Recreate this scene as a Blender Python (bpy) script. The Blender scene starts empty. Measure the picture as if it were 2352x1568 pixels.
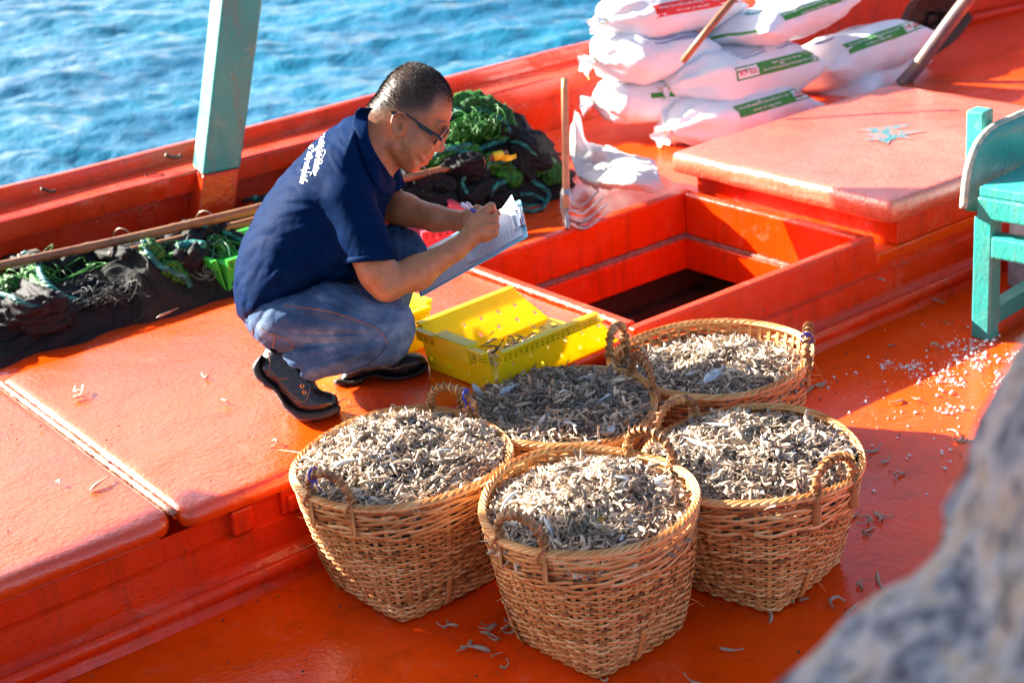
import bpy, bmesh, math, random
import numpy as np
from mathutils import Vector, Matrix, Quaternion
from mathutils.bvhtree import BVHTree

R = math.radians
rnd = random.Random(7)
rng = np.random.default_rng(7)
scene = bpy.context.scene
COL = scene.collection

# ------------------------------------------------------------------ camera
# world: +x runs forward along the boat, +y to its far side, z = 0 is the raised deck
FPX, CX, CY = 3570.0, 1176.0, 784.0
def nrm(v):
    v = np.array(v, float); return v / np.linalg.norm(v)
_A = nrm([5224, 1939, -FPX]); _B = nrm([-2876, 1174, -FPX]); _B = nrm(_B - _A * (_A @ _B)); _U = np.cross(_A, _B)
CR = np.array([_A, _B, _U])
CAM = np.array([0, 0, 1.48])
def ray(u, v): return CR @ np.array([u - CX, -(v - CY), -FPX]) / FPX
def P(u, v, z=0.0):
    d = ray(u, v); return CAM + d * ((z - CAM[2]) / d[2])
def Dp(u, v, depth): return CAM + ray(u, v) * depth

cam_d = bpy.data.cameras.new('camera'); cam = bpy.data.objects.new('camera', cam_d); COL.objects.link(cam)
cam.matrix_world = Matrix([list(CR[i]) + [CAM[i]] for i in range(3)] + [[0, 0, 0, 1]])
cam_d.sensor_width = 36.0; cam_d.lens = FPX / 2352 * 36.0
cam_d.clip_start = 0.05; cam_d.clip_end = 2000
cam_d.dof.use_dof = True; cam_d.dof.focus_distance = 3.35; cam_d.dof.aperture_fstop = 4.5
scene.camera = cam

# ------------------------------------------------------------------ light
SUNV = Vector((-0.5, 1.0, 0.60)).normalized()
ELEV = math.asin(SUNV.z)
world = bpy.data.worlds.new('World'); scene.world = world; world.use_nodes = True
wn = world.node_tree.nodes; wl = world.node_tree.links
sky = wn.new('ShaderNodeTexSky'); sky.sky_type = 'NISHITA'; sky.sun_disc = False
sky.sun_elevation = ELEV; sky.sun_rotation = math.atan2(SUNV.x, SUNV.y); sky.dust_density = 2.5; sky.air_density = 0.9
wl.new(sky.outputs[0], wn['Background'].inputs[0]); wn['Background'].inputs[1].default_value = 0.055
sd = bpy.data.lights.new('sun', 'SUN'); sd.energy = 5.0; sd.angle = R(0.5); sd.color = (1.0, 0.93, 0.82)
sun = bpy.data.objects.new('sun', sd); COL.objects.link(sun)
sun.rotation_euler = SUNV.to_track_quat('Z', 'Y').to_euler()
sun.location = (-3, 8, 6)
scene.view_settings.view_transform = 'Standard'; scene.view_settings.look = 'None'
scene.view_settings.exposure = 2.55; scene.view_settings.gamma = 1.0
scene.cycles.max_bounces = 6; scene.cycles.use_denoising = True

# ------------------------------------------------------------------ materials
def nodes_of(name):
    m = bpy.data.materials.new(name); m.use_nodes = True
    nt = m.node_tree; return m, nt, nt.nodes, nt.links, nt.nodes['Principled BSDF']
def ramp(nt, fac, stops, interp='LINEAR'):
    r = nt.nodes.new('ShaderNodeValToRGB'); r.color_ramp.interpolation = interp
    els = r.color_ramp.elements
    while len(els) < len(stops): els.new(0.5)
    for e, (p, c) in zip(els, stops):
        e.position = p; e.color = (c[0], c[1], c[2], 1) if hasattr(c, '__len__') else (c, c, c, 1)
    nt.links.new(fac, r.inputs[0]); return r.outputs[0]
def noise(nt, scale, detail=4, rough=0.55, vec=None, dist=0.0, out='Fac'):
    n = nt.nodes.new('ShaderNodeTexNoise'); n.inputs['Scale'].default_value = scale
    n.inputs['Detail'].default_value = detail; n.inputs['Roughness'].default_value = rough
    n.inputs['Distortion'].default_value = dist
    if vec is not None: nt.links.new(vec, n.inputs['Vector'])
    return n.outputs[out]
def coords(nt, kind='Object', scale=None, rot=None):
    t = nt.nodes.new('ShaderNodeTexCoord').outputs[kind]
    if kind == 'World':
        t = nt.nodes.new('ShaderNodeNewGeometry').outputs['Position']
    if scale is None and rot is None: return t
    mp = nt.nodes.new('ShaderNodeMapping')
    if scale: mp.inputs['Scale'].default_value = scale
    if rot: mp.inputs['Rotation'].default_value = rot
    nt.links.new(t, mp.inputs['Vector']); return mp.outputs[0]
def mix(nt, fac, a, b, mode='MIX'):
    n = nt.nodes.new('ShaderNodeMix'); n.data_type = 'RGBA'; n.blend_type = mode
    for i, x in ((0, fac), (6, a), (7, b)):
        if isinstance(x, (int, float)): n.inputs[i].default_value = x
        elif isinstance(x, tuple): n.inputs[i].default_value = (*x[:3], 1)
        else: nt.links.new(x, n.inputs[i])
    return n.outputs[2]
def math_(nt, op, a, b=0.0):
    n = nt.nodes.new('ShaderNodeMath'); n.operation = op
    for i, x in ((0, a), (1, b)):
        if isinstance(x, (int, float)): n.inputs[i].default_value = x
        else: nt.links.new(x, n.inputs[i])
    return n.outputs[0]
def bump(nt, b, height, strength=0.3, dist=0.002, prev=None):
    n = nt.nodes.new('ShaderNodeBump'); n.inputs['Strength'].default_value = strength; n.inputs['Distance'].default_value = dist
    nt.links.new(height, n.inputs['Height'])
    if prev is not None: nt.links.new(prev, n.inputs['Normal'])
    nt.links.new(n.outputs[0], b.inputs['Normal']); return n.outputs[0]

def geo_pos(nt): return nt.nodes.new('ShaderNodeNewGeometry').outputs['Position']

def boat_paint(name, base, dark, rough=(0.12, 0.4), wear=0.5, pebble=0.6, coat=0.5, seed=0.0, coat_ior=1.5, spec=0.5):
    m, nt, N, L, b = nodes_of(name)
    pos = geo_pos(nt)
    mp = N.new('ShaderNodeMapping'); mp.inputs['Location'].default_value = (seed, seed * 1.7, 0); L.new(pos, mp.inputs['Vector']); pos = mp.outputs[0]
    n1 = noise(nt, 2.2, 5, 0.6, pos); n2 = noise(nt, 26, 6, 0.65, pos); n3 = noise(nt, 130, 3, 0.6, pos)
    c = mix(nt, ramp(nt, n1, [(0.35, 0.0), (0.7, 1.0)]), base, dark)
    # dark specks and scuffs, where the paint has chipped
    sp = ramp(nt, n2, [(0.64 + 0.06 * (1 - wear), 0.0), (0.70 + 0.06 * (1 - wear), 1.0)])
    c = mix(nt, math_(nt, 'MULTIPLY', sp, 0.55), c, (0.12, 0.03, 0.015))
    vs = N.new('ShaderNodeTexVoronoi'); vs.inputs['Scale'].default_value = 38; L.new(pos, vs.inputs['Vector'])
    spot = ramp(nt, vs.outputs['Distance'], [(0.045, 1.0), (0.075, 0.0)])
    c = mix(nt, math_(nt, 'MULTIPLY', spot, 0.7), c, (0.10, 0.05, 0.03))
    # grime that has run down the faces, and scuffed pale patches where the film has dried
    m2 = N.new('ShaderNodeMapping'); m2.inputs['Scale'].default_value = (16, 16, 2.5); L.new(geo_pos(nt), m2.inputs['Vector'])
    gr = ramp(nt, noise(nt, 1.0, 6, 0.7, m2.outputs[0]), [(0.52, 0.0), (0.68, 1.0)])
    c = mix(nt, math_(nt, 'MULTIPLY', gr, 0.55 * wear), c, (0.22, 0.030, 0.008))
    sc = ramp(nt, noise(nt, 7.5, 8, 0.72, pos, 0.8), [(0.58, 0.0), (0.66, 1.0)])
    c = mix(nt, math_(nt, 'MULTIPLY', sc, 0.22 * wear), c, (0.75, 0.30, 0.20) if base[0] > base[1] else (0.55, 0.42, 0.28))
    L.new(c, b.inputs['Base Color'])
    rg = ramp(nt, noise(nt, 4.5, 7, 0.66, pos, 0.5), [(0.44, rough[0]), (0.56, rough[1])])
    L.new(rg, b.inputs['Roughness'])
    b.inputs['Coat Weight'].default_value = coat; 
    b.inputs['Specular IOR Level'].default_value = spec; b.inputs['Coat IOR'].default_value = coat_ior; b.inputs['Coat Roughness'].default_value = 0.14
    p = bump(nt, b, noise(nt, 70, 4, 0.6, pos), pebble, 0.0035)
    p = bump(nt, b, noise(nt, 9, 3, 0.5, pos), pebble * 0.6, 0.01, p)
    bump(nt, b, vs.outputs['Distance'], 0.15, 0.002, p)
    L.new(p, b.inputs['Coat Normal'])
    return m

def simple(name, base, rough=0.6, var=0.2, scale=30, bstr=0.2, bdist=0.002, metallic=0.0, coat=0.0, detail=5, sheen=0.0, kind='World', alt=None):
    m, nt, N, L, b = nodes_of(name)
    pos = geo_pos(nt) if kind == 'World' else coords(nt, kind)
    n1 = noise(nt, scale, detail, 0.6, pos)
    d = alt if alt else tuple(x * (1 - var) for x in base)
    L.new(mix(nt, ramp(nt, n1, [(0.35, 0.0), (0.65, 1.0)]), base, d), b.inputs['Base Color'])
    b.inputs['Roughness'].default_value = rough; b.inputs['Metallic'].default_value = metallic
    b.inputs['Coat Weight'].default_value = coat; b.inputs['Sheen Weight'].default_value = sheen
    if bstr: bump(nt, b, noise(nt, scale * 4, 4, 0.6, pos), bstr, bdist)
    return m

def vcol(name, rough=0.5, stops=None, attr='tone', bscale=120, bstr=0.3, bdist=0.001, coat=0.0, spec=0.5, mul=None, bvec=None, sub=0.0):
    m, nt, N, L, b = nodes_of(name)
    a = N.new('ShaderNodeAttribute'); a.attribute_name = attr
    pos = geo_pos(nt)
    f = math_(nt, 'ADD', a.outputs['Fac'], math_(nt, 'MULTIPLY', math_(nt, 'SUBTRACT', noise(nt, bscale * 0.7, 4, 0.6, pos), 0.5), 0.25))
    c = ramp(nt, f, stops)
    L.new(c, b.inputs['Base Color']); b.inputs['Roughness'].default_value = rough
    b.inputs['Coat Weight'].default_value = coat; b.inputs['Specular IOR Level'].default_value = spec
    b.inputs['Coat Roughness'].default_value = 0.25
    if sub:
        b.inputs['Subsurface Weight'].default_value = sub; b.inputs['Subsurface Scale'].default_value = 0.01
    bump(nt, b, noise(nt, bscale, 4, 0.6, pos), bstr, bdist)
    return m

# ------------------------------------------------------------------ numpy noise
_perm = np.random.default_rng(3).permutation(256); _perm = np.concatenate([_perm, _perm])
_grad = np.random.default_rng(4).normal(size=(256, 3)); _grad /= np.linalg.norm(_grad, axis=1)[:, None]
def pnoise(x, y, z=0.0):
    x, y, z = np.broadcast_arrays(np.asarray(x, float), np.asarray(y, float), np.asarray(z, float))
    xi, yi, zi = np.floor(x).astype(int), np.floor(y).astype(int), np.floor(z).astype(int)
    xf, yf, zf = x - xi, y - yi, z - zi
    f = lambda t: t * t * t * (t * (t * 6 - 15) + 10)
    u, v, w = f(xf), f(yf), f(zf); out = np.zeros(x.shape)
    for dx in (0, 1):
        for dy in (0, 1):
            for dz in (0, 1):
                h = _perm[(_perm[(_perm[(xi + dx) & 255] + yi + dy) & 255] + zi + dz) & 255]
                g = _grad[h]
                out += (u if dx else 1 - u) * (v if dy else 1 - v) * (w if dz else 1 - w) * (g[..., 0] * (xf - dx) + g[..., 1] * (yf - dy) + g[..., 2] * (zf - dz))
    return out * 1.6
def fbm(x, y, z=0.0, o=4, g=0.5):
    s = 0; a = 1.0; k = 1.0
    for i in range(o): s = s + a * pnoise(np.asarray(x) * k + i * 7.3, np.asarray(y) * k, np.asarray(z) * k); a *= g; k *= 2.03
    return s
def ridged(x, y, z=0.0, o=3):
    s = 0; a = 1.0; k = 1.0
    for i in range(o): s = s + a * (1 - 2 * np.abs(pnoise(np.asarray(x) * k + i * 5.1, np.asarray(y) * k, np.asarray(z) * k))); a *= 0.5; k *= 2.1
    return s

# ------------------------------------------------------------------ objects
def tag(o, label=None, cat=None, group=None, kind=None):
    if label: o['label'] = label
    if cat: o['category'] = cat
    if group: o['group'] = group
    if kind: o['kind'] = kind
    return o
def empty(name, loc=(0, 0, 0), rz=0.0, label=None, cat=None, group=None):
    o = bpy.data.objects.new(name, None); COL.objects.link(o); o.location = tuple(loc); o.rotation_euler = (0, 0, rz)
    return tag(o, label, cat, group)
def obj(name, verts, faces, mat=None, parent=None, smooth=True, tone=None, world=True):
    """one mesh object; world=True: verts are world coordinates even under a moved parent"""
    me = bpy.data.meshes.new(name)
    verts = np.asarray(verts, float)
    inv = None
    if parent is not None and world:
        par = parent; M = Matrix.Identity(4)
        chain = []
        while par is not None: chain.append(par); par = par.parent
        for p_ in reversed(chain): M = M @ Matrix.LocRotScale(p_.location, p_.rotation_euler, p_.scale)
        inv = np.array(M.inverted())
        verts = verts @ inv[:3, :3].T + inv[:3, 3]
    if isinstance(faces, np.ndarray):
        nv, nf, k = len(verts), len(faces), faces.shape[1]
        me.vertices.add(nv); me.vertices.foreach_set('co', verts.astype(np.float32).ravel())
        me.loops.add(nf * k); me.loops.foreach_set('vertex_index', faces.astype(np.int32).ravel())
        me.polygons.add(nf); me.polygons.foreach_set('loop_start', np.arange(0, nf * k, k, dtype=np.int32))
        me.polygons.foreach_set('loop_total', np.full(nf, k, dtype=np.int32))
        me.update(calc_edges=True); me.validate()
    else:
        me.from_pydata([tuple(v) for v in verts], [], [tuple(f) for f in faces]); me.update()
    if smooth: me.polygons.foreach_set('use_smooth', np.ones(len(me.polygons), bool))
    if smooth == 'angle': me.set_sharp_from_angle(angle=R(32))
    if tone is not None:
        at = me.attributes.new('tone', 'FLOAT', 'POINT'); at.data.foreach_set('value', np.asarray(tone, np.float32))
    o = bpy.data.objects.new(name, me); COL.objects.link(o)
    if mat is not None: me.materials.append(mat)
    if parent is not None: o.parent = parent
    return o
def bevel(o, w=0.004, seg=2):
    md = o.modifiers.new('bevel', 'BEVEL'); md.width = w; md.segments = seg; md.limit_method = 'ANGLE'; md.angle_limit = R(40)
    md.harden_normals = False
    return o

class MB:
    def __init__(s): s.v = []; s.f = []; s.n = 0; s.t = []
    def add(s, V, F, tone=0.5):
        V = [tuple(map(float, p)) for p in V]
        s.v += V; s.f += [tuple(int(i) + s.n for i in f) for f in F]; s.n += len(V); s.t += [tone] * len(V)
    def box(s, x0, x1, y0, y1, z0, z1):
        V = [(x, y, z) for z in (z0, z1) for y in (y0, y1) for x in (x0, x1)]
        s.add(V, [(0, 2, 3, 1), (4, 5, 7, 6), (0, 1, 5, 4), (2, 6, 7, 3), (0, 4, 6, 2), (1, 3, 7, 5)])
    def hexa(s, V):  # 8 corners: bottom 4 ccw, top 4 ccw
        s.add(V, [(3, 2, 1, 0), (4, 5, 6, 7), (0, 1, 5, 4), (1, 2, 6, 5), (2, 3, 7, 6), (3, 0, 4, 7)])
    def bar(s, a, b, w, h, up=(0, 0, 1)):
        a, b = Vector(a), Vector(b); d = (b - a).normalized(); up = Vector(up)
        sx = d.cross(up).normalized(); sz = sx.cross(d).normalized()
        V = []
        for p in (a, b):
            for i, j in ((-1, -1), (1, -1), (1, 1), (-1, 1)): V.append(p + sx * i * w / 2 + sz * j * h / 2)
        s.add(V, [(0, 1, 2, 3), (7, 6, 5, 4), (0, 4, 5, 1), (1, 5, 6, 2), (2, 6, 7, 3), (3, 7, 4, 0)])
    def tube(s, path, r, n=8, close=False, cap=True, flat=1.0, tone=0.5, up0=None):
        V, F = tube(path, r, n, close, cap, flat, up0); s.add(V, F, tone)
    def prism(s, poly, off):  # poly: list of 3-D points, off: vector
        n = len(poly); off = np.array(off, float)
        V = [tuple(p) for p in poly] + [tuple(np.array(p) + off) for p in poly]
        F = [tuple(range(n))[::-1], tuple(range(n, 2 * n))] + [(i, (i + 1) % n, n + (i + 1) % n, n + i) for i in range(n)]
        s.add(V, F)
    def build(s, name, mat, parent=None, smooth=False, tone=False):
        return obj(name, np.array(s.v), s.f, mat, parent, smooth, s.t if tone else None)

def tube(path, r, n=8, close=False, cap=True, flat=1.0, up0=None):
    pts = np.array(path, float); m = len(pts)
    rr = np.full(m, r) if np.isscalar(r) else np.asarray(r, float)
    if close: tg = np.roll(pts, -1, 0) - np.roll(pts, 1, 0)
    else: tg = np.gradient(pts, axis=0)
    tg /= np.maximum(np.linalg.norm(tg, axis=1)[:, None], 1e-9)
    up = np.array(up0 if up0 is not None else (0, 0, 1.0)); up = up / np.linalg.norm(up)
    if abs(tg[0] @ up) > 0.95: up = np.array([1.0, 0, 0])
    N = []; cur = up - tg[0] * (up @ tg[0]); cur /= np.linalg.norm(cur)
    for t in tg:
        cur = cur - t * (cur @ t); cur /= max(np.linalg.norm(cur), 1e-9); N.append(cur.copy())
    N = np.array(N); Bn = np.cross(tg, N)
    th = np.arange(n) * 2 * math.pi / n
    V = pts[:, None, :] + rr[:, None, None] * (np.cos(th)[None, :, None] * N[:, None, :] + flat * np.sin(th)[None, :, None] * Bn[:, None, :])
    V = V.reshape(-1, 3); F = []
    for i in range(m if close else m - 1):
        j = (i + 1) % m
        for k in range(n): F.append((i * n + k, i * n + (k + 1) % n, j * n + (k + 1) % n, j * n + k))
    if cap and not close: F += [tuple(range(n))[::-1], tuple((m - 1) * n + k for k in range(n))]
    return V, F
def catmull(pts, k=8, close=False):
    p = np.array(pts, float); n = len(p); out = []
    rngi = range(n) if close else range(n - 1)
    for i in rngi:
        if close: a, b, c, d = p[(i - 1) % n], p[i], p[(i + 1) % n], p[(i + 2) % n]
        else: a, b, c, d = p[max(i - 1, 0)], p[i], p[i + 1], p[min(i + 2, n - 1)]
        for t in np.arange(k) / k:
            out.append(0.5 * ((2 * b) + (-a + c) * t + (2 * a - 5 * b + 4 * c - d) * t * t + (-a + 3 * b - 3 * c + d) * t ** 3))
    if not close: out.append(p[-1])
    return np.array(out)
def grid_faces(nu, nv, wrap=False):
    i, j = np.meshgrid(np.arange(nu - 1), np.arange(nv if wrap else nv - 1), indexing='ij')
    a = i * nv + j; b = i * nv + (j + 1) % nv; c = (i + 1) * nv + (j + 1) % nv; d = (i + 1) * nv + j
    return np.stack([a, d, c, b], -1).reshape(-1, 4)

# ------------------------------------------------------------------ implicit surfaces (bodies, cloth, hands)
def cap(U, V, W, a, b):
    """tapered capsule, a/b = (u,v,w,r)"""
    a = np.array(a, float); b = np.array(b, float); d = b[:3] - a[:3]; dd = d @ d
    pu, pv, pw = U - a[0], V - a[1], W - a[2]
    t = np.clip((pu * d[0] + pv * d[1] + pw * d[2]) / max(dd, 1e-9), 0, 1)
    return np.sqrt((pu - t * d[0]) ** 2 + (pv - t * d[1]) ** 2 + (pw - t * d[2]) ** 2) - (a[3] + t * (b[3] - a[3]))
def ell(U, V, W, c, r, rot=0.0):
    """ellipsoid, rot degrees in the uv plane"""
    x, y, z = U - c[0], V - c[1], W - c[2]
    if rot:
        co, si = math.cos(R(rot)), math.sin(R(rot)); x, y = x * co + y * si, -x * si + y * co
    k = np.sqrt((x / r[0]) ** 2 + (y / r[1]) ** 2 + (z / r[2]) ** 2)
    return (k - 1) * min(r)
def smin(a, b, k):
    h = np.clip(0.5 + 0.5 * (b - a) / k, 0, 1); return b + (a - b) * h - k * h * (1 - h)
def smax(a, b, k): return -smin(-a, -b, k)
def poly2(U, V, poly):
    """signed distance to a 2-D polygon, negative inside; U,V 2-D arrays or flat"""
    p = np.array(poly, float); d = np.full(U.shape, 1e9); ins = np.zeros(U.shape, bool)
    for i in range(len(p)):
        a, b = p[i], p[(i + 1) % len(p)]; e = b - a
        wu, wv = U - a[0], V - a[1]
        t = np.clip((wu * e[0] + wv * e[1]) / max(e @ e, 1e-9), 0, 1)
        d = np.minimum(d, (wu - e[0] * t) ** 2 + (wv - e[1] * t) ** 2)
        c1 = (a[1] > V) != (b[1] > V)
        with np.errstate(divide='ignore', invalid='ignore'):
            xx = a[0] + (V - a[1]) / (b[1] - a[1] if b[1] != a[1] else 1e-9) * e[0]
        ins ^= c1 & (U < xx)
    return np.where(ins, -1, 1) * np.sqrt(d)
def inflate(U, V, W, poly, Wd, Rr, w0=0.0, su=0.0, sv=0.0, smooth=6, p=2.0):
    """solid whose outline in the uv plane is poly; half-depth Wd reached Rr inside the outline"""
    pl = catmull(poly, smooth, True) if smooth else np.array(poly)
    w = W - w0; Uq, Vq = U - su * w, V - sv * w
    if su == 0 and sv == 0 and U.ndim == 3:
        d2 = poly2(U[:, :, 0], V[:, :, 0], pl)[:, :, None]
    else:
        # sample the 2-D field once and look it up
        g = 2.0; u0, v0 = Uq.min() - 4, Vq.min() - 4
        uu = np.arange(u0, Uq.max() + 6, g); vv = np.arange(v0, Vq.max() + 6, g)
        T = poly2(*np.meshgrid(uu, vv, indexing='ij'), pl)
        fu = (Uq - u0) / g; fv = (Vq - v0) / g; iu = fu.astype(int); iv = fv.astype(int); fu -= iu; fv -= iv
        d2 = (T[iu, iv] * (1 - fu) + T[iu + 1, iv] * fu) * (1 - fv) + (T[iu, iv + 1] * (1 - fu) + T[iu + 1, iv + 1] * fu) * fv
    a = np.maximum(1 + d2 / Rr, 0)
    k = (a ** p + np.abs(w / Wd) ** p) ** (1 / p)
    return (k - 1) * min(Rr, Wd)
def surface_nets(F, origin, step):
    s = F < 0; nx, ny, nz = F.shape
    cnt = np.zeros((nx - 1, ny - 1, nz - 1)); acc = np.zeros((nx - 1, ny - 1, nz - 1, 3))
    base = np.stack(np.meshgrid(np.arange(nx - 1), np.arange(ny - 1), np.arange(nz - 1), indexing='ij'), -1).astype(float) if False else None
    corner = s[:-1, :-1, :-1].astype(np.int8)
    tot = np.zeros((nx - 1, ny - 1, nz - 1), np.int8)
    for dx in (0, 1):
        for dy in (0, 1):
            for dz in (0, 1): tot += s[dx:nx - 1 + dx, dy:ny - 1 + dy, dz:nz - 1 + dz]
    act = (tot > 0) & (tot < 8); I, J, K = np.nonzero(act)
    idx = -np.ones(act.shape, np.int64); idx[act] = np.arange(len(I))
    acc = np.zeros((len(I), 3)); cnt = np.zeros(len(I))
    cs = [(dx, dy, dz) for dx in (0, 1) for dy in (0, 1) for dz in (0, 1)]
    for a in cs:
        for ax in range(3):
            if a[ax]: continue
            b = list(a); b[ax] = 1
            fa = F[I + a[0], J + a[1], K + a[2]]; fb = F[I + b[0], J + b[1], K + b[2]]
            m = (fa < 0) != (fb < 0); t = np.where(m, fa / np.where(m, fa - fb, 1), 0)
            q = np.zeros((len(I), 3)); q[:] = a; q[:, ax] += t
            acc[m] += q[m]; cnt += m
    V = acc / cnt[:, None] + np.stack([I, J, K], 1)
    Fs = []
    for ax in range(3):
        sl = [slice(0, -1) if i == ax else slice(1, -1) for i in range(3)]
        s0 = s[tuple(sl)]; sl1 = list(sl); sl1[ax] = slice(1, None); s1 = s[tuple(sl1)]
        m = s0 != s1; e = np.stack(np.nonzero(m), 1)
        for i in range(3):
            if i != ax: e[:, i] += 1
        o1, o2 = (ax + 1) % 3, (ax + 2) % 3
        def g(d1, d2):
            q = e.copy(); q[:, o1] -= d1; q[:, o2] -= d2; return idx[q[:, 0], q[:, 1], q[:, 2]]
        quad = np.stack([g(1, 1), g(0, 1), g(0, 0), g(1, 0)], 1)
        flip = ~s0[m]; quad[flip] = quad[flip][:, ::-1]; Fs.append(quad)
    Q = np.concatenate(Fs); Q = Q[(Q >= 0).all(1)]
    return V * step + np.array(origin), Q
PXM = 978.0; BASE = 3.68
def warp(V):
    """man space (u px, v px, w px away) -> world"""
    V = np.asarray(V, float); d = BASE + V[:, 2] / PXM
    r = np.stack([V[:, 0] - CX, -(V[:, 1] - CY), np.full(len(V), -FPX)], 1) / FPX
    return CAM + (r @ CR.T) * d[:, None]
def wp(u, v, w): return warp([(u, v, w)])[0]
def sdf_mesh(f, b, step):
    us = np.arange(b[0], b[1] + step, step); vs = np.arange(b[2], b[3] + step, step); ws = np.arange(b[4], b[5] + step, step)
    U, V, W = np.meshgrid(us, vs, ws, indexing='ij')
    F = f(U, V, W)
    F[0] = F[-1] = 1; F[:, 0] = F[:, -1] = 1; F[:, :, 0] = F[:, :, -1] = 1
    return surface_nets(F, (b[0], b[2], b[4]), step)
def bvh_of(V, F): return BVHTree.FromPolygons([Vector(v) for v in V], [tuple(int(i) for i in f) for f in F])

# flat artwork laid on a surface: text or polygons in a 2-D frame, dropped along a direction on to the surface below
def text_mesh(s, size=1.0, shear=0.0, bold=0.0, space=1.0, align='CENTER'):
    cu = bpy.data.curves.new('text', 'FONT'); cu.body = s; cu.size = size; cu.shear = shear; cu.offset = bold
    cu.align_x = align; cu.align_y = 'CENTER'; cu.space_character = space; cu.resolution_u = 3
    o = bpy.data.objects.new('text', cu); COL.objects.link(o)
    dg = bpy.context.evaluated_depsgraph_get(); me = bpy.data.meshes.new_from_object(o.evaluated_get(dg))
    V = np.array([v.co[:] for v in me.vertices]).reshape(-1, 3); F = [tuple(p.vertices) for p in me.polygons]
    bpy.data.objects.remove(o); bpy.data.curves.remove(cu); bpy.data.meshes.remove(me)
    return V, F
def lay(V2, F, origin, ax, ay, down, bvh, off=0.0015, reach=0.6, maxhit=9):
    """drop 2-D artwork on a surface; faces whose corners miss are left out"""
    origin, ax, ay = np.array(origin, float), np.array(ax, float), np.array(ay, float)
    dn = Vector(nrm(down)); out = []; ok = []
    for p in V2:
        q = Vector(origin + ax * p[0] + ay * p[1]) - dn * reach * 0.5
        h = bvh.ray_cast(q, dn, reach)
        if h[0] is None: out.append(tuple(q)); ok.append(False)
        else:
            n = h[1]
            if n.dot(dn) > 0: n = -n
            out.append(tuple(h[0] + n * off)); ok.append(True)
    return np.array(out), [f for f in F if all(ok[i] for i in f)]
def rect_grid(w, h, nx=24, ny=4, x0=0, y0=0):
    xs = np.linspace(-w / 2, w / 2, nx) + x0; ys = np.linspace(-h / 2, h / 2, ny) + y0
    X, Y = np.meshgrid(xs, ys, indexing='ij'); V = np.stack([X.ravel(), Y.ravel(), 0 * X.ravel()], 1)
    return V, [tuple(f) for f in grid_faces(nx, ny)]

# ================================================================== materials used by the scene
RED = (0.84, 0.070, 0.0003); RED2 = (0.80, 0.050, 0.0003)
M = {}
M['deck'] = boat_paint('deck paint', RED, RED2, (0.06, 0.24), 0.5, 0.35, 0.0, spec=0.35)
M['lid'] = boat_paint('hatch lid paint', (0.82, 0.064, 0.002), (0.78, 0.050, 0.002), (0.12, 0.30), 0.45, 0.7, 0.55, 3.1, coat_ior=1.7)
M['lid_pale'] = boat_paint('pale lid paint with sky sheen', (0.82, 0.150, 0.085), (0.80, 0.085, 0.030), (0.15, 0.34), 0.5, 0.9, 1.0, 7.7, coat_ior=1.8)  # paler pink base paints the bright sky reflection into the lid colour
M['bulwark'] = boat_paint('bulwark paint', (0.78, 0.038, 0.001), (0.66, 0.024, 0.001), (0.18, 0.45), 0.8, 0.5, 0.25, 6.0, coat_ior=1.6)
M['coaming'] = boat_paint('coaming paint', (0.80, 0.040, 0.001), (0.68, 0.024, 0.001), (0.16, 0.45), 0.8, 0.45, 0.05, 9.0, spec=0.35)
M['side'] = boat_paint('side deck paint', RED, RED2, (0.08, 0.26), 0.5, 0.5, 0.8, 4.0, coat_ior=1.6)
M['teal'] = boat_paint('teal paint', (0.03, 0.34, 0.29), (0.025, 0.24, 0.22), (0.3, 0.55), 0.6, 0.6, 0.15, 2.0)
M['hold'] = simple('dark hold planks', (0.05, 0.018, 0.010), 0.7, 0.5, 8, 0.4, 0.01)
M['crust'] = simple('crusty worn edge', (0.42, 0.16, 0.11), 0.85, 0.5, 60, 0.9, 0.006)
M['worn_edge'] = simple('worn pale edge', (0.62, 0.30, 0.20), 0.45, 0.5, 60, 0.7, 0.004, alt=(0.22, 0.06, 0.03))

# ------------------------------------------------------------------ sea
def make_sea():
    m, nt, N, L, b = nodes_of('sea water')
    pos = geo_pos(nt)
    n1 = noise(nt, 0.5, 4, 0.6, pos)
    L.new(mix(nt, ramp(nt, n1, [(0.35, 0), (0.65, 1)]), (0.002, 0.075, 0.15), (0.002, 0.12, 0.20)), b.inputs['Base Color'])
    b.inputs['Roughness'].default_value = 0.05; b.inputs['IOR'].default_value = 1.4
    b.inputs['Specular IOR Level'].default_value = 0.6
    p = bump(nt, b, noise(nt, 3.2, 4, 0.55, pos, 0.6), 0.45, 0.10)
    bump(nt, b, noise(nt, 11.0, 4, 0.6, pos, 0.4), 0.5, 0.03, p)
    # wave directions run across the view: crests lie roughly along the picture's width
    def wave(X, Y):
        a = 0.825 * X - 0.565 * Y; c = 0.565 * X + 0.825 * Y
        h = 0.10 * fbm(a * 0.42, c * 1.1, 0.3, 5, 0.6) + 0.030 * ridged(a * 1.2 + 3, c * 2.8, 1.7, 2)
        return h
    rr = np.concatenate([np.linspace(4.2, 45, 480), np.geomspace(46, 1200, 40)])
    th = np.linspace(R(-20), R(62), 420)     # angle clockwise from +y
    RR, TT = np.meshgrid(rr, th, indexing='ij')
    X = RR * np.sin(TT); Y = RR * np.cos(TT)
    Z = -1.35 + wave(X, Y) * np.clip(1.4 - RR / 60, 0, 1)
    V = np.stack([X.ravel(), Y.ravel(), Z.ravel()], 1)
    o = obj('sea', V, grid_faces(*RR.shape)[:, ::-1], m)
    tag(o, kind='structure')
    # the rest of the water, out to the horizon on every side
    V = [(-1500, -1500, -1.75), (1500, -1500, -1.75), (1500, 1500, -1.75), (-1500, 1500, -1.75)]
    o = obj('water', V, [(0, 1, 2, 3)], m); tag(o, kind='structure')
make_sea()

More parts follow.
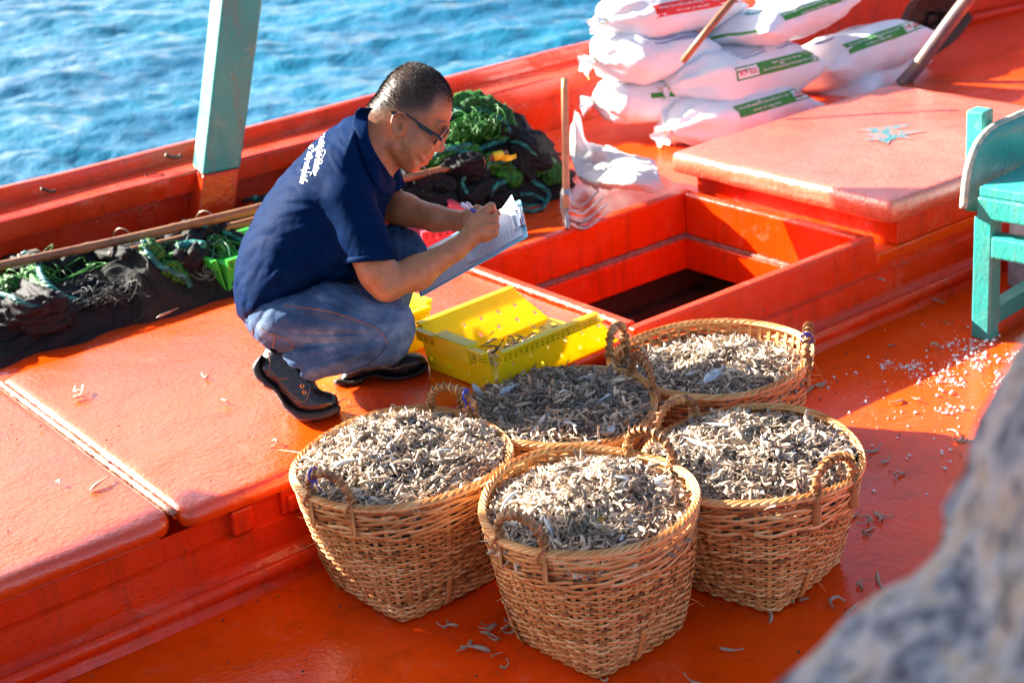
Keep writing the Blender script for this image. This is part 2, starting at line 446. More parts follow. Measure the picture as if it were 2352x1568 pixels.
# ------------------------------------------------------------------ the boat
boat = empty('fishing_boat', (2.5, 3.5, -0.24), 0, 'bright orange red painted wooden fishing boat deck with a teal post on its bulwark', 'boat')
DZ = -0.24          # lower deck
def sheet(name, x0, x1, y0, y1, z, mat, nx=2, ny=2, amp=0.0, parent=boat, edge=0.0):
    xs = np.linspace(x0, x1, nx); ys = np.linspace(y0, y1, ny); X, Y = np.meshgrid(xs, ys, indexing='ij')
    Z = z + amp * fbm(X * 2.1, Y * 2.1, 0.5, 3)
    return obj(name, np.stack([X.ravel(), Y.ravel(), Z.ravel()], 1), grid_faces(nx, ny)[:, ::-1], mat, parent)
sheet('lower_deck', -2.5, 7.5, -0.6, 2.90, DZ, M['deck'], 100, 40, 0.004)

# raised deck: a ring of planking round the open hatch and a strip along the bulwark
HX0, HX1, HY0, HY1 = 2.425, 3.272, 2.836, 3.556      # inner faces of the hatch coaming
mb = MB()
def bulw(x):      # y of the foot of the bulwark
    return 4.62 if x < 4.2 else 4.62 - 0.055 * (x - 4.2) ** 1.6
xs = np.concatenate([np.linspace(-3, 7.5, 90)]); ys_n = 14
V = []; 
for x in xs:
    for j in range(ys_n):
        y = 3.60 + (bulw(x) + 0.05 - 3.60) * j / (ys_n - 1)
        V.append((x, y, -0.035 + 0.004 * math.sin(x * 3.1 + j) - 0.006 * (j in (2, 3))))
obj('side_deck', np.array(V), grid_faces(len(xs), ys_n)[:, ::-1], M['side'], boat)
mb.box(HX1 + 0.045, 7.5, 2.80, 3.60, -0.09, -0.055)      # deck between the hatches
mb.box(-3, 7.5, 3.597, 3.66, -0.30, -0.045)               # beam under the lids
o = mb.build('deck_planking', M['deck'], boat); bevel(o, 0.006)
# stepped side of the raised deck down to the lower deck
prof = [(2.802, -0.055), (2.802, -0.105), (2.786, -0.112), (2.782, -0.172), (2.768, -0.180), (2.752, -0.190), (2.743, -0.205), (2.745, -0.222), (2.735, -0.2405)]
def extrude_profile(name, prof, x0, x1, n, mat, wob=0.0015, parent=boat, closed=False):
    xs = np.linspace(x0, x1, n); V = []
    for i, x in enumerate(xs):
        for j, (y, z) in enumerate(prof):
            V.append((x, y + wob * float(fbm(x * 5, j * 0.7, 0.1, 3)), z + wob * float(fbm(x * 5, j * 0.7, 5.1, 3))))
    return obj(name, np.array(V), grid_faces(n, len(prof))[:, ::-1], mat, parent, 'angle')
def densify(prof, k=4):
    out = []
    for a, b in zip(prof[:-1], prof[1:]):
        for t in range(k): out.append((a[0] + (b[0] - a[0]) * t / k, a[1] + (b[1] - a[1]) * t / k))
    return out + [prof[-1]]
o = extrude_profile('deck_side', densify(prof, 3), -2.5, 7.5, 300, M['coaming'], 0.0015)
# lower moulding as a rounded strip
mb = MB()
mb.tube([(x, 2.742 + 0.002 * math.sin(x * 7), -0.196 + 0.002 * math.sin(x * 4)) for x in np.linspace(-2.5, 7.5, 160)], 0.017, 10, flat=0.8)
mb.build('deck_moulding', M['coaming'], boat, True)

# hatch coaming: four walls with a lower ledge, and the hold under it
t = 0.038
hc = empty('hatch_coaming', (2.85, 3.2, -0.1)); hc.parent = boat; hc.location = (0.35, -0.3, 0.14)
def wall_box(name, x0, x1, y0, y1, z0, z1, mat=None, parent=hc, bv=0.008):
    m_ = MB(); nx = max(2, int((x1 - x0) / 0.03)); m_.box(x0, x1, y0, y1, z0, z1)
    o = m_.build(name, mat or M['coaming'], parent); bevel(o, bv, 3); return o
wall_box('rim_board', HX0 - t + 0.002, HX1 + 0.042, HY0 - 0.034, HY0, -0.14, 0.002)
wall_box('rim_board', HX0 - t + 0.002, HX1 + 0.042, HY1, HY1 + 0.038, -0.14, 0.003)
wall_box('rim_board', HX0 - 0.036, HX0, HY0 + 0.001, HY1 - 0.001, -0.14, 0.006)
wall_box('rim_board', HX1, HX1 + 0.040, HY0 + 0.001, HY1 - 0.001, -0.14, 0.001)
# ledge under the boards, slightly inside
L_ = 0.022
for (x0, x1, y0, y1) in ((HX0 - 0.03, HX1 + 0.03, HY0 - 0.03, HY0 + L_), (HX0 - 0.03, HX1 + 0.03, HY1 - L_, HY1 + 0.03),
                         (HX0 - 0.03, HX0 + L_, HY0 + L_ + .001, HY1 - L_ - .001), (HX1 - L_, HX1 + 0.03, HY0 + L_ + .001, HY1 - L_ - .001)):
    wall_box('ledge', x0, x1, y0, y1, -0.245, -0.143, bv=0.005)
# crusty seam on top of the ledge
mb = MB()
def crust(mb, a, b, w, r, n=60, seed=0.0):
    a, b = np.array(a), np.array(b)
    path = [a + (b - a) * i / (n - 1) + np.array([0, 0, 0.0025 * float(pnoise(i * .7, seed))]) for i in range(n)]
    rad = [r * (0.8 + 0.5 * float(fbm(i * .45, seed, 0, 3)) + 0.2) for i in range(n)]
    mb.tube(path, [max(0.0015, q) for q in rad], 6)
crust(mb, (HX0, HY1 - 0.008, -0.140), (HX1, HY1 - 0.008, -0.140), 0, 0.011, 90, 1)
crust(mb, (HX1 - 0.008, HY0, -0.140), (HX1 - 0.008, HY1, -0.140), 0, 0.008, 80, 2)
crust(mb, (HX0, HY1 - 0.06, -0.36), (HX1 - .3, HY1 - 0.06, -0.34), 0, 0.016, 60, 4)
o = mb.build('crusty_seam', M['crust'], hc, True)
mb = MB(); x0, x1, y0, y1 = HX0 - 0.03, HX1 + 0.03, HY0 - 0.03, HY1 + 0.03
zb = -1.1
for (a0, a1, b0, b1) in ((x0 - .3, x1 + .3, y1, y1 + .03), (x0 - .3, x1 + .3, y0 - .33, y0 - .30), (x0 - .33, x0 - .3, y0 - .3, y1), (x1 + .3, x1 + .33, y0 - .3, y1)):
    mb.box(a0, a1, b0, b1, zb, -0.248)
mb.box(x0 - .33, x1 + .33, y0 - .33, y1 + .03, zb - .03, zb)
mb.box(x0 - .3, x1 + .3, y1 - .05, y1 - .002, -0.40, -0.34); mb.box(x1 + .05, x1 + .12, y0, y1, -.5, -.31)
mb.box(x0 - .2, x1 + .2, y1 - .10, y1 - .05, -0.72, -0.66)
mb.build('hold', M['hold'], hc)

# bulwark: outer lip, flat cap, inner face and set-back lower wall, rising towards the bow
def bulw_sec(x):
    yf = bulw(x); h = 0.0
    if x > 4.3: h = 0.55 * min(1, (x - 4.3) / 1.6) ** 1.2
    zt = 0.235 + h
    y = yf + 0.06
    return [(y, -0.045), (y + 0.005, zt - 0.115), (y - 0.012, zt - 0.118), (y - 0.055, zt - 0.122), (y - 0.058, zt - 0.062), (y - 0.052, zt - 0.056),
            (y + 0.095, zt - 0.052), (y + 0.100, zt - 0.048), (y + 0.102, zt - 0.004), (y + 0.106, zt), (y + 0.130, zt), (y + 0.134, zt - 0.006), (y + 0.16, zt - 0.3), (y + 0.13, -1.0), (y - 0.1, -1.8)]
xs = np.linspace(-3, 8.6, 260); V = []
for i, x in enumerate(xs):
    s = densify(bulw_sec(x), 2)
    for j, (y, z) in enumerate(s):
        V.append((x, y + 0.006 * float(fbm(x * 1.2, j * .2, 0, 3)), z + 0.004 * float(fbm(x * 1.5, j * .15, 4, 3))))
bw = obj('bulwark', np.array(V), grid_faces(len(xs), len(s))[:, ::-1], M['bulwark'], boat, 'angle')
# stempost end wall closing the bow
mb = MB(); mb.box(8.3, 8.4, 0, 3.9, -1.2, 0.8); mb.build('bow_wall', M['bulwark'], boat)
mb = MB(); mb.tube([(x, bulw(x) + 0.035, -0.02) for x in np.linspace(4.6, 8.4, 40)], 0.022, 8); mb.build('waterway_moulding', M['coaming'], boat, True)
# near-side hull under the deck and the hull bottom
mb = MB(); mb.box(-2.5, 7.5, -0.75, -0.60, -1.8, -0.15); mb.build('hull', M['bulwark'], boat)

# teal canopy post: its foot straddles the bulwark cap; it leans aft
def quad_at(c, ax, ay): return [c - ax - ay, c + ax - ay, c + ax + ay, c - ax + ay]
pb = P(497, 430, 0.03); 
def ptd(u, v, y):
    d = ray(u, v); return CAM + d * (y / d[1])
yp = 4.60
pa = ptd(490, 455, yp); pm = ptd(497, 385, yp); pt = ptd(543, 0, yp); up_ = pt - pm; pt2 = pm + up_ * 2.2
def post_sec(c, s): 
    w = 0.062 * s; return quad_at(c, np.array([w, -0.2 * w, 0]), np.array([0.25 * w, w * 1.05, 0]))
mb = MB(); mb.hexa(post_sec(pa - up_ * 0.35, 1.0) + post_sec(pm, 1.0))
o = mb.build('post_foot', M['bulwark'], boat); bevel(o, 0.006)
V = []; nseg = 30
mb = MB(); q0 = post_sec(pm + up_ * 0.001, 1.03); q1 = post_sec(pt2, 1.18); 
mb.hexa(q0 + q1); o = mb.build('post', M['teal'], boat); bevel(o, 0.009, 3)

# ------------------------------------------------------------------ hatch lids (lift off)
def lid(name, x0, x1, y0, y1, z, th, label, lip=0.035, frame_h=0.085, crown=0.006, corner=0.05, mat=None, group='hatch lids on the raised deck', rz=0, tilt=0.0, fx0=0.0):
    root = empty(name, ((x0 + x1) / 2, (y0 + y1) / 2, z - th - frame_h), 0, label, 'hatch lid', group)
    nx, ny = 90, 60
    # rounded-rectangle top with softened edge
    def outline(inset, r):
        pts = []; a, b_, c, d = x0 + inset, x1 - inset, y0 + inset, y1 - inset; r = max(r, .002)
        for (cx, cy, a0) in ((b_ - r, d - r, 0), (a + r, d - r, 90), (a + r, c + r, 180), (b_ - r, c + r, 270)):
            for k in range(9): an = R(a0 + 90 * k / 8); pts.append((cx + r * math.cos(an), cy + r * math.sin(an)))
        # densify
        out = []
        for i in range(len(pts)):
            p, q = pts[i], pts[(i + 1) % len(pts)]; n = max(1, int(math.dist(p, q) / 0.03))
            for k in range(n): out.append((p[0] + (q[0] - p[0]) * k / n, p[1] + (q[1] - p[1]) * k / n))
        return out
    base = outline(0, corner); n = len(base); cx, cy = (x0 + x1) / 2, (y0 + y1) / 2
    rings = [(0.012, -th), (0.002, -th + 0.006), (0.0, -th * .5), (0.001, -0.016), (0.006, -0.006), (0.016, -0.001), (0.03, 0.0)]
    V = []; 
    def inset_pt(p, d):
        sx = (x1 - x0) / 2; sy = (y1 - y0) / 2
        return (cx + (p[0] - cx) * (1 - d / sx), cy + (p[1] - cy) * (1 - d / sy))
    ringsd = rings + [(sx, 0.0) for sx in np.linspace(0.05, min(x1 - x0, y1 - y0) / 2 * 0.999, 14)]
    for d, zz in ringsd:
        for p in base:
            q = inset_pt(p, d)
            V.append((q[0], q[1], z + zz + (0.0025 * float(fbm(q[0] * 6, q[1] * 6, 0, 3)) + crown * (1 - max(abs((q[0] - cx) / (x1 - x0)), abs((q[1] - cy) / (y1 - y0))) * 2) if zz > -0.02 else 0.002 * float(fbm(q[0] * 9, q[1] * 9, zz * 30, 3)))))
    V = np.array(V)
    if tilt: V[:, 2] += tilt * (V[:, 0] - x0)
    F = grid_faces(len(ringsd), n, True)[:, ::-1]
    obj('top', V, F, mat or M['lid'], root)
    m_ = MB(); i_ = lip
    m_.box(x0 + i_ + fx0, x1 - i_, y0 + i_ * 0.5, y1 - i_, z - th - frame_h, z - th - 0.001)
    o = m_.build('frame', M['coaming'], root); bevel(o, 0.005)
    return root
lid_a = lid('hatch_lid', -0.9, 1.086, 2.775, 3.84, 0.0, 0.045, 'worn pink sheened hatch lid crossed by a thin shadow at the left picture edge', frame_h=0.062)
lid_b = lid('hatch_lid', 1.100, 2.386, 2.768, 3.845, 0.0, 0.045, 'broad worn hatch lid under the squatting man and yellow crates', frame_h=0.062, corner=0.035, fx0=0.20)
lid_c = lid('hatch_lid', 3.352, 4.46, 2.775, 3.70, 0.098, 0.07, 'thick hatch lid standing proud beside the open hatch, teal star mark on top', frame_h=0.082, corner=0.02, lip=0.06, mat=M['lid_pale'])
lid_d = lid('hatch_lid', 4.62, 6.1, 2.80, 3.93, -0.005, 0.035, 'farthest hatch lid behind the teal chair with grey wet stains', frame_h=0.03, corner=0.03)
# bare worn edge along the joint of the two near lids
mb = MB()
crust(mb, (1.093, 2.80, -0.010), (1.093, 3.83, -0.010), 0, 0.0075, 110, 7)
o = mb.build('worn_edge', M['worn_edge'], lid_b, True)
mb = MB(); crust(mb, (2.389, 2.84, 0.004), (2.389, 3.55, 0.004), 0, 0.007, 90, 8); mb.build('worn_edge', M['worn_edge'], lid_b, True)
# wood blocks in the gap under the lid edge
mb = MB(); mb.box(1.21, 1.262, 2.778, 2.86, -0.107, -0.047); bevel(mb.build('support_block', M['coaming'], lid_b), .006)
mb = MB(); mb.box(1.345, 1.43, 2.772, 2.787, -0.100, -0.060); bevel(mb.build('support_block', M['coaming'], lid_b), .006)
# faded teal star painted on the proud lid
starm, nt_, N_, L_s, b_ = nodes_of('faded teal paint'); ps_ = geo_pos(nt_)
L_s.new(mix(nt_, ramp(nt_, noise(nt_, 42, 6, 0.7, ps_), [(0.50, 0.0), (0.58, 1.0)]), (0.01, 0.16, 0.18), (0.82, 0.130, 0.070)), b_.inputs['Base Color']); b_.inputs['Coat Weight'].default_value = .3; b_.inputs['Coat IOR'].default_value = 1.75; b_.inputs['Coat Roughness'].default_value = .14; bump(nt_, b_, noise(nt_, 70, 4, 0.6, ps_), .9, .0035); b_.inputs['Roughness'].default_value = .4
st = [(1966, 300), (1998, 293), (2025, 292), (2062, 287), (2096, 284), (2080, 292), (2052, 299), (2088, 300), (2134, 301), (2098, 307), (2078, 311), (2104, 320), (2066, 317), (2048, 321), (2040, 331), (2018, 323), (1984, 322), (2008, 315), (1982, 307), (2010, 305)]
V = [tuple(P(u, v, 0.1052)) for u, v in st]
bmx = bmesh.new(); vs = [bmx.verts.new(v) for v in V]; bmx.faces.new(vs); bmesh.ops.triangulate(bmx, faces=bmx.faces[:])
bmesh.ops.subdivide_edges(bmx, edges=bmx.edges[:], cuts=3, use_grid_fill=True)
V = np.array([v.co[:] for v in bmx.verts]); F = [tuple(v.index for v in f.verts) for f in bmx.faces]; 
bmx.verts.ensure_lookup_table(); bmx.verts.index_update(); F = [tuple(v.index for v in f.verts) for f in bmx.faces]; bmx.free()
obj('painted_star', V, F, starm, lid_c)

# unseen canopy added aft; its side cloth is set to shade the lower deck
mw = simple('canvas awning', (0.10, 0.22, 0.30), 0.8, 0.3, 12, 0.3, 0.004)
aw = empty('added_awning', (-1.2, 5.0, 1.3), 0, 'blue canvas canopy added out of view to shade the near lower deck', 'added_awning')
mb = MB(); xs_ = np.linspace(-3.2, 0.085, 40); V = []
for x in xs_:
    for k in range(9):
        V.append((x, 5.0 + 0.03 * math.sin(x * 5) * (k < 6) , 1.292 + k * 0.2))
obj('side_cloth', np.array(V), grid_faces(40, 9), mw, aw)
mb = MB(); mb.box(-3.2, 0.08, 3.0, 5.05, 2.96, 2.99); mb.build('roof_cloth', mw, aw)
for x in (-3.1, -0.03): mb = MB(); mb.bar((x, 4.93, -0.04), (x, 4.93, 3.0), .06, .06); mb.build('pole', M['teal'], aw)

# ================================================================== baskets of small fish
BAM = [(0.0, (0.22, 0.07, 0.015)), (0.3, (0.56, 0.21, 0.055)), (0.6, (0.74, 0.36, 0.12)), (1.0, (0.84, 0.54, 0.25))]
M['bamboo'] = vcol('split bamboo', 0.5, BAM, bscale=90, bstr=0.4, bdist=0.0008)
M['cane'] = vcol('cane wrapping', 0.42, [(0.0, (0.14, 0.045, 0.015)), (0.5, (0.36, 0.15, 0.05)), (1.0, (0.58, 0.34, 0.14))], bscale=90, bstr=0.4, bdist=0.0008)
M['fish'] = vcol('small wet fish', 0.33, [(0.0, (0.060, 0.050, 0.042)), (0.25, (0.13, 0.105, 0.080)), (0.5, (0.29, 0.200, 0.140)), (0.72, (0.55, 0.41, 0.28)), (0.90, (0.76, 0.60, 0.42)), (1.0, (0.50, 0.52, 0.55))], bscale=260, bstr=0.6, bdist=0.0015, spec=0.6)
M['fish_bed'] = simple('packed fish underlayer', (0.10, 0.085, 0.07), 0.5, 0.5, 90, 1.0, 0.006)
M['blue_tie'] = simple('blue plastic string', (0.02, 0.05, 0.55), 0.4, 0.2, 50, 0)
M['silver'] = vcol('silvery fish skin', 0.25, [(0.0, (0.16, 0.20, 0.24)), (0.5, (0.40, 0.44, 0.48)), (1.0, (0.62, 0.60, 0.55))], bscale=300, bstr=0.3, bdist=0.0008, coat=0.5)

VX = nrm([ray(1176, 784)[0], ray(1176, 784)[1], 0]); VY = np.array([-VX[1], VX[0], 0])   # horizontal view direction, and its left
def basket_radius(th, f, rx, ry, bs):
    """th world angle, f 0 bottom .. 1 rim: rounded square growing into an oval; corners of the base face the viewer"""
    d0 = math.atan2(VX[1], VX[0]); a = th - d0
    rim = 1 / np.sqrt((np.cos(a) / ry) ** 2 + (np.sin(a) / rx) ** 2)
    q = np.abs(np.cos(th - SQ)) ** 9 + np.abs(np.sin(th - SQ)) ** 9
    sqr = bs / q ** (1 / 9.0)
    k = np.clip(f, 0, 1) ** 0.62; k = k * k * (3 - 2 * k) * 0.35 + k * 0.65
    return sqr * (1 - k) + rim * k
SQ = 0.0
def band(Pth, Nth, Tth, half_t, half_h):
    """closed strip with rectangular section; Pth centres, Nth outward, Tth up"""
    n = len(Pth); V = np.zeros((n, 4, 3))
    for k, (i, j) in enumerate(((-1, -1), (1, -1), (1, 1), (-1, 1))): V[:, k] = Pth + Nth * i * half_t + Tth * j * half_h
    return V.reshape(-1, 3)
def make_basket(cx, cy, zr, rx, ry, label, seed, hang, sq=0.0, lump=1.0):
    global SQ
    SQ = sq; rs = np.random.default_rng(seed)
    z0 = DZ + 0.004; H = zr - z0
    root = empty('woven_basket', (cx, cy, z0), 0, label, 'basket', 'bamboo baskets heaped with small fish')
    ns = 54; spp = 6; n = ns * spp; th = np.arange(n) * 2 * math.pi / n
    V = []; F = []; T = []; off = 0
    tilt = lambda a: 0.0
    rows = int(H / 0.0070)
    bs = rx * 0.60
    def centre(th, f): return np.stack([cx + 0 * th, cy + 0 * th, 0 * th], 1)
    def pt(th, z, dr=0.0):
        f = (z - z0) / H; r = basket_radius(th, f, rx, ry, bs) + dr
        return np.stack([cx + r * np.cos(th), cy + r * np.sin(th), z + 0 * th], 1)
    def sag(th): return 0.006 * np.sin(th * 2 + seed) + 0.004 * np.sin(th * 3 + seed * 2)
    for i in range(rows):
        f = (i + 0.4) / rows; z = z0 + H * f
        top = f > 0.74
        amp = 0.0034 if not top else 0.0016
        ph = math.pi * (i % 2)
        zz = z + sag(th) * f + 0.0012 * np.sin(th * 5 + rs.random() * 6) + (0.0035 * np.sin(th * ns * 0.25 + i * 2.1) if top else 0)
        # base corners droop lower: the square bottom rests on its corners
        wob = amp * np.cos(th * ns / 2 + ph) if not top else 0.0026 + 0.0009 * np.cos(th * ns / 4 + i * 1.9)
        jit = 0.0012 * np.interp(th, np.linspace(0, 2 * math.pi, 24), rs.normal(size=24))
        fr = np.clip((zz - z0) / H, 0, 1.0); r = basket_radius(th, fr, rx, ry, bs) + wob + jit
        Pp = np.stack([cx + r * np.cos(th), cy + r * np.sin(th), zz], 1)
        Nn = np.stack([np.cos(th), np.sin(th), 0 * th], 1); Tt = np.tile([0, 0, 1.0], (n, 1)) + Nn * 0.25
        hh = (0.0033 if not top else 0.0040) * (0.85 + 0.3 * rs.random())
        Vb = band(Pp, Nn, Tt, 0.0009, hh); V.append(Vb)
        fa = []
        base_t = rs.random() * 0.45 + 0.28
        tt = base_t + 0.20 * np.interp(th, np.linspace(0, 2 * math.pi, 9), rs.normal(size=9)) + 0.16 * np.repeat(rs.normal(size=ns), spp) * (rs.random() < .7) - 0.5 * np.exp(-((th - rs.random() * 6.28) / .02) ** 2)
        T.append(np.repeat(tt, 4))
        ii = np.arange(n); jj = (ii + 1) % n
        for k in range(4):
            k2 = (k + 1) % 4; fa.append(np.stack([ii * 4 + k, ii * 4 + k2, jj * 4 + k2, jj * 4 + k], 1))
        F.append(np.concatenate(fa) + off); off += n * 4
    V = np.concatenate(V); F = np.concatenate(F); T = np.concatenate(T)
    obj('weave', V, F, M['bamboo'], root, True, np.clip(T, 0, 1))
    mb = MB()
    for s in range(ns):
        a = (s) * 2 * math.pi / ns
        zs = np.linspace(z0, z0 + H * 0.97, 14)
        r = np.array([basket_radius(np.array([a]), (z - z0) / H, rx, ry, bs)[0] for z in zs])
        path = np.stack([cx + r * math.cos(a), cy + r * math.sin(a), zs + sag(np.array([a]))[0] * (zs - z0) / H], 1)
        Tn = np.array([-math.sin(a), math.cos(a), 0])
        Vq = []
        for p in path:
            o_ = np.array([math.cos(a), math.sin(a), 0])
            for i, j in ((-1, -1), (1, -1), (1, 1), (-1, 1)): Vq.append(p + Tn * 0.0045 * i + o_ * 0.0008 * j)
        Fq = []
        for k in range(len(path) - 1):
            for q in range(4): Fq.append((k * 4 + q, k * 4 + (q + 1) % 4, k * 4 + 4 + (q + 1) % 4, k * 4 + 4 + q))
        mb.add(Vq, Fq, 0.35 + 0.3 * rs.random())
    # stray fibres
    for k in range(26):
        a = rs.random() * 6.28; f_ = 0.15 + 0.85 * rs.random(); z = z0 + H * f_
        r_ = basket_radius(np.array([a]), f_, rx, ry, bs)[0] + 0.004
        p = np.array([cx + r_ * math.cos(a), cy + r_ * math.sin(a), z]); d = np.array([math.cos(a), math.sin(a), 0]) + rs.normal(size=3) * 0.8
        L_ = 0.012 + 0.03 * rs.random(); d2 = rs.normal(size=3) * 0.3
        mb.tube([p + d * L_ * t + d2 * L_ * t * t for t in (0, .33, .66, 1)], [0.0007, 0.0006, 0.0005, 0.0002], 4, tone=0.6)
    mb.build('stakes', M['bamboo'], root, False, True)
    # bottom
    th2 = np.linspace(0, 2 * math.pi, 48, endpoint=False); rb = basket_radius(th2, 0, rx, ry, bs) - 0.003
    Vb = [(cx, cy, z0 + 0.012)] + [(cx + r_ * math.cos(a), cy + r_ * math.sin(a), z0 + 0.002) for r_, a in zip(rb, th2)]
    obj('base', np.array(Vb), [(0, i + 1, (i + 1) % 48 + 1) for i in range(48)], M['bamboo'], root, True, [0.3] * 49)
    # splints strapped over the base corners
    for a in (d0_ + 0.55, d0_ + 1.7, d0_ + 3.6, d0_ + 5.0):
        mb = MB(); zs = np.linspace(z0 - 0.001, z0 + H * 0.32, 10); pth = []
        for z in zs:
            r_ = basket_radius(np.array([a]), (z - z0) / H, rx, ry, bs)[0] + 0.0065
            pth.append((cx + r_ * math.cos(a), cy + r_ * math.sin(a), z))
        mb.tube(pth, 0.007, 6, flat=0.22, tone=0.45, up0=(-math.sin(a), math.cos(a), 0))
        mb.build('splint', M['bamboo'], root, True, True)
    # rim: two hoops bound by a slanting wrap
    rimz = lambda a: zr + sag(np.array([a]))[0]
    def rimp(a, dr=0, dz=0):
        r_ = basket_radius(np.array([a]), 1.0, rx, ry, bs)[0] + dr
        return (cx + r_ * math.cos(a), cy + r_ * math.sin(a), rimz(a) + dz)
    aa = np.linspace(0, 2 * math.pi, 120, endpoint=False); mb = MB()
    mb.tube([rimp(a, 0.003, -0.001) for a in aa], 0.0040, 8, True, flat=1.3, tone=0.75)
    mb.tube([rimp(a, -0.004, 0.000) for a in aa], 0.0038, 8, True, flat=1.3, tone=0.6)
    nw = 84
    for k in range(nw):
        a0 = k * 2 * math.pi / nw; pth = []
        for q in range(9):
            g = q / 8; an = a0 + g * 2.9 * 2 * math.pi / nw; ang = -0.5 + g * 3.6
            pth.append(rimp(an, 0.0070 * math.cos(ang), 0.0056 * math.sin(ang)))
        mb.tube(pth, 0.0046, 5, flat=0.2, tone=0.35 + 0.6 * rs.random())
    mb.build('rim', M['bamboo'], root, True, True)
    # two wrapped handles
    for hi, (ha, lean, blue) in enumerate(hang):
        a = d0_ + R(ha); da = R(17) * 0.19 / rx; p0 = np.array(rimp(a - da)); p1 = np.array(rimp(a + da)); out = np.array([math.cos(a), math.sin(a), 0])
        hgt = 0.062; ctl = [p0 + (0, 0, -0.06), p0 + (0, 0, -0.012), p0 * .96 + p1 * .04 + out * lean * .5 + (0, 0, hgt * .62), (p0 * .68 + p1 * .32) + out * lean + (0, 0, hgt),
                            (p0 * .32 + p1 * .68) + out * lean + (0, 0, hgt), p1 * .96 + p0 * .04 + out * lean * .5 + (0, 0, hgt * .62), p1 + (0, 0, -0.012), p1 + (0, 0, -0.06)]
        path = catmull(ctl, 8); mb = MB()
        hr_ = np.interp(np.linspace(0, 1, len(path)), [0, .14, .22, .78, .86, 1], [.003, .004, .0072, .0072, .004, .003]); mb.tube(path, hr_, 10, tone=0.45)
        for k in range(-2, 3): mb.tube([p + out * (0.004 * k * 0.4 + .003) + np.array([-out[1], out[0], 0]) * .0035 * k for p in path[:13]], 0.0022, 5, tone=0.7 + .12 * k); mb.tube([p + out * (0.004 * k * 0.4 + .003) + np.array([-out[1], out[0], 0]) * .0035 * k for p in path[-13:]], 0.0022, 5, tone=0.7 + .1 * k)
        hd = mb.build('handle', M['cane'], root, True, True)
        # helical wrap
        seg = path[8:-8]; m_ = len(seg); tg = np.gradient(seg, axis=0); tg /= np.linalg.norm(tg, axis=1)[:, None]
        s_ = out; bb = np.cross(tg, s_); bb /= np.linalg.norm(bb, axis=1)[:, None]; aa_ = np.cross(bb, tg)
        turns = 13; mb = MB()
        for tk in range(turns):
            wpth = []
            for x in np.linspace(tk, tk + 1.12, 12) / (turns + .12) * (m_ - 1):
                i = int(x); g = x - i; j = min(i + 1, m_ - 1); c = seg[i] * (1 - g) + seg[j] * g; ang = x / (m_ - 1) * turns * 2 * math.pi
                wpth.append(c + (0.0078 + .0006 * (tk % 2)) * (math.cos(ang) * aa_[i] + math.sin(ang) * bb[i]))
            mb.tube(wpth, 0.0058, 6, flat=0.22, tone=0.15 + .75 * rs.random(), up0=tg[m_ // 2])
        for pe in (p0, p1):
            for kk in range(2):
                mb.tube([pe + out * 0.012 * math.sin(t) + np.array([0, 0, 1]) * (0.006 - 0.014 * kk + 0.016 * math.cos(t)) + np.array([-out[1], out[0], 0]) * (0.010 * math.cos(t + kk)) for t in np.linspace(0, 6.28, 14)], 0.0032, 5, flat=0.5, tone=0.7)
        mb.build('handle_wrap', M['cane'], hd, True, True)
        if blue:
            c = path[len(path) // 2 - 8]; mb = MB()
            for kk in range(2): mb.tube([c + 0.0135 * (math.cos(t) * aa_[4] + math.sin(t) * np.array([0, 0, 1.0])) + tg[4] * 0.004 * kk for t in np.linspace(0, 6.28, 14)], 0.0014, 5)
            for e in ((0.01, -0.01, -0.03), (-0.004, 0.004, -0.024)): mb.tube([c + (0, 0, 0.012), c + np.array(e) * .5 - VX * 0.012, c + np.array(e) - VX * 0.014], 0.0013, 4)
            mb.build('string', M['blue_tie'], hd, True)
    return root
d0_ = math.atan2(VX[1], VX[0])

# ------------------------------------------------------------------ fish
def fish_template(L=0.042, w=0.0035, bend=0.4, nseg=7, nr=6, tail=True):
    t = np.linspace(0, 1, nseg); prof = np.interp(t, [0, 0.08, 0.25, 0.5, 0.8, 0.92, 1.0], [0.30, 0.85, 1.0, 0.72, 0.30, 0.20, 0.75 if tail else 0.2])
    ang = bend * (t - 0.5) * 2; x = np.cumsum(np.cos(ang)) / nseg * L; y = np.cumsum(np.sin(ang)) / nseg * L
    x -= x.mean(); y -= y.mean(); th = np.arange(nr) * 2 * math.pi / nr
    V = np.zeros((nseg, nr, 3))
    for i in range(nseg):
        h = w * prof[i] * (1.25); d = w * prof[i] * (0.85 if i < nseg - 1 or not tail else 0.15)
        nx, ny = -math.sin(ang[i]), math.cos(ang[i])
        V[i, :, 0] = x[i] + nx * h * np.cos(th); V[i, :, 1] = y[i] + ny * h * np.cos(th); V[i, :, 2] = d * np.sin(th)
    F = []
    for i in range(nseg - 1):
        for k in range(nr): F.append((i * nr + k, (i + 1) * nr + k, (i + 1) * nr + (k + 1) % nr, i * nr + (k + 1) % nr))
    V = V.reshape(-1, 3); V = np.concatenate([V, [V[:nr].mean(0) + [-w * .5, 0, 0]], [V[-nr:].mean(0)]])
    c0, c1 = len(V) - 2, len(V) - 1
    Fq = F + [(c0, k, (k + 1) % nr, c0) for k in range(nr)]
    return V, np.array(F), nr
TEMPL = [fish_template(rngL, w, b) for rngL, w, b in ((.044, .0029, .9), (.052, .0027, -.6), (.040, .0024, 1.9), (.056, .0037, .35), (.048, .0021, -1.8), (.032, .0029, 1.0))]
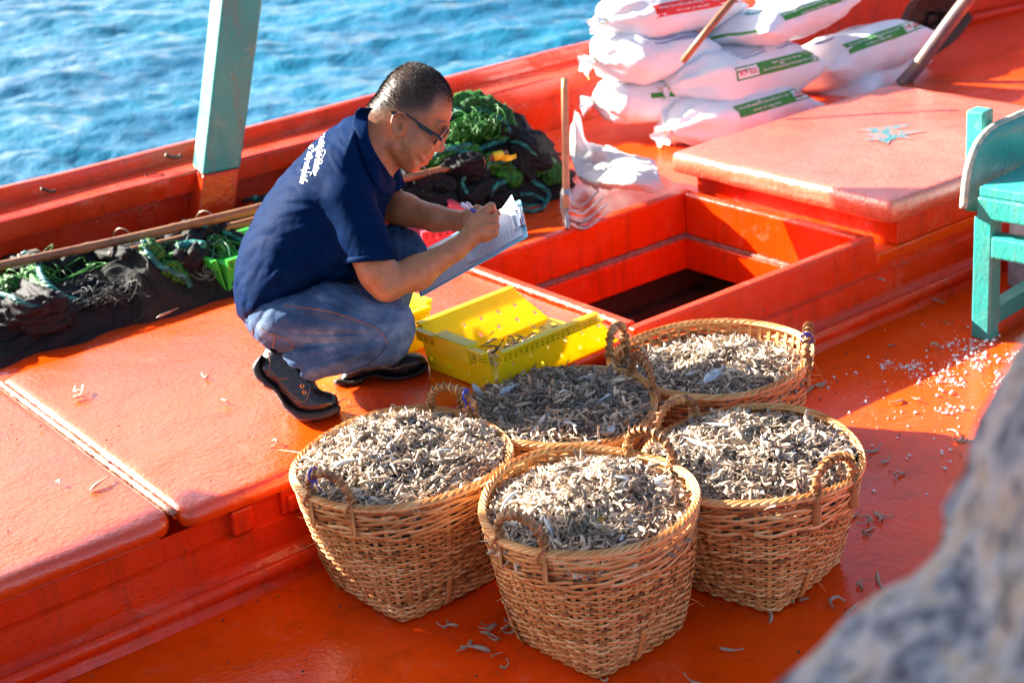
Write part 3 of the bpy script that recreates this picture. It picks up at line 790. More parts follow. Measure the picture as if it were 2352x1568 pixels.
def rot_frames(nrmv, n, rs, spread=0.35):
    """random frames whose long axis lies near the tangent plane"""
    t = rs.normal(size=(n, 3)); t -= nrmv * (t * nrmv).sum(1)[:, None]; t /= np.linalg.norm(t, axis=1)[:, None]
    t = t + nrmv * rs.normal(size=(n, 1)) * spread; t /= np.linalg.norm(t, axis=1)[:, None]
    z = rs.normal(size=(n, 3)); y = np.cross(z, t); y /= np.linalg.norm(y, axis=1)[:, None]; z = np.cross(t, y)
    return np.stack([t, y, z], 2)
def scatter_mesh(pos, fr, sc, rs, tones):
    Vs, Fs, Ts, off = [], [], [], 0
    kind = rs.integers(0, len(TEMPL), len(pos))
    for k, (tv, tf, nr) in enumerate(TEMPL):
        ii = np.nonzero(kind == k)[0]
        if not len(ii): continue
        V = np.einsum('nij,mj->nmi', fr[ii], tv) * sc[ii, None, None] + pos[ii, None, :]
        n, m_ = V.shape[:2]; Vs.append(V.reshape(-1, 3))
        Fs.append((tf[None] + (np.arange(n) * m_)[:, None, None]).reshape(-1, 4) + off); off += n * m_
        Ts.append(np.repeat(tones[ii], m_))
    return np.concatenate(Vs), np.concatenate(Fs), np.concatenate(Ts)
fish_meshes = []
for i, (tv, tf, nr) in enumerate(TEMPL):
    for tn in (0.3, 0.55, 0.8):
        me_o = obj('small_fish', tv, tf, M['fish'], None, True, np.full(len(tv), tn)); fish_meshes.append(me_o.data); bpy.data.objects.remove(me_o)
def place_fish(pos, fr, sc, mesh, label, group, name='small_fish', cat='fish'):
    o = bpy.data.objects.new(name, mesh); COL.objects.link(o)
    m4 = Matrix([[*(fr[i] * sc), pos[i]] for i in range(3)] + [[0, 0, 0, 1]]); o.matrix_world = m4
    return tag(o, label, cat, group)
def make_heap(cx, cy, zr, rx, ry, seed, where, tone0, sunk=0.02, crown=0.05, n=2300, tilt=(0, 0)):
    rs = np.random.default_rng(seed + 100)
    def surf(x, y):
        dx, dy = x - cx, y - cy; a = dx * VX[0] + dy * VX[1]; b = dx * VY[0] + dy * VY[1]
        q = np.sqrt((a / (ry - 0.012)) ** 2 + (b / (rx - 0.012)) ** 2)
        z = zr - sunk + crown * np.clip(1 - q ** 2.2, 0, 1) + (0.020 * fbm(x * 9, y * 9, seed, 4) + 0.006 * ridged(x * 24, y * 24, seed, 2)) * np.clip(1.15 - q, 0, 1) * 1.5 + tilt[0] * a + tilt[1] * b
        return z, q
    # bed
    nr_, nt_ = 30, 90; q = np.linspace(0, 1, nr_); th = np.linspace(0, 2 * math.pi, nt_, endpoint=False)
    Q, T_ = np.meshgrid(q, th, indexing='ij')
    a = Q * (ry - 0.010) * np.cos(T_); b = Q * (rx - 0.010) * np.sin(T_)
    X = cx + a * VX[0] + b * VY[0]; Y = cy + a * VX[1] + b * VY[1]; Z = surf(X, Y)[0] - 0.007
    V = np.stack([X.ravel(), Y.ravel(), Z.ravel()], 1); F = grid_faces(nr_, nt_, True)
    # side skin closes the heap down inside the basket
    k0 = (nr_ - 1) * nt_; rings = [V, ]
    for s_, zz in ((0.93, 0.10), (0.78, 0.20)):
        W_ = V[k0:].copy(); W_[:, 0] = cx + (W_[:, 0] - cx) * s_; W_[:, 1] = cy + (W_[:, 1] - cy) * s_; W_[:, 2] = zr - zz; rings.append(W_)
    V = np.concatenate(rings); ex = [grid_faces(2, nt_, True) + k0 + i * nt_ for i in range(2)]
    F = np.concatenate([F] + ex)
    # loose fish
    u = np.sqrt(rs.random(n)) * 0.985; t = rs.random(n) * 2 * math.pi
    a = u * (ry - 0.012) * np.cos(t); b = u * (rx - 0.012) * np.sin(t)
    x = cx + a * VX[0] + b * VY[0]; y = cy + a * VX[1] + b * VY[1]; z, _ = surf(x, y); e = 0.004
    nx = -(surf(x + e, y)[0] - z) / e; ny = -(surf(x, y + e)[0] - z) / e; N_ = np.stack([nx, ny, np.ones(n)], 1); N_ /= np.linalg.norm(N_, axis=1)[:, None]
    lift = rs.random(n) ** 2 * 0.011 - 0.003
    pos = np.stack([x, y, z], 1) + N_ * lift[:, None]
    sp = np.where(rs.random(n) < 0.12, 0.9, 0.28)
    fr = rot_frames(N_, n, rs, 0.36)
    # most lie matted along their neighbours
    fa = 6.0 * fbm(x * 7, y * 7, seed + 9, 2); fl = np.stack([np.cos(fa), np.sin(fa), 0.25 * rs.normal(size=n)], 1) + 0.45 * rs.normal(size=(n, 3)) * (1, 1, .4); fl /= np.linalg.norm(fl, axis=1)[:, None]
    kk = rs.random(n) < 0.62; zz3 = np.cross(fl, rs.normal(size=(n, 3))); zz3 /= np.linalg.norm(zz3, axis=1)[:, None]; f2 = np.stack([fl, np.cross(zz3, fl), zz3], 2); fr[kk] = f2[kk]
    sc = 0.72 + 0.66 * rs.random(n) + 0.45 * (rs.random(n) < .12)
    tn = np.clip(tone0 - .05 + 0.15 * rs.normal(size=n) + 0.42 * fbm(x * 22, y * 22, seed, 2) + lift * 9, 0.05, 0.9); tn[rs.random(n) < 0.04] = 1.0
    V2, F2, T2 = scatter_mesh(pos, fr, sc, rs, tn)
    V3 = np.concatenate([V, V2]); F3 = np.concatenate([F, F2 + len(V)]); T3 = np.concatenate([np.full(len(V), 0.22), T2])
    o = obj('fish_heap', V3, F3, M['fish'], None, True, T3)
    tag(o, f'mass of small grey fish filling the {where}', 'fish heap', None, 'stuff')
    # the fish that show largest on top
    for i in range(34):
        g = np.sqrt(rs.random()) * 0.93; t_ = rs.random() * 6.28; a_ = g * (ry - .014) * math.cos(t_); b_ = g * (rx - .014) * math.sin(t_)
        x_ = cx + a_ * VX[0] + b_ * VY[0]; y_ = cy + a_ * VX[1] + b_ * VY[1]; z_ = float(surf(np.array(x_), np.array(y_))[0]) + 0.0105
        fr_ = rot_frames(np.array([[0, 0, 1.0]]), 1, rs, 0.3)[0]
        tk = rs.integers(0, 6) * 3 + (1 if tone0 < 0.45 else 2) if rs.random() < .7 else rs.integers(0, 18)
        place_fish((x_, y_, z_), fr_, 0.95 + 0.45 * rs.random(), fish_meshes[tk], f'small fish loose on top of the heap in the {where}', f'loose fish on the {where}')
    return surf
BK = dict(
    front=(1.652, 2.105, 0.060, 0.2080, 0.222), left=(1.512, 2.553, 0.048, 0.2300, 0.228), right=(2.040, 2.050, 0.028, 0.2220, 0.222),
    mid=(1.935, 2.552, 0.022, 0.2180, 0.215), rear=(2.375, 2.515, 0.012, 0.2400, 0.225))
make_basket(*BK['front'], 'nearest woven basket, yellow scrap among its sunlit fish', 11, [(-42, 0.0, False), (138, -0.0, False)], d0_ + R(40))
make_basket(*BK['left'], 'woven basket nearest the man and his heeled up boot, leftmost of the five', 12, [(-30, 0.0, True), (142, 0.0, True)], d0_ + R(38))
make_basket(*BK['right'], 'woven basket nearest the blurred rock, frontmost but one', 13, [(38, 0.0, False), (-142, 0.0, False)], d0_ + R(47))
make_basket(*BK['mid'], 'woven basket in the centre of the group, wholly in the shadow of the man', 14, [(98, 0.0, False), (-72, 0.0, False)], d0_ + R(45))
make_basket(*BK['rear'], 'woven basket farthest back, beside the corner of the open hatch, blue string on a handle', 15, [(68, 0.0, False), (-104, 0.0, True)], d0_ + R(45))
SURF = {}
for k, nm, t0, sk, cr, tl in (('front', 'nearest basket', 0.58, 0.035, 0.05, (0.02, 0.0)), ('left', 'leftmost basket', 0.56, 0.012, 0.050, (0, 0)), ('right', 'basket nearest the rock', 0.48, 0.012, 0.040, (0, 0)),
                          ('mid', 'shaded middle basket', 0.46, 0.010, 0.035, (0, 0)), ('rear', 'farthest basket', 0.55, 0.045, 0.035, (-0.05, 0))):
    SURF[k] = make_heap(*BK[k], {'front': 1, 'left': 2, 'right': 3, 'mid': 4, 'rear': 5}[k], nm, t0 + .04, sk, cr, 4300, tl)  # t0 paints sunlit heaps paler and shaded heaps darker

# larger silvery fish and odds and ends in the heaps
def flat_fish(L, h, th):
    n = 15; t = np.linspace(0, 1, n); up = h * np.sin(np.pi * np.clip(t / 0.86, 0, 1)) ** 0.8; up = np.where(t > 0.86, h * 2.2 * (t - 0.86) + 0.0008, np.maximum(up, 0.0008))
    V = []; F = []
    for i in range(n):
        x = (t[i] - .5) * L; d = th * (math.sin(math.pi * min(t[i] / .88, 1)) ** .7 if t[i] < .86 else 0.08)
        for k in range(8): a = k * math.pi / 4; V.append((x, up[i] * math.cos(a), max(d, th * .08) * math.sin(a)))
    for i in range(n - 1):
        for k in range(8): F.append((i * 8 + k, (i + 1) * 8 + k, (i + 1) * 8 + (k + 1) % 8, i * 8 + (k + 1) % 8))
    return V, F
V, F = flat_fish(0.062, 0.0095, 0.004)
so = obj('silver_fish', V, np.array(F), M['silver'], None, True, [0.5] * len(V)); sme = so.data; bpy.data.objects.remove(so)
for k, (u, v), rz_, sc, lab in (('mid', (1167, 893), 0.2, 1.0, 'silver grey fish with a blunt head lying at the left of the shaded middle heap'), ('mid', (1405, 985), 0.5, .9, 'silvery fish at the near edge of the shaded middle heap'),
                               ('right', (1600, 1015), 1.6, 1.3, 'broad pale silver fish at the left of the heap nearest the rock'), ('right', (1650, 975), 2.0, 1.1, 'bluish fish poking out high on the heap nearest the rock'),
                               ('rear', (1640, 860), 0.3, 1.6, 'largest fish, tan and plump, lying across the farthest heap'), ('left', (1010, 1035), 2.6, .8, 'silvery fish near the middle of the leftmost heap'),
                               ('front', (1270, 1130), 2.2, 1.1, 'silvery fish on the sunlit nearest heap')):
    p = P(u, v, BK[k][2] + 0.01)
    for _ in range(4): zz = float(SURF[k](np.array(p[0]), np.array(p[1]))[0]) + 0.013; p = P(u, v, zz)
    m3 = np.array(Matrix.Rotation(rz_, 3, 'Z') @ Matrix.Rotation(0.35, 3, 'X'))
    place_fish(p, m3, sc, sme, lab, None, 'silver_fish')
# yellow leaf in the front basket
M['leaf'] = simple('yellow plastic scrap', (0.85, 0.42, 0.02), 0.4, 0.3, 80, 0.3)
p = P(1386, 1228, 0.05)
V = [p + np.array(q) for q in ((0, 0, .012), (.02, .004, .022), (.035, .02, .012), (.012, .022, .03), (-.012, .012, .018), (-.024, -.006, .006), (0, -.012, .008))]
tag(obj('plastic_scrap', V, [(0, 1, 3), (1, 2, 3), (0, 3, 4), (0, 4, 5), (0, 5, 6), (0, 6, 1)], M['leaf']), 'yellow plastic scrap among the fish of the nearest basket', 'plastic scrap')

# ================================================================== the man
M['skin'] = None
def make_skin():
    m, nt, N, L, b = nodes_of('tanned skin')
    a = N.new('ShaderNodeAttribute'); a.attribute_name = 'tone'
    pos = geo_pos(nt)
    c = mix(nt, ramp(nt, noise(nt, 45, 5, 0.6, pos), [(0.35, 0), (0.65, 1)]), (0.47, 0.190, 0.080), (0.38, 0.140, 0.055))
    sp = N.new('ShaderNodeTexVoronoi'); sp.inputs['Scale'].default_value = 170; L.new(pos, sp.inputs['Vector'])
    c = mix(nt, math_(nt, 'MULTIPLY', ramp(nt, sp.outputs['Distance'], [(0.08, 1.0), (0.16, 0.0)]), 0.35), c, (0.16, 0.05, 0.025))
    st = math_(nt, 'MULTIPLY', a.outputs['Fac'], ramp(nt, noise(nt, 900, 2, 0.6, pos), [(0.3, 0.75), (0.6, 1.0)]))
    c = mix(nt, st, c, (0.028, 0.018, 0.014))
    L.new(c, b.inputs['Base Color']); b.inputs['Roughness'].default_value = 0.42
    b.inputs['Subsurface Weight'].default_value = 0.06; b.inputs['Subsurface Scale'].default_value = 0.004; b.inputs['Subsurface Radius'].default_value = (1, .35, .2)
    p = bump(nt, b, noise(nt, 420, 3, 0.6, pos), 0.25, 0.0006)
    bump(nt, b, noise(nt, 60, 3, 0.6, pos), 0.25, 0.0015, p)
    return m
M['skin'] = make_skin()
def make_cloth(name, c1, c2, rough, weave, sheen=0.3, ws=0.2):
    m, nt, N, L, b = nodes_of(name)
    pos = geo_pos(nt)
    L.new(mix(nt, ramp(nt, noise(nt, 30, 5, 0.6, pos), [(0.35, 0), (0.65, 1)]), c1, c2), b.inputs['Base Color'])
    b.inputs['Roughness'].default_value = rough; b.inputs['Sheen Weight'].default_value = sheen; b.inputs['Specular IOR Level'].default_value = 0.02
    p = bump(nt, b, noise(nt, weave, 2, 0.7, pos), ws, 0.0008)
    bump(nt, b, noise(nt, 25, 4, 0.55, pos), 0.3, 0.006, p)
    return m
M['shirt'] = make_cloth('navy polo cloth', (0.0015, 0.015, 0.062), (0.0010, 0.010, 0.044), 0.65, 700, 0.0)
def make_denim():
    m, nt, N, L, b = nodes_of('faded denim')
    pos = geo_pos(nt); a = N.new('ShaderNodeAttribute'); a.attribute_name = 'tone'
    w = N.new('ShaderNodeTexWave'); w.inputs['Scale'].default_value = 260; w.inputs['Distortion'].default_value = 3; L.new(pos, w.inputs['Vector'])
    f = math_(nt, 'ADD', a.outputs['Fac'], math_(nt, 'MULTIPLY', math_(nt, 'SUBTRACT', noise(nt, 22, 6, 0.65, pos), 0.5), 0.7))
    f = math_(nt, 'ADD', f, math_(nt, 'MULTIPLY', math_(nt, 'SUBTRACT', noise(nt, 500, 2, 0.7, pos), 0.5), 0.5))
    L.new(ramp(nt, f, [(0.15, (0.020, 0.040, 0.085)), (0.5, (0.060, 0.105, 0.195)), (0.85, (0.20, 0.27, 0.38))]), b.inputs['Base Color'])
    b.inputs['Roughness'].default_value = 0.85; b.inputs['Specular IOR Level'].default_value = 0.05
    p = bump(nt, b, noise(nt, 600, 2, 0.7, pos), 0.35, 0.0008); bump(nt, b, noise(nt, 28, 4, 0.6, pos), 0.4, 0.006, p)
    return m
M['denim'] = make_denim()
M['stitch'] = simple('orange thread', (0.30, 0.13, 0.06), 0.7, 0.3, 300, 0)
M['leather'] = simple('black boot leather', (0.012, 0.010, 0.010), 0.28, 0.3, 60, 0.5, 0.0012, coat=0.3)
M['rubber'] = simple('black rubber sole', (0.012, 0.011, 0.011), 0.55, 0.3, 60, 0.3, 0.001)
M['frame'] = simple('matt black spectacle frame', (0.008, 0.007, 0.008), 0.4, 0.1, 50, 0)
M['hair'] = simple('short black hair', (0.010, 0.008, 0.007), 0.6, 0.3, 200, 0); M['hair'].node_tree.nodes['Principled BSDF'].inputs['Specular IOR Level'].default_value = 0.3
M['brass'] = simple('brass eyelet', (0.65, 0.38, 0.12), 0.3, 0.2, 50, 0, metallic=1.0)
man = empty('person', P(700, 900, 0), 0, 'man in navy polo shirt, jeans and black boots squatting and writing on a clipboard', 'person')

# ---- skull and face
PROF = [(945, 145), (973, 150), (1000, 164), (1021, 185), (1033, 206), (1038, 226), (1039, 245), (1038, 258), (1036, 272), (1032.5, 284), (1033, 290), (1027, 298), (1019, 310), (1012, 326), (1006, 342), (999, 350), (994, 361), (986, 367), (984, 373), (979, 379),
        (969, 380), (964, 386), (953, 393), (940, 391.5), (928, 386), (913, 376), (903, 366), (885, 345), (868, 320), (858, 290), (861, 262), (866, 232), (873, 206), (885, 188), (900, 169), (921, 154)]
def yaw_w(U, W): return W          # seen from the right side
SU = 0.0
def head_f(U, V, W):
    W = W - 0
    d = inflate(U, V, W, PROF, 76, 88, 4, 0, 0, 3, 2.3)
    # narrow the lower face
    jaw = ell(U, V, W, (930, 330, 4), (88, 66, 62), 20)
    cran = ell(U, V, W, (948, 226, 4), (93, 83, 76), 5)
    keep = smin(cran, jaw, 26); d = smax(d, keep - 14, 14)
    # nose, brow, lips, chin, cheek
    d = smin(d, cap(U, V, W, (1026, 300, 4, 7), (1010, 334, 4, 9)), 7)
    d = smin(d, ell(U, V, W, (1009, 338, 4), (13, 12, 12)), 5)
    for s in (-1, 1):
        d = smin(d, ell(U, V, W, (1000, 341, 4 + s * 12), (10, 9, 8)), 4)          # nostril wings
        d = smax(d, -ell(U, V, W, (1007, 349, 4 + s * 8), (5, 3, 4)), 3)
        d = smax(d, -ell(U, V, W, (1022, 303, 4 + s * 30), (11, 13, 17)), 10)      # eye sockets
        d = smin(d, ell(U, V, W, (1006, 303, 4 + s * 30), (11, 9, 11)), 3)         # lids over the eyeballs
        d = smin(d, cap(U, V, W, (1028, 286, 4 + s * 14, 5), (1005, 282, 4 + s * 50, 6)), 9)  # brow
        d = smin(d, ell(U, V, W, (975, 325, 4 + s * 46), (26, 17, 15), 40), 14)     # cheekbone
        d = smin(d, cap(U, V, W, (903, 335, 4 + s * 56, 10), (935, 383, 4 + s * 26, 10)), 16)  # jaw line
    d = smin(d, ell(U, V, W, (984, 363, 4), (7, 5, 16)), 4)
    d = smin(d, ell(U, V, W, (977, 374, 4), (7, 5, 14)), 4)
    d = smax(d, -cap(U, V, W, (990, 368.5, 4, 1.6), (970, 371, -14, 1.2)), 2)
    d = smin(d, ell(U, V, W, (950, 382, 4), (16, 12, 20)), 8)
    # ear on the near side: rim, lobe, hollow
    ea = ell(U, V, W, (916, 287, -72), (17, 29, 9), -12)
    ea = smax(ea, -ell(U, V, W, (919, 283, -82), (10.5, 19, 9), -12), 3)
    rim = 1e9
    for (a, b) in (((903, 300), (900, 280)), ((900, 280), (904, 266)), ((904, 266), (915, 260)), ((915, 260), (927, 262)), ((927, 262), (933, 272)), ((903, 300), (908, 311))):
        rim = np.minimum(rim, cap(U, V, W, (*a, -80, 3.4), (*b, -80, 3.4)))
    ea = smin(ea, rim, 2.5)
    ea = smin(ea, cap(U, V, W, (911, 284, -77, 2.3), (924, 272, -75, 2.0)), 2)
    ea = smin(ea, ell(U, V, W, (926, 292, -76), (4, 6, 5)), 3)
    ea = smax(ea, -ell(U, V, W, (920, 288, -80), (4.5, 6, 10)), 2)
    ea = smin(ea, ell(U, V, W, (914, 308, -76), (7, 8, 5)), 4)
    d = smin(d, ea, 3)
    d = smin(d, ell(U, V, W, (916, 287, 80), (16, 28, 8), -12), 3)
    # neck
    d = smin(d, cap(U, V, W, (888, 270, 0, 50), (826, 345, 0, 58)), 20)
    d = smin(d, cap(U, V, W, (900, 310, -38, 14), (850, 385, -20, 14)), 16)   # neck muscle
    d = smin(d, cap(U, V, W, (905, 345, 0, 30), (850, 405, 0, 40)), 16)
    d = smin(d, cap(U, V, W, (850, 330, 0, 60), (800, 420, 0, 90)), 30)
    return d
V, Q = sdf_mesh(head_f, (760, 1060, 130, 470, -110, 120), 2.2)
def hairness(V):
    """1 on the clipped scalp, fading over the temples and nape; V in man space"""
    u, v, w = V[:, 0], V[:, 1], V[:, 2]
    # hair edge line in the profile view
    lu = [840, 862, 880, 898, 925, 960, 975, 990, 1000, 1014, 1036, 1060]; lv = [272, 268, 262, 258, 262, 262, 262, 250, 233, 231, 240, 243]
    d = np.interp(u, lu, lv) - v
    return d
hd = hairness(V)
tone = np.clip(0.5 + hd / 40, 0, 1) * 0.96 * (V[:, 0] < 1045)
fl = (hd < 0) & (V[:, 1] > 285); tone[fl] = 0
# eyebrow, sideburn and shaven shadow
eb = np.exp(-(((V[:, 0] - 1018) / 16) ** 2 + ((V[:, 1] - 279 - (1018 - V[:, 0]) * -0.1) / 4) ** 2)) * (np.abs(V[:, 2] - 4) > 8); tone = np.maximum(tone, eb * 0.95)
sb = np.exp(-(((V[:, 0] - 952) / 10) ** 2 + ((V[:, 1] - 300) / 22) ** 2)); tone = np.maximum(tone, sb * 0.35 * (V[:, 1] > 255))
mu = np.exp(-(((V[:, 0] - 985) / 9) ** 2 + ((V[:, 1] - 358) / 6) ** 2)); tone = np.maximum(tone, mu * 0.22)
headV, headQ, headT = V, Q, tone
head_bvh = bvh_of(V, Q)

# ---- arms and hands in one surface with the head joined in the same body mesh
RW = -105
def arm_r(U, V, W):
    d = cap(U, V, W, (800, 490, -146, 40), (868, 628, -168, 44))
    d = smin(d, cap(U, V, W, (866, 620, -168, 43), (884, 654, -170, 37)), 12)
    d = smin(d, ell(U, V, W, (893, 667, -170), (25, 22, 27)), 14)                        # elbow
    d = smin(d, cap(U, V, W, (886, 652, -166, 36), (960, 625, -150, 39)), 14)
    d = smin(d, cap(U, V, W, (955, 628, -150, 38), (1046, 573, -122, 25)), 14)
    d = smin(d, cap(U, V, W, (1046, 573, -122, 25), (1072, 553, -115, 23)), 10)
    return d
def hand_r(U, V, W):
    d = cap(U, V, W, (1066, 557, -114, 22), (1092, 532, -112, 25))
    d = smin(d, ell(U, V, W, (1106, 520, -110), (27, 35, 22), -28), 12)
    d = smin(d, ell(U, V, W, (1118, 536, -112), (20, 18, 19), -30), 8)
    d = smin(d, cap(U, V, W, (1078, 528, -100, 15), (1106, 494, -98, 13)), 8)
    fs = [((1105, 492, -104, 12), (1128, 475, -98, 10), (1131, 482, -88, 9), (1122, 497, -80, 7.5)),
          ((1112, 505, -122, 11.5), (1136, 502, -120, 9.5), (1137, 506, -104, 8.5), (1124, 512, -92, 7)),
          ((1115, 519, -127, 11.5), (1138, 518, -124, 9.2), (1138, 522, -108, 8.2), (1126, 526, -94, 7)),
          ((1113, 535, -126, 11), (1136, 534, -122, 9), (1136, 537, -106, 8), (1124, 540, -92, 6.5))]
    fd = None
    for f in fs:
        g = smin(cap(U, V, W, f[0], f[1]), cap(U, V, W, f[1], f[2]), 3); g = smin(g, cap(U, V, W, f[2], f[3]), 3)
        g = smin(g, ell(U, V, W, f[1][:3], (f[1][3] + .8,) * 3), 2)
        fd = g if fd is None else smin(fd, g, 1.2)
    d = smin(d, fd, 5)
    th = smin(cap(U, V, W, (1088, 512, -86, 14), (1112, 494, -70, 11)), cap(U, V, W, (1112, 494, -70, 11), (1142, 490, -76, 8.5)), 4)
    return smin(d, th, 4)
def arm_l(U, V, W):
    d = cap(U, V, W, (862, 395, 120, 46), (890, 470, 110, 40))
    d = smin(d, cap(U, V, W, (893, 472, 105, 38), (930, 480, 80, 36)), 14)
    d = smin(d, cap(U, V, W, (925, 482, 82, 36), (1000, 502, 45, 30)), 14)
    d = smin(d, cap(U, V, W, (1000, 502, 45, 30), (1052, 507, 20, 23)), 12)
    return d
def hand_l(U, V, W):
    d = cap(U, V, W, (1050, 507, 20, 23), (1072, 508, 10, 25))
    d = smin(d, ell(U, V, W, (1082, 512, 8), (24, 25, 16)), 10)
    d = smin(d, cap(U, V, W, (1070, 495, 0, 13), (1096, 480, 6, 9.5)), 7)          # thumb on the board
    d = smin(d, cap(U, V, W, (1096, 480, 6, 9.5), (1116, 484, 26, 8)), 3)
    fd = None
    for k, (a, b, c) in enumerate((((1095, 520, 24, 9.5), (1118, 536, 46, 8.5), (1134, 541, 66, 7)), ((1090, 530, 20, 9.5), (1110, 552, 36, 8.5), (1126, 562, 50, 7)), ((1082, 536, 14, 9), (1098, 560, 26, 8), (1114, 572, 36, 6.5)), ((1072, 536, 10, 8.5), (1084, 560, 18, 7.5), (1098, 574, 26, 6)))):
        g = smin(cap(U, V, W, a, b), cap(U, V, W, b, c), 3); fd = g if fd is None else smin(fd, g, 1.2)
    return smin(d, fd, 5)
def arms_f(U, V, W):
    d = smin(arm_r(U, V, W), hand_r(U, V, W), 8)
    return np.minimum(d, smin(arm_l(U, V, W), hand_l(U, V, W), 8))
parts = [(headV, headQ, headT)]
for f, b in ((lambda U, V, W: smin(arm_r(U, V, W), hand_r(U, V, W), 8), (735, 1160, 425, 705, -225, -50)), (lambda U, V, W: smin(arm_l(U, V, W), hand_l(U, V, W), 8), (812, 1145, 345, 590, -25, 175))):
    v_, q_ = sdf_mesh(f, b, 2.3); parts.append((v_, q_, np.zeros(len(v_))))
# trunk under the shirt joins head and arms into one body
def trunk_f(U, V, W):
    d = cap(U, V, W, (815, 410, 0, 66), (660, 640, 0, 80)); d = smin(d, cap(U, V, W, (800, 450, -120, 36), (850, 400, 100, 36)), 20)
    return d
v_, q_ = sdf_mesh(trunk_f, (540, 940, 300, 760, -200, 180), 5); parts.append((v_, q_, np.zeros(len(v_))))
Vb, Qb, Tb, o_ = [], [], [], 0
for v_, q_, t_ in parts: Vb.append(v_); Qb.append(q_ + o_); Tb.append(t_); o_ += len(v_)
obj('body', warp(np.concatenate(Vb)), np.concatenate(Qb), M['skin'], man, True, np.concatenate(Tb))
arm_bvh = bvh_of(np.concatenate(Vb[1:3]), np.concatenate(Qb[1:3]) - len(headV))

# ---- hair: thousands of short clipped strands on the scalp
rs = np.random.default_rng(5)
tri = headQ[:, :3]; a_, b_, c_ = headV[tri[:, 0]], headV[tri[:, 1]], headV[tri[:, 2]]
nrm_ = np.cross(b_ - a_, c_ - a_); nl = np.linalg.norm(nrm_, axis=1); nrm_ /= np.maximum(nl, 1e-9)[:, None]
cen = headV[headQ].mean(1); hh = hairness(cen)
ok = (hh > -16) & (cen[:, 1] < 300) & (np.abs(cen[:, 2]) < 100) & ~((cen[:, 0] > 893) & (cen[:, 0] < 942) & (cen[:, 1] > 256)) & (cen[:, 0] > 845)
wgt = np.where(ok, nl * np.clip((hh + 16) / 40, 0.04, 1), 0); wgt /= wgt.sum()
ns = 32000; pick = rs.choice(len(cen), ns, p=wgt); base = cen[pick] + rs.normal(size=(ns, 3)) * 1.0; nn = nrm_[pick]
crown = np.array([905, 165, 0]); fl = base - crown; fl -= nn * (fl * nn).sum(1)[:, None]; fl /= np.maximum(np.linalg.norm(fl, axis=1), 1e-6)[:, None]
ln = (2.0 + 3.0 * np.clip(hairness(base) / 45, 0, 1)) * (0.7 + 0.6 * rs.random(ns))
dirv = nn * 0.75 + fl * 0.8 + rs.normal(size=(ns, 3)) * 0.28; dirv /= np.linalg.norm(dirv, axis=1)[:, None]
sd_ = np.cross(dirv, rs.normal(size=(ns, 3))); sd_ /= np.linalg.norm(sd_, axis=1)[:, None]
hv = np.stack([base - sd_ * 0.34 - nn, base + sd_ * 0.34 - nn, base + dirv * ln[:, None] * .6 + sd_ * .2, base + dirv * ln[:, None]], 1).reshape(-1, 3)
obj('hair', warp(hv), np.arange(ns * 4).reshape(-1, 4), M['hair'], man, False)

# ---- glasses
gl = empty('glasses', wp(1000, 300, -60)); gl.parent = man; gl.location = Vector(wp(1000, 300, -60)) - man.location
def poly_slab(name, pts, w0, w1, mat, parent, rad=0):
    n = len(pts); V = warp([(u, v, w0) for u, v in pts] + [(u, v, w1) for u, v in pts])
    o = obj(name, V, [tuple(range(n)), tuple(range(2 * n - 1, n - 1, -1))] + [(i, n + i, n + (i + 1) % n, (i + 1) % n) for i in range(n)], mat, parent, False)
    if rad: bevel(o, rad)
    return o
c3 = lambda p: (832.6 + p[0] / 5.689, 137.8 + p[1] / 5.689)
tmp = [c3(p) for p in ((368, 672), (440, 672), (500, 685), (590, 712), (700, 780), (760, 830), (880, 905), (1000, 985), (1045, 1030), (1030, 1065), (985, 1045), (860, 965), (745, 890), (700, 820), (600, 745), (500, 705), (420, 722), (385, 712))]
# temple arm follows the side of the head
n = len(tmp); V = []
for sgn in (0, 1):
    for (u, v) in tmp: V.append((u, v, -82 + (u - 900) * 0.09 + sgn * 3))
obj('temple', warp(V), [tuple(range(n)), tuple(range(2 * n - 1, n - 1, -1))] + [(i, n + i, n + (i + 1) % n, (i + 1) % n) for i in range(n)], M['frame'], gl, False)
V = [(u, v, 88 - (u - 900) * 0.09 + s * 3) for s in (0, 1) for (u, v) in tmp]
obj('temple', warp(V), [tuple(range(n)), tuple(range(2 * n - 1, n - 1, -1))] + [(i, n + i, n + (i + 1) % n, (i + 1) % n) for i in range(n)], M['frame'], gl, False)
M['lens'] = simple('pale glass lens', (0.25, 0.32, 0.40), 0.05, 0.1, 20, 0); M['lens'].node_tree.nodes['Principled BSDF'].inputs['Transmission Weight'].default_value = 0.7
for s in (-1, 1):
    # the lens plane is square to the gaze: spans the w axis and the frame's own height
    top, bot = np.array((1030.5, 296)), np.array((1003.5, 334)); cw = 4 + s * 38; pts = []
    for k in range(24):
        an = k / 24 * 2 * math.pi; ex = abs(math.cos(an)) ** 0.6 * math.copysign(1, math.cos(an)); ey = abs(math.sin(an)) ** 0.6 * math.copysign(1, math.sin(an))
        q = (top + bot) / 2 + (bot - top) / 2 * ey; pts.append((q[0] + 3 - abs(ex * 31 + s * 38) * 0.14, q[1] - abs(ex * 31 + s * 38) * .05, cw + ex * 31))
    Vt, Ft = tube(warp(pts), 0.0024, 6, True); obj('rim', Vt, Ft, M['frame'], gl)
    obj('lens', warp([tuple(p) for p in pts]), [tuple(range(24))], M['lens'], gl, False)
Vt, Ft = tube(warp([(1027, 304, -5), (1030, 303, 4), (1027, 304, 13)]), 0.0025, 6); obj('bridge', Vt, Ft, M['frame'], gl)
tV, tF = text_mesh('VISCOM', 5.2, 0, 0.02); ax_ = np.array([0.82, 0.57]); ay_ = np.array([0.57, -0.82])
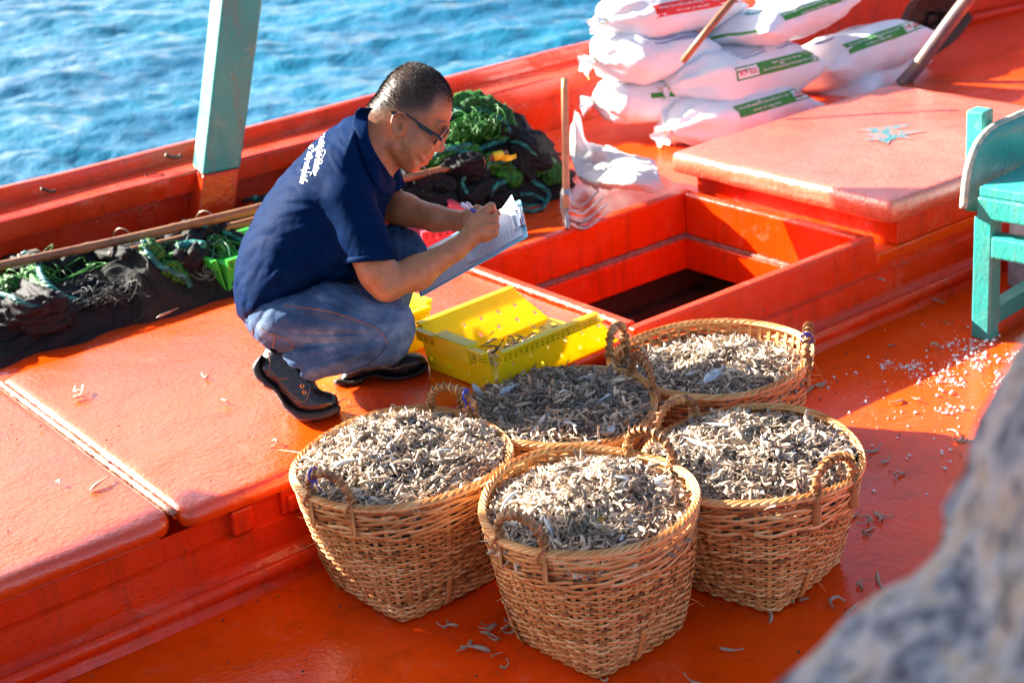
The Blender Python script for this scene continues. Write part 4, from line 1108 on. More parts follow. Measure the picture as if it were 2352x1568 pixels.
V = [(1000.5 + x * ax_[0] * 1 + y * ay_[0], 315.8 + x * ax_[1] + y * ay_[1], -76.5 - 2) for x, y, z in tV]
obj('lettering', warp(V), tF, simple('orange print', (0.9, 0.15, 0.02), 0.5, 0.1, 50, 0), gl, False)

# ---- polo shirt
SH = [(846, 262), (826, 262), (800, 266), (768, 286), (722, 322), (684, 360), (645, 404), (604, 456), (575, 505), (553, 560), (538, 610), (531, 655), (531, 695), (540, 730), (562, 748), (590, 752), (640, 735), (690, 705), (740, 678), (800, 668), (842, 640), (868, 590), (880, 530), (886, 480), (905, 445), (908, 418), (896, 400), (885, 375), (866, 330), (852, 290)]
def wrinkles(U, V, W):
    # soft radiating folds from the armpit to the hem, stronger low on the back
    a = np.arctan2(V - 470, U - 830); r = np.hypot(V - 470, U - 830)
    f = 4.6 * ridged(a * 3.2 + 0.4, r / 260, W / 120, 2) * np.clip((r - 60) / 160, 0, 1)
    f += 3.0 * fbm(U / 60, V / 75, W / 60, 3) * np.clip((V - 420) / 200, 0.15, 1)
    low = np.clip((V - 600) / 80, 0, 1) * np.clip((700 - U) / 120, 0, 1)
    f += 6.0 * low * ridged((U + V) / 95, (U - V) / 260, W / 90, 2)
    return f
def shirt_f(U, V, W):
    pl = SH
    d = inflate(U, V, W, pl, 178, 105, 6, 0.02, -0.03, 4, 2.1)
    # shoulders
    d = smin(d, cap(U, V, W, (828, 385, 30, 60), (792, 452, -128, 58)), 34)
    # near sleeve
    sl = cap(U, V, W, (793, 455, -138, 63), (846, 585, -160, 62))
    sl = smax(sl, (V - 603) * 0.985 + (U - 840) * 0.08 + 0.0, 3)
    d = smin(d, sl, 10)
    # crease where sleeve meets body
    # far sleeve
    s2 = cap(U, V, W, (858, 372, 110, 58), (884, 432, 112, 48)); s2 = smax(s2, (V - 452) * 0.9 + (U - 900) * 0.25, 3)
    d = smin(d, s2, 12)
    d = d + wrinkles(U, V, W) * np.clip((d + 40) / 40, 0, 1)
    # neck opening, open hem underneath and sleeve hollow
    d = smax(d, -cap(U, V, W, (858, 300, 0, 52), (900, 330, 0, 60)), 4)
    d = smax(d, -cap(U, V, W, (836, 560, -162, 50), (858, 640, -164, 54)), 3)
    d = smax(d, -cap(U, V, W, (890, 430, 112, 38), (905, 500, 108, 42)), 3)
    return d
V, Q = sdf_mesh(shirt_f, (505, 940, 235, 775, -240, 215), 3.0)
shV, shQ = V, Q
sh = obj('polo_shirt', warp(V), Q, M['shirt'], man, True)
sh_bvh = bvh_of(warp(V), Q)
def strip_on(name, pts, w, h, mat, parent, bv, off=2.0, uv_bvh=None):
    pass
# ribbed sleeve band
bd = []
for k in range(40):
    an = k / 40 * 2 * math.pi; c = np.array([845, 600, -161.0]); bd.append(c + np.array([math.cos(an) * 60.5, -0.08 * math.cos(an) * 60.5 , math.sin(an) * 60.5]))
Vs = []
for dz, rr_ in ((-13, 1.02), (-12, 1.045), (-1, 1.045), (1, 1.0), (-1, 0.94), (-12, 0.94)):
    for p in bd: q = np.array([845, 600, -161.0]) + (p - np.array([845, 600, -161.0])) * rr_; Vs.append((q[0] + dz * -0.3, q[1] + dz, q[2]))
obj('sleeve_band', warp(Vs), grid_faces(6, 40, True), M['shirt'], sh, True)
# collar: a folded band on the near side of the neck, meeting its other half at the throat
def collar(inner, outer, near=True):
    ci, co = catmull(inner, 6), catmull(outer, 6); n = min(len(ci), len(co)); ci = ci[np.linspace(0, len(ci) - 1, n).astype(int)]; co = co[np.linspace(0, len(co) - 1, n).astype(int)]; V = []
    hb = bvh_of(warp(headV), headQ)
    wi, wo = [], []
    for k in range(n):
        for (p, bv, lst, dflt) in ((ci[k], hb, wi, -50), (co[k], sh_bvh, wo, -90)):
            dr = Vector(nrm(ray(p[0], p[1]))); h = bv.ray_cast(Vector(CAM), dr, 10)
            lst.append((float(-(CR.T @ (np.array(h[0]) - CAM))[2]) - BASE) * PXM if h[0] is not None else (lst[-1] if lst else dflt))
    ker = np.ones(7) / 7; wi = np.convolve(np.pad(wi, 3, 'edge'), ker, 'valid'); wo = np.convolve(np.pad(wo, 3, 'edge'), ker, 'valid')
    for k in range(n):
        for t, lift in ((0, -2), (0.0, -9), (.12, -14), (.35, -15), (.65, -13), (.92, -9), (1.0, -5), (1.0, 3)):
            q = ci[k] * (1 - t) + co[k] * t; V.append((q[0], q[1], min(wi[k], wo[k] + 14) * (1 - t) + wo[k] * t + lift))
    return V, grid_faces(n, 8)
cv, cf = collar([(858, 248), (848, 262), (845, 285), (849, 320), (865, 362), (878, 398), (897, 436)], [(826, 247), (814, 262), (810, 292), (829, 349), (849, 402), (874, 442), (897, 446)])
obj('collar', warp(cv), cf, M['shirt'], sh, True)
# lettering across the shoulder blades
M['print'] = simple('white shirt print', (0.85, 0.85, 0.88), 0.6, 0.05, 50, 0)
def script_line(s, p0, p1, size, curve=0.0, flip=False, name='lettering'):
    """text from pixel p0 to p1, laid on the shirt along the line of sight"""
    tV, tF = text_mesh(s, 1.0, 0.35, 0.022, 0.92, 'LEFT'); x0, x1 = tV[:, 0].min(), tV[:, 0].max()
    p0, p1 = np.array(p0, float), np.array(p1, float); d = (p1 - p0); L_ = np.linalg.norm(d); d /= L_; up = np.array([-d[1], d[0]]) * -1
    bm_ = bmesh.new(); vs = [bm_.verts.new(v) for v in tV]; 
    for f in tF:
        try: bm_.faces.new([vs[i] for i in f])
        except ValueError: pass
    bmesh.ops.triangulate(bm_, faces=bm_.faces[:]); bm_.verts.index_update()
    tF2 = [tuple(v.index for v in f.verts) for f in bm_.faces]; bm_.free()
    out = []; ok = []
    for x, y, z in tV:
        t = (x - x0) / (x1 - x0); q = p0 + d * t * L_ - up * -y * size + up * curve * math.sin(t * math.pi)
        dr = Vector(nrm(ray(q[0], q[1]))); h = sh_bvh.ray_cast(Vector(CAM), dr, 10)
        if h[0] is None: out.append(tuple(CAM + np.array(dr) * 3.6)); ok.append(False)
        else: out.append(tuple(h[0] - dr * 0.0016)); ok.append(True)
    F2 = [f for f in tF2 if all(ok[i] for i in f)]
    if F2: obj(name, np.array(out), F2, M['print'], sh, False)
script_line('trao thân yêu thương', (745, 296), (722, 404), 19)
script_line('gửi từng sản phẩm', (718, 330), (693, 422), 18)
def flourish(pts, r=0.0011):
    c = catmull(pts, 6); out = []
    for (u, v) in c:
        dr = Vector(nrm(ray(u, v))); h = sh_bvh.ray_cast(Vector(CAM), dr, 10)
        if h[0] is not None: out.append(tuple(h[0] - dr * 0.0012))
    if len(out) > 3: Vt, Ft = tube(out, r, 5, flat=1.0); obj('lettering', Vt, Ft, M['print'], sh)
flourish([(741, 350), (741, 345), (746, 345), (747, 352), (741, 363), (733, 370), (733, 376), (739, 376), (741, 370), (733, 366)])
flourish([(712, 404), (716, 399), (711, 396), (703, 396), (699, 398)])
flourish([(733, 331), (730, 336), (726, 341), (724, 346), (728, 346), (731, 341)])

# ---- jeans
def jeans_f(U, V, W):
    d = ell(U, V, W, (636, 728, 0), (88, 78, 160), 25)
    d = smin(d, cap(U, V, W, (648, 742, -92, 76), (770, 722, -112, 80)), 26)
    d = smin(d, cap(U, V, W, (770, 722, -112, 78), (884, 748, -120, 71)), 22)        # near thigh to knee
    shin = cap(U, V, W, (876, 775, -116, 68), (712, 830, -102, 54))
    shin = smin(shin, cap(U, V, W, (725, 824, -102, 54), (684, 842, -98, 52)), 12)
    d = smin(d, shin, 7)
    # far leg: knee higher, shin down to the far boot
    f = cap(U, V, W, (648, 700, 92, 78), (905, 580, 104, 66)); f = smin(f, cap(U, V, W, (905, 580, 104, 70), (916, 584, 104, 66)), 14)
    f = smin(f, cap(U, V, W, (916, 590, 104, 62), (868, 765, 118, 50)), 12); f = smin(f, cap(U, V, W, (868, 765, 118, 50), (850, 815, 118, 46)), 8)
    d = smin(d, f, 14)
    a = np.arctan2(V - 770, U - 930); r = np.hypot(V - 770, U - 930)
    fold = 11.0 * ridged(a * 4.2, r / 330, W / 200 + 3, 2) * np.clip((r - 30) / 150, 0, 1) * np.exp(-((r - 150) / 150) ** 2)
    fold += 8.5 * ridged((U + 0.8 * V) / 85 + 2, (V - 0.6 * U) / 300, W / 160, 2) * np.clip((820 - U) / 160, 0, 1)
    fold += 2.2 * fbm(U / 40, V / 40, W / 40, 3)
    d = d + fold * np.clip((d + 40) / 40, 0, 1)
    # deep crease behind the knee between thigh and calf
    cr = cap(U, V, W, (640, 806, -150, 4), (770, 792, -196, 5)); cr = np.minimum(cr, cap(U, V, W, (770, 792, -196, 5), (850, 768, -196, 3)))
    d = smax(d, -cr, 9)
    # hem cut over the near boot and hollow cuff
    nx, ny = -0.77, 0.63                     # hem normal
    k = (U - 690) * nx + (V - 872) * ny
    hem = np.where((V > 800) & (W < 0), k * 0.9, -99)
    d = smax(d, hem, 3)
    d = smax(d, -(cap(U, V, W, (700, 835, -98, 40), (655, 880, -98, 48))), 3)
    return d
def dens(V):
    u, v, w = V[:, 0], V[:, 1], V[:, 2]
    t = 0.45 + 0.22 * np.exp(-(((u - 900) / 60) ** 2 + ((v - 735) / 45) ** 2)) + 0.25 * fbm(u / 90, v / 50, w / 90, 3)
    return np.clip(t, 0, 1)
V, Q = sdf_mesh(jeans_f, (520, 1000, 490, 905, -215, 215), 3.0)
jV = V; jn = obj('jeans', warp(V), Q, M['denim'], man, True, dens(V)); jb = bvh_of(warp(V), Q)
def seam(name, pts, mat=None, r=0.0011, parent=None, bv=None, off=0.0012, dash=False):
    c = catmull(pts, 8); run = []
    for (u, v) in c:
        dr = Vector(nrm(ray(u, v))); h = (bv or jb).ray_cast(Vector(CAM), dr, 10)
        if h[0] is not None: run.append(np.array(h[0] - dr * off))
    if len(run) < 4: return
    Vt, Ft = tube(run, r, 5); obj(name, Vt, Ft, mat or M['stitch'], parent or jn)
for pts in ([(652, 700), (700, 707), (760, 716), (825, 738), (862, 752), (884, 775), (888, 790)], [(888, 790), (872, 815), (840, 838), (790, 858), (740, 880)], [(598, 752), (618, 766), (640, 772), (665, 782), (676, 800)], [(632, 765), (628, 790), (624, 810)], [(676, 800), (650, 806), (624, 811)], [(573, 762), (566, 780)], [(581, 758), (574, 784)]):
    seam('seam', pts, M['stitch'] if pts[0][0] != 888 else M['denim'], 0.0012)

# ---- boots
def boot(name, poly, sole, w0, hw, shear, extra=None):
    root = empty(name, tuple(wp(poly[0][0], poly[0][1], w0))); root.parent = man; root.location = Vector(wp(poly[0][0], poly[0][1], w0)) - man.location
    us = [p[0] for p in poly + sole]; vs = [p[1] for p in poly + sole]; b = (min(us) - 12, max(us) + 12, min(vs) - 12, max(vs) + 12, w0 - hw - 45, w0 + hw + 45)
    f = lambda U, V, W: (smin(inflate(U, V, W - shear * (U - poly[0][0]), poly, hw, 34, w0, 0, 0, 4, 2.2), extra(U, V, W), 8) if extra else inflate(U, V, W - shear * (U - poly[0][0]), poly, hw, 34, w0, 0, 0, 4, 2.2)) + 0.8 * fbm(U / 14, V / 14, W / 14, 2)
    V_, Q_ = sdf_mesh(f, b, 2.4); up = obj('upper', warp(V_), Q_, M['leather'], root, True)
    tread = lambda U, V, W: 1.5 * np.sign(np.sin(U / 3.2))
    g = lambda U, V, W: inflate(U, V, W - shear * (U - poly[0][0]), sole, hw + 4, 14, w0, 0, 0, 4, 5.0)
    V_, Q_ = sdf_mesh(g, b, 2.2); so = obj('sole', warp(V_), Q_, M['rubber'], root, True)
    return root, bvh_of(*(lambda q: (warp(q[0]), q[1]))(sdf_mesh(f, b, 3.0)))
c4 = lambda p: (545.5 + p[0] / 4.55, 660.3 + p[1] / 4.55)
bR = [c4(p) for p in ((350, 580), (245, 700), (180, 800), (190, 905), (280, 1000), (390, 1075), (475, 1190), (555, 1285), (690, 1345), (880, 1345), (1030, 1285), (1062, 1220), (1035, 1135), (960, 1085), (880, 1065), (830, 1010), (800, 930), (720, 800), (600, 650))]
sR = [c4(p) for p in ((262, 700), (200, 745), (150, 830), (160, 900), (195, 960), (245, 1000), (265, 1030), (330, 1068), (370, 1085), (430, 1170), (480, 1260), (560, 1330), (650, 1390), (850, 1392), (990, 1350), (1075, 1290), (1070, 1225), (1010, 1235), (880, 1280), (700, 1290), (590, 1250), (500, 1180), (430, 1060), (340, 980), (255, 890), (235, 790))]
shR, bbR = boot('boot', bR, sR, -62, 42, -0.10)
bL = [c4(p) for p in ((1080, 900), (1060, 1000), (1200, 1000), (1320, 960), (1500, 925), (1620, 945), (1780, 935), (1920, 875), (1980, 800), (1960, 730), (1900, 685), (1800, 670), (1690, 690), (1600, 740), (1480, 700), (1300, 700), (1150, 780))]
sL = [c4(p) for p in ((1050, 950), (1000, 985), (1060, 1030), (1180, 1025), (1310, 1000), (1330, 955), (1430, 935), (1560, 970), (1720, 970), (1870, 930), (1975, 870), (1995, 820), (1980, 770), (1930, 840), (1800, 905), (1600, 925), (1440, 900), (1300, 930), (1180, 970))]
shL, bbL = boot('boot', bL, sL, 128, 42, 0.02)
for (root_, bv_, lines) in ((shR, bbR, ([(618, 815), (620, 840), (612, 865)], [(622, 850), (640, 868), (662, 868)], [(640, 885), (670, 905), (693, 922), (705, 915), (712, 890)], [(642, 893), (668, 912), (690, 927)])), (shL, bbL, ([(880, 843), (912, 836), (912, 822)],))):
    for ln_ in lines: seam('stitching', ln_, M['stitch'], 0.0009, root_, bv_, 0.0006)
for (u, v) in ((694, 886), (699, 900)):
    dr = Vector(nrm(ray(u, v))); h = bbR.ray_cast(Vector(CAM), dr, 10)
    if h[0] is not None:
        c = np.array(h[0] - dr * 0.001); Vt, Ft = tube([c + 0.0042 * (math.cos(t) * VX * 0 + math.cos(t) * np.array([VX[1], -VX[0], 0]) + math.sin(t) * np.array([0, 0, 1.0])) for t in np.linspace(0, 6.28, 12)], 0.0014, 5); obj('eyelet', Vt, Ft, M['brass'], shR)
V_, F_ = tube(catmull([wp(u, v, w) for u, v, w in ((694, 886, -108), (708, 884, -104), (722, 893, -90), (712, 902, -104), (699, 900, -108))], 6), 0.0016, 5); obj('lace', V_, F_, M['rubber'], shR)

# ================================================================== clipboard and pen
cbx = empty('clipboard', wp(1090, 570, -40), 0, 'light blue clipboard with printed forms held under the pen of the man', 'clipboard')
K = dict(nr=np.array((1213.6, 544.4, -112.)), fr=np.array((1196, 459, 98.)), nl=np.array((965.5, 683.7, -72.)), fl=np.array((947, 589, 138.)))
def bp(s, t, h=0.0):
    """s 0..1 from the clip end to the lower end, t 0 near .. 1 far, h above the board in px"""
    a = K['nr'] * (1 - s) + K['nl'] * s; b = K['fr'] * (1 - s) + K['fl'] * s; p = a * (1 - t) + b * t
    nb = np.cross(K['nl'] - K['nr'], K['fr'] - K['nr']); nb /= np.linalg.norm(nb)
    if nb[2] > 0: nb = -nb
    return p + nb * h
def board_poly(s0, s1, t0, t1, rc, n=5):
    pts = []
    for (cs, ct, a0) in ((s1 - rc, t1 - rc * 1.2, 0), (s0 + rc, t1 - rc * 1.2, 90), (s0 + rc, t0 + rc * 1.2, 180), (s1 - rc, t0 + rc * 1.2, 270)):
        for k in range(n + 1): a = R(a0 + 90 * k / n); pts.append((cs + rc * math.cos(a), ct + rc * 1.2 * math.sin(a)))
    return pts
def slab(name, pts, h0, h1, mat, parent, warpf=bp):
    n = len(pts); V = [warpf(s, t, h0) for s, t in pts] + [warpf(s, t, h1) for s, t in pts]
    return obj(name, warp(V), [tuple(range(n)), tuple(range(2 * n - 1, n - 1, -1))] + [(i, n + i, n + (i + 1) % n, (i + 1) % n) for i in range(n)], mat, parent, False)
M['board'] = simple('sky blue plastic board', (0.12, 0.50, 0.66), 0.25, 0.1, 20, 0.1)
M['paper'] = simple('white paper', (0.72, 0.74, 0.82), 0.6, 0.04, 20, 0.15, 0.0008)
M['ink'] = simple('grey printed ink', (0.10, 0.10, 0.16), 0.6, 0.1, 50, 0)
M['steel'] = simple('polished steel', (0.55, 0.57, 0.62), 0.22, 0.2, 60, 0.1, metallic=1.0)
slab('board', board_poly(0, 1, 0, 1, 0.03), 0, 2.0, M['board'], cbx)
slab('paper', board_poly(0.03, 0.985, 0.04, 0.95, 0.004, 1), 2.3, 3.0, M['paper'], cbx)
def sheet_curl(s, t, h=0.0): return bp(s, t, h + 16 * max(0, (s - 0.40) / 0.16) ** 2 * (1 - 0.5 * t))
ns_, nt_ = 24, 8; V = []
for i in range(ns_):
    for j in range(nt_):
        s = 0.035 + (0.53 - 0.035) * i / (ns_ - 1); t = 0.05 + 0.90 * j / (nt_ - 1); lift = 7 + 10 * max(0, (s - .38) / .15) ** 2 * (1 - t) + 18 * max(0, (0.16 - s) / .12) * max(0, (t - .55) / .4) ** 2
        V.append(bp(s, t, lift if s > .1 else 5 + (lift - 5)))
pg = obj('paper', warp(V), grid_faces(ns_, nt_), M['paper'], cbx, True)
def line(mb, s0, t0, s1, t1, w=0.7, lift=None):
    n = 8; a = []
    for k in range(n + 1):
        s = s0 + (s1 - s0) * k / n; t = t0 + (t1 - t0) * k / n
        h = 3.3 if lift is None else 7.5 + 10 * max(0, (s - .38) / .15) ** 2 * (1 - t) + 18 * max(0, (0.16 - s) / .12) * max(0, (t - .55) / .4) ** 2
        a.append(bp(s, t, h))
    a = np.array(a); d = a[-1] - a[0]; nb = bp(0, 0, 1) - bp(0, 0, 0); sd2 = np.cross(d, nb); sd2 = sd2 / np.linalg.norm(sd2) * w / 2
    V = np.concatenate([a - sd2, a + sd2]); mb.add(warp(V), [(k, k + 1, n + 2 + k, n + 1 + k) for k in range(n)])
mb = MB()
for k in range(10): line(mb, 0.56 + 0.036 * k, 0.10, 0.56 + 0.036 * k, 0.52 + .1 * (k % 3 == 0), .6)
line(mb, 0.55, 0.10, 0.97, 0.10); line(mb, 0.55, 0.30, 0.90, 0.30); line(mb, 0.55, .66, .95, .66, .6); line(mb, .935, .10, .935, .66, 1.4)
for k in range(9): line(mb, 0.57 + .035 * k, 0.55, 0.57 + .035 * k, 0.64, 1.1)
mb.build('printed_form', M['ink'], cbx)
mb = MB()
for k in range(12): line(mb, 0.16 + 0.028 * k, 0.10, 0.16 + 0.028 * k, 0.50, .6, 1)
line(mb, .15, .10, .48, .10, .6, 1); line(mb, .15, .50, .48, .50, .6, 1); line(mb, .15, .28, .48, .28, .5, 1); line(mb, .09, .10, .09, .84, .6, 1); line(mb, .12, .10, .12, .84, .6, 1)
for k in range(5): line(mb, .09, .14 + .14 * k, .15, .14 + .14 * k, .6, 1)
for k in range(4): line(mb, .055 + .013 * k, .2 + .05 * k, .055 + .013 * k, .62, 1.0, 1)
mb.build('printed_form', M['ink'], pg)
# clip
cl = empty('clip', wp(*bp(.03, .5, 8))); cl.parent = cbx; cl.location = Vector(wp(*bp(.03, .5, 8))) - cbx.location
q = [bp(.015, .30, 8), bp(.015, .72, 8)]; Vt, Ft = tube(warp(q), 0.0065, 10, flat=0.8); obj('clip_bar', Vt, Ft, M['steel'], cl)
slab('clip_plate', [(.01, .28), (.055, .28), (.055, .74), (.01, .74)], 8, 10, M['steel'], cl)
c5 = lambda p: (947.4 + p[0] / 6.067, 430.7 + p[1] / 6.067)
def on_board(u, v, h=12):
    # intersect the pixel with the board plane, raised by h
    a, b, c = bp(0, 0, h), bp(1, 0, h), bp(0, 1, h)
    Mx = np.array([[b[0] - a[0], c[0] - a[0]], [b[1] - a[1], c[1] - a[1]]]); st = np.linalg.solve(Mx, np.array([u - a[0], v - a[1]])); return a + (b - a) * st[0] + (c - a) * st[1]
wire = [on_board(*c5(p)) for p in ((1480, 315), (1450, 315), (1395, 365), (1390, 440), (1400, 470), (1430, 575), (1445, 580), (1500, 530), (1545, 515))]
Vt, Ft = tube(warp(catmull(wire, 4)), 0.0016, 6); obj('clip_wire', Vt, Ft, M['steel'], cl)
# pen
pn = empty('pen', wp(1070, 470, -96), 0, 'blue ballpoint pen in the writing hand of the man', 'pen')
M['penblue'] = simple('translucent blue plastic', (0.03, 0.06, 0.42), 0.15, 0.2, 30, 0, coat=0.5); M['penclear'] = simple('clear plastic cap', (0.55, 0.62, 0.78), 0.1, 0.1, 30, 0, coat=0.5)
pa_, pb_ = np.array((1060, 468.5, -118.)), np.array((1133, 510.0, -76.)); pd_ = pb_ - pa_
Vt, Ft = tube(warp([pa_ + pd_ * t for t in (0.1, .5, .9)]), 0.0046, 10); obj('barrel', Vt, Ft, M['penblue'], pn)
Vt, Ft = tube(warp([pa_, pa_ + pd_ * .03, pa_ + pd_ * .26]), [0.0048, 0.0056, 0.0056], 10); obj('cap', Vt, Ft, M['penclear'], pn)
Vt, Ft = tube(warp([pa_ + pd_ * .9, pa_ + pd_ * 1.0]), [0.0042, 0.0008], 8); obj('tip', Vt, Ft, M['steel'], pn)
Vt, Ft = tube(warp([pa_ + pd_ * .10 + (4, -8, -3), pa_ + pd_ * .20 + (5, -8, -3), pa_ + pd_ * .30 + (2, -4, -2)]), 0.0022, 6); obj('pen_clip', Vt, Ft, M['penclear'], pn)

# ================================================================== nets, ropes, poles on the side deck
def net_mat(name, c1, c2, scale, rough=0.75, holes=0.0, bs=1.0):
    m, nt, N, L, b = nodes_of(name)
    pos = geo_pos(nt)
    n1 = noise(nt, 9, 5, 0.6, pos); cc = mix(nt, ramp(nt, n1, [(0.35, 0), (0.65, 1)]), c1, c2); ws = []
    for rz_ in (45, -45):                                                       # two families of threads crossing into diamonds
        mp = N.new('ShaderNodeMapping'); mp.inputs['Rotation'].default_value = (R(28), R(rz_ * .6), R(rz_)); L.new(pos, mp.inputs['Vector'])
        w = N.new('ShaderNodeTexWave'); w.inputs['Scale'].default_value = scale * .42; w.inputs['Distortion'].default_value = 0.7; w.inputs['Detail'].default_value = 2; w.inputs['Detail Scale'].default_value = .35; L.new(mp.outputs[0], w.inputs['Vector']); ws.append(w.outputs['Fac'])
    kn = ramp(nt, math_(nt, 'MAXIMUM', *ws), [(0.55, 1.0), (0.9, 0.0)])
    L.new(mix(nt, kn, cc, tuple(x * .15 for x in c2)), b.inputs['Base Color'])
    b.inputs['Roughness'].default_value = rough; b.inputs['Specular IOR Level'].default_value = 0.35
    p = bump(nt, b, kn, -bs, 0.004); bump(nt, b, noise(nt, 60, 4, 0.7, pos), 0.6, 0.006, p)
    return m
M['net_black'] = net_mat('black net', (0.0025, 0.003, 0.005), (0.008, 0.009, 0.012), 105)
M['net_grey'] = net_mat('faded black mesh', (0.026, 0.030, 0.023), (0.009, 0.010, 0.009), 170, 0.85)
M['net_green'] = net_mat('bright green net', (0.035, 0.25, 0.012), (0.010, 0.085, 0.010), 95, 0.6)
M['net_dark'] = net_mat('blue black net', (0.006, 0.010, 0.022), (0.014, 0.016, 0.02), 150)
M['rope'] = vcol('teal twisted rope', 0.5, [(0.0, (0.002, 0.045, 0.045)), (0.5, (0.006, 0.13, 0.12)), (1.0, (0.03, 0.28, 0.24))], bscale=150, bstr=0.6, bdist=0.002)
M['fibre_tan'] = simple('tan rope', (0.42, 0.28, 0.20), 0.7, 0.3, 90, 0.6)
M['pole'] = simple('weathered bamboo pole', (0.30, 0.14, 0.06), 0.38, 0.4, 14, 0.3, 0.002, alt=(0.16, 0.06, 0.03))
M['mono'] = simple('pale green filament', (0.20, 0.42, 0.36), 0.35, 0.3, 60, 0)
M['green_plastic'] = simple('lime green plastic', (0.05, 0.55, 0.06), 0.35, 0.1, 20, 0.1)
M['yellow_plastic'] = simple('yellow crate plastic', (0.95, 0.80, 0.006), 0.32, 0.10, 25, 0.2, 0.001, coat=0.2)
def translucent(m, col, f):
    nt = m.node_tree; b = nt.nodes['Principled BSDF']; out = nt.nodes['Material Output']; t = nt.nodes.new('ShaderNodeBsdfTranslucent'); t.inputs[0].default_value = (*col, 1)
    mx = nt.nodes.new('ShaderNodeMixShader'); mx.inputs[0].default_value = f; nt.links.new(b.outputs[0], mx.inputs[1]); nt.links.new(t.outputs[0], mx.inputs[2]); nt.links.new(mx.outputs[0], out.inputs['Surface'])
translucent(M['yellow_plastic'], (0.95, 0.70, 0.01), 0.35)
M['pink_plastic'] = simple('pink plastic', (0.80, 0.10, 0.14), 0.35, 0.1, 20, 0.1)
M['wood'] = simple('worn wooden handle', (0.58, 0.30, 0.14), 0.4, 0.35, 25, 0.2, alt=(0.42, 0.18, 0.08))
M['galv'] = simple('worn bare steel', (0.55, 0.50, 0.48), 0.35, 0.4, 50, 0.3, 0.001, metallic=0.8)
M['rust'] = simple('rusty brown iron', (0.10, 0.035, 0.022), 0.6, 0.5, 30, 0.5, 0.002)
M['whitecloth'] = simple('thin white plastic sheet', (0.80, 0.78, 0.78), 0.55, 0.06, 20, 0.2, 0.002)

def G(u, v): return P(u, v, -0.035)
def mound(name, pts, h, mat, label, seed=0, n=110, fold=0.03, fs=9.0, edge=0.10, cat='fishing net', group='fishing nets piled along the bulwark', flow=(1.0, 0.2), pw=0.5):
    """heap of cloth or net over the outline pts (xy), folded by ridged noise"""
    poly = catmull([(p[0], p[1]) for p in pts], 6, True); x0, y0 = poly.min(0) - 0.03; x1, y1 = poly.max(0) + 0.03
    st = max((x1 - x0), (y1 - y0)) / n; xs = np.arange(x0, x1, st); ys = np.arange(y0, y1, st)
    X, Y = np.meshgrid(xs, ys, indexing='ij')
    wx = X + 0.05 * fbm(X * 5 + seed, Y * 5, 1, 2); wy = Y + 0.05 * fbm(X * 5, Y * 5 + seed, 7, 2)
    d = -poly2(wx, wy, poly); q = np.clip(d / edge, 0, 1)
    dm = max(d.max(), 1e-6); prof = np.clip(d / dm, 0, 1) ** pw
    a = X * flow[0] + Y * flow[1]; b = -X * flow[1] + Y * flow[0]
    wq = 0.8 * fbm(X * 6, Y * 6, seed + 8, 2); f = ridged(a * fs * 0.22 + seed, b * fs * 1.1 + wq, seed, 3) ; f2 = fbm(X * 40, Y * 40, seed, 2)
    f3 = ridged(a * fs * .5 + seed, b * fs * 2.6 + wq * 2, seed + 4, 2)
    Z = -0.045 + q ** 0.6 * (0.02 + h * prof + fold * f * (0.35 + 0.65 * prof) + fold * .35 * f3 + 0.0015 * f2 + h * 0.22 * fbm(X * 6, Y * 6, seed + 3, 2) * prof)
    Z = np.where(d > 0, np.maximum(Z, -0.033), -0.045)
    # sideways crumple so the folds overhang
    gx = fold * 0.5 * pnoise(X * fs * 1.6, Y * fs * 1.6, seed + 2) * q; gy = fold * 0.5 * pnoise(X * fs * 1.6 + 9, Y * fs * 1.6, seed + 5) * q
    idx = (d > -st * 1.2); V = np.stack([(X + gx).ravel(), (Y + gy).ravel(), Z.ravel()], 1); F = grid_faces(*X.shape)[:, ::-1]
    m_ = idx.ravel(); F = F[m_[F].all(1)]; used = np.unique(F); mp = -np.ones(len(V), int); mp[used] = np.arange(len(used))
    o = obj(name, V[used], mp[F], mat, None, True)
    tag(o, label, cat, group); return o, bvh_of(V[used], mp[F])
translucent(M['whitecloth'], (.8, .8, .8), .35)
def gp(*uv, z=-0.035): return [P(u, v, z)[:2] for u, v in uv]
bvhs = []
# left side: dark net under the cap, black heap, folded grey mesh, heap at the picture edge
def M_(name, pts, h, mat, label, **k):
    o, b = mound(name, pts, h, mat, label, **k); bvhs.append(b); return o
M_('fishing_net', [(1.0, 4.25), (1.3, 4.50), (2.0, 4.56), (3.0, 4.58), (3.5, 4.50), (3.2, 4.32), (2.6, 4.30), (2.0, 4.28), (1.5, 4.22), (1.1, 4.1)], 0.07, M['net_dark'], 'blue black net stuffed along the foot of the bulwark beneath the teal post', seed=1, n=260, fold=0.03, fs=7, flow=(1, 0))
M_('fishing_net', [(0.95, 4.02), (1.2, 3.99), (1.45, 3.99), (1.62, 4.02), (1.66, 4.14), (1.45, 4.30), (1.2, 4.32), (0.95, 4.3)], 0.06, M['net_black'], 'crumpled black net bundle at the left picture edge', seed=2, n=150, fold=0.035, fs=15)
M_('fishing_net', [(1.50, 4.06), (1.62, 3.98), (1.85, 4.00), (2.02, 4.04), (2.10, 4.12), (2.08, 4.24), (1.9, 4.34), (1.62, 4.30), (1.48, 4.2)], 0.105, M['net_grey'], 'folded faded grey mesh net lying over the bamboo poles at left', seed=3, n=230, fold=0.026, fs=9, flow=(.5, -.9), pw=.42)
M_('fishing_net', [(2.02, 4.06), (2.2, 4.02), (2.45, 4.04), (2.6, 4.12), (2.7, 4.3), (2.5, 4.42), (2.2, 4.40), (2.0, 4.25)], 0.035, M['net_black'], 'black net between the grey mesh net and the green crate', seed=4, n=150, fold=0.032, fs=14)
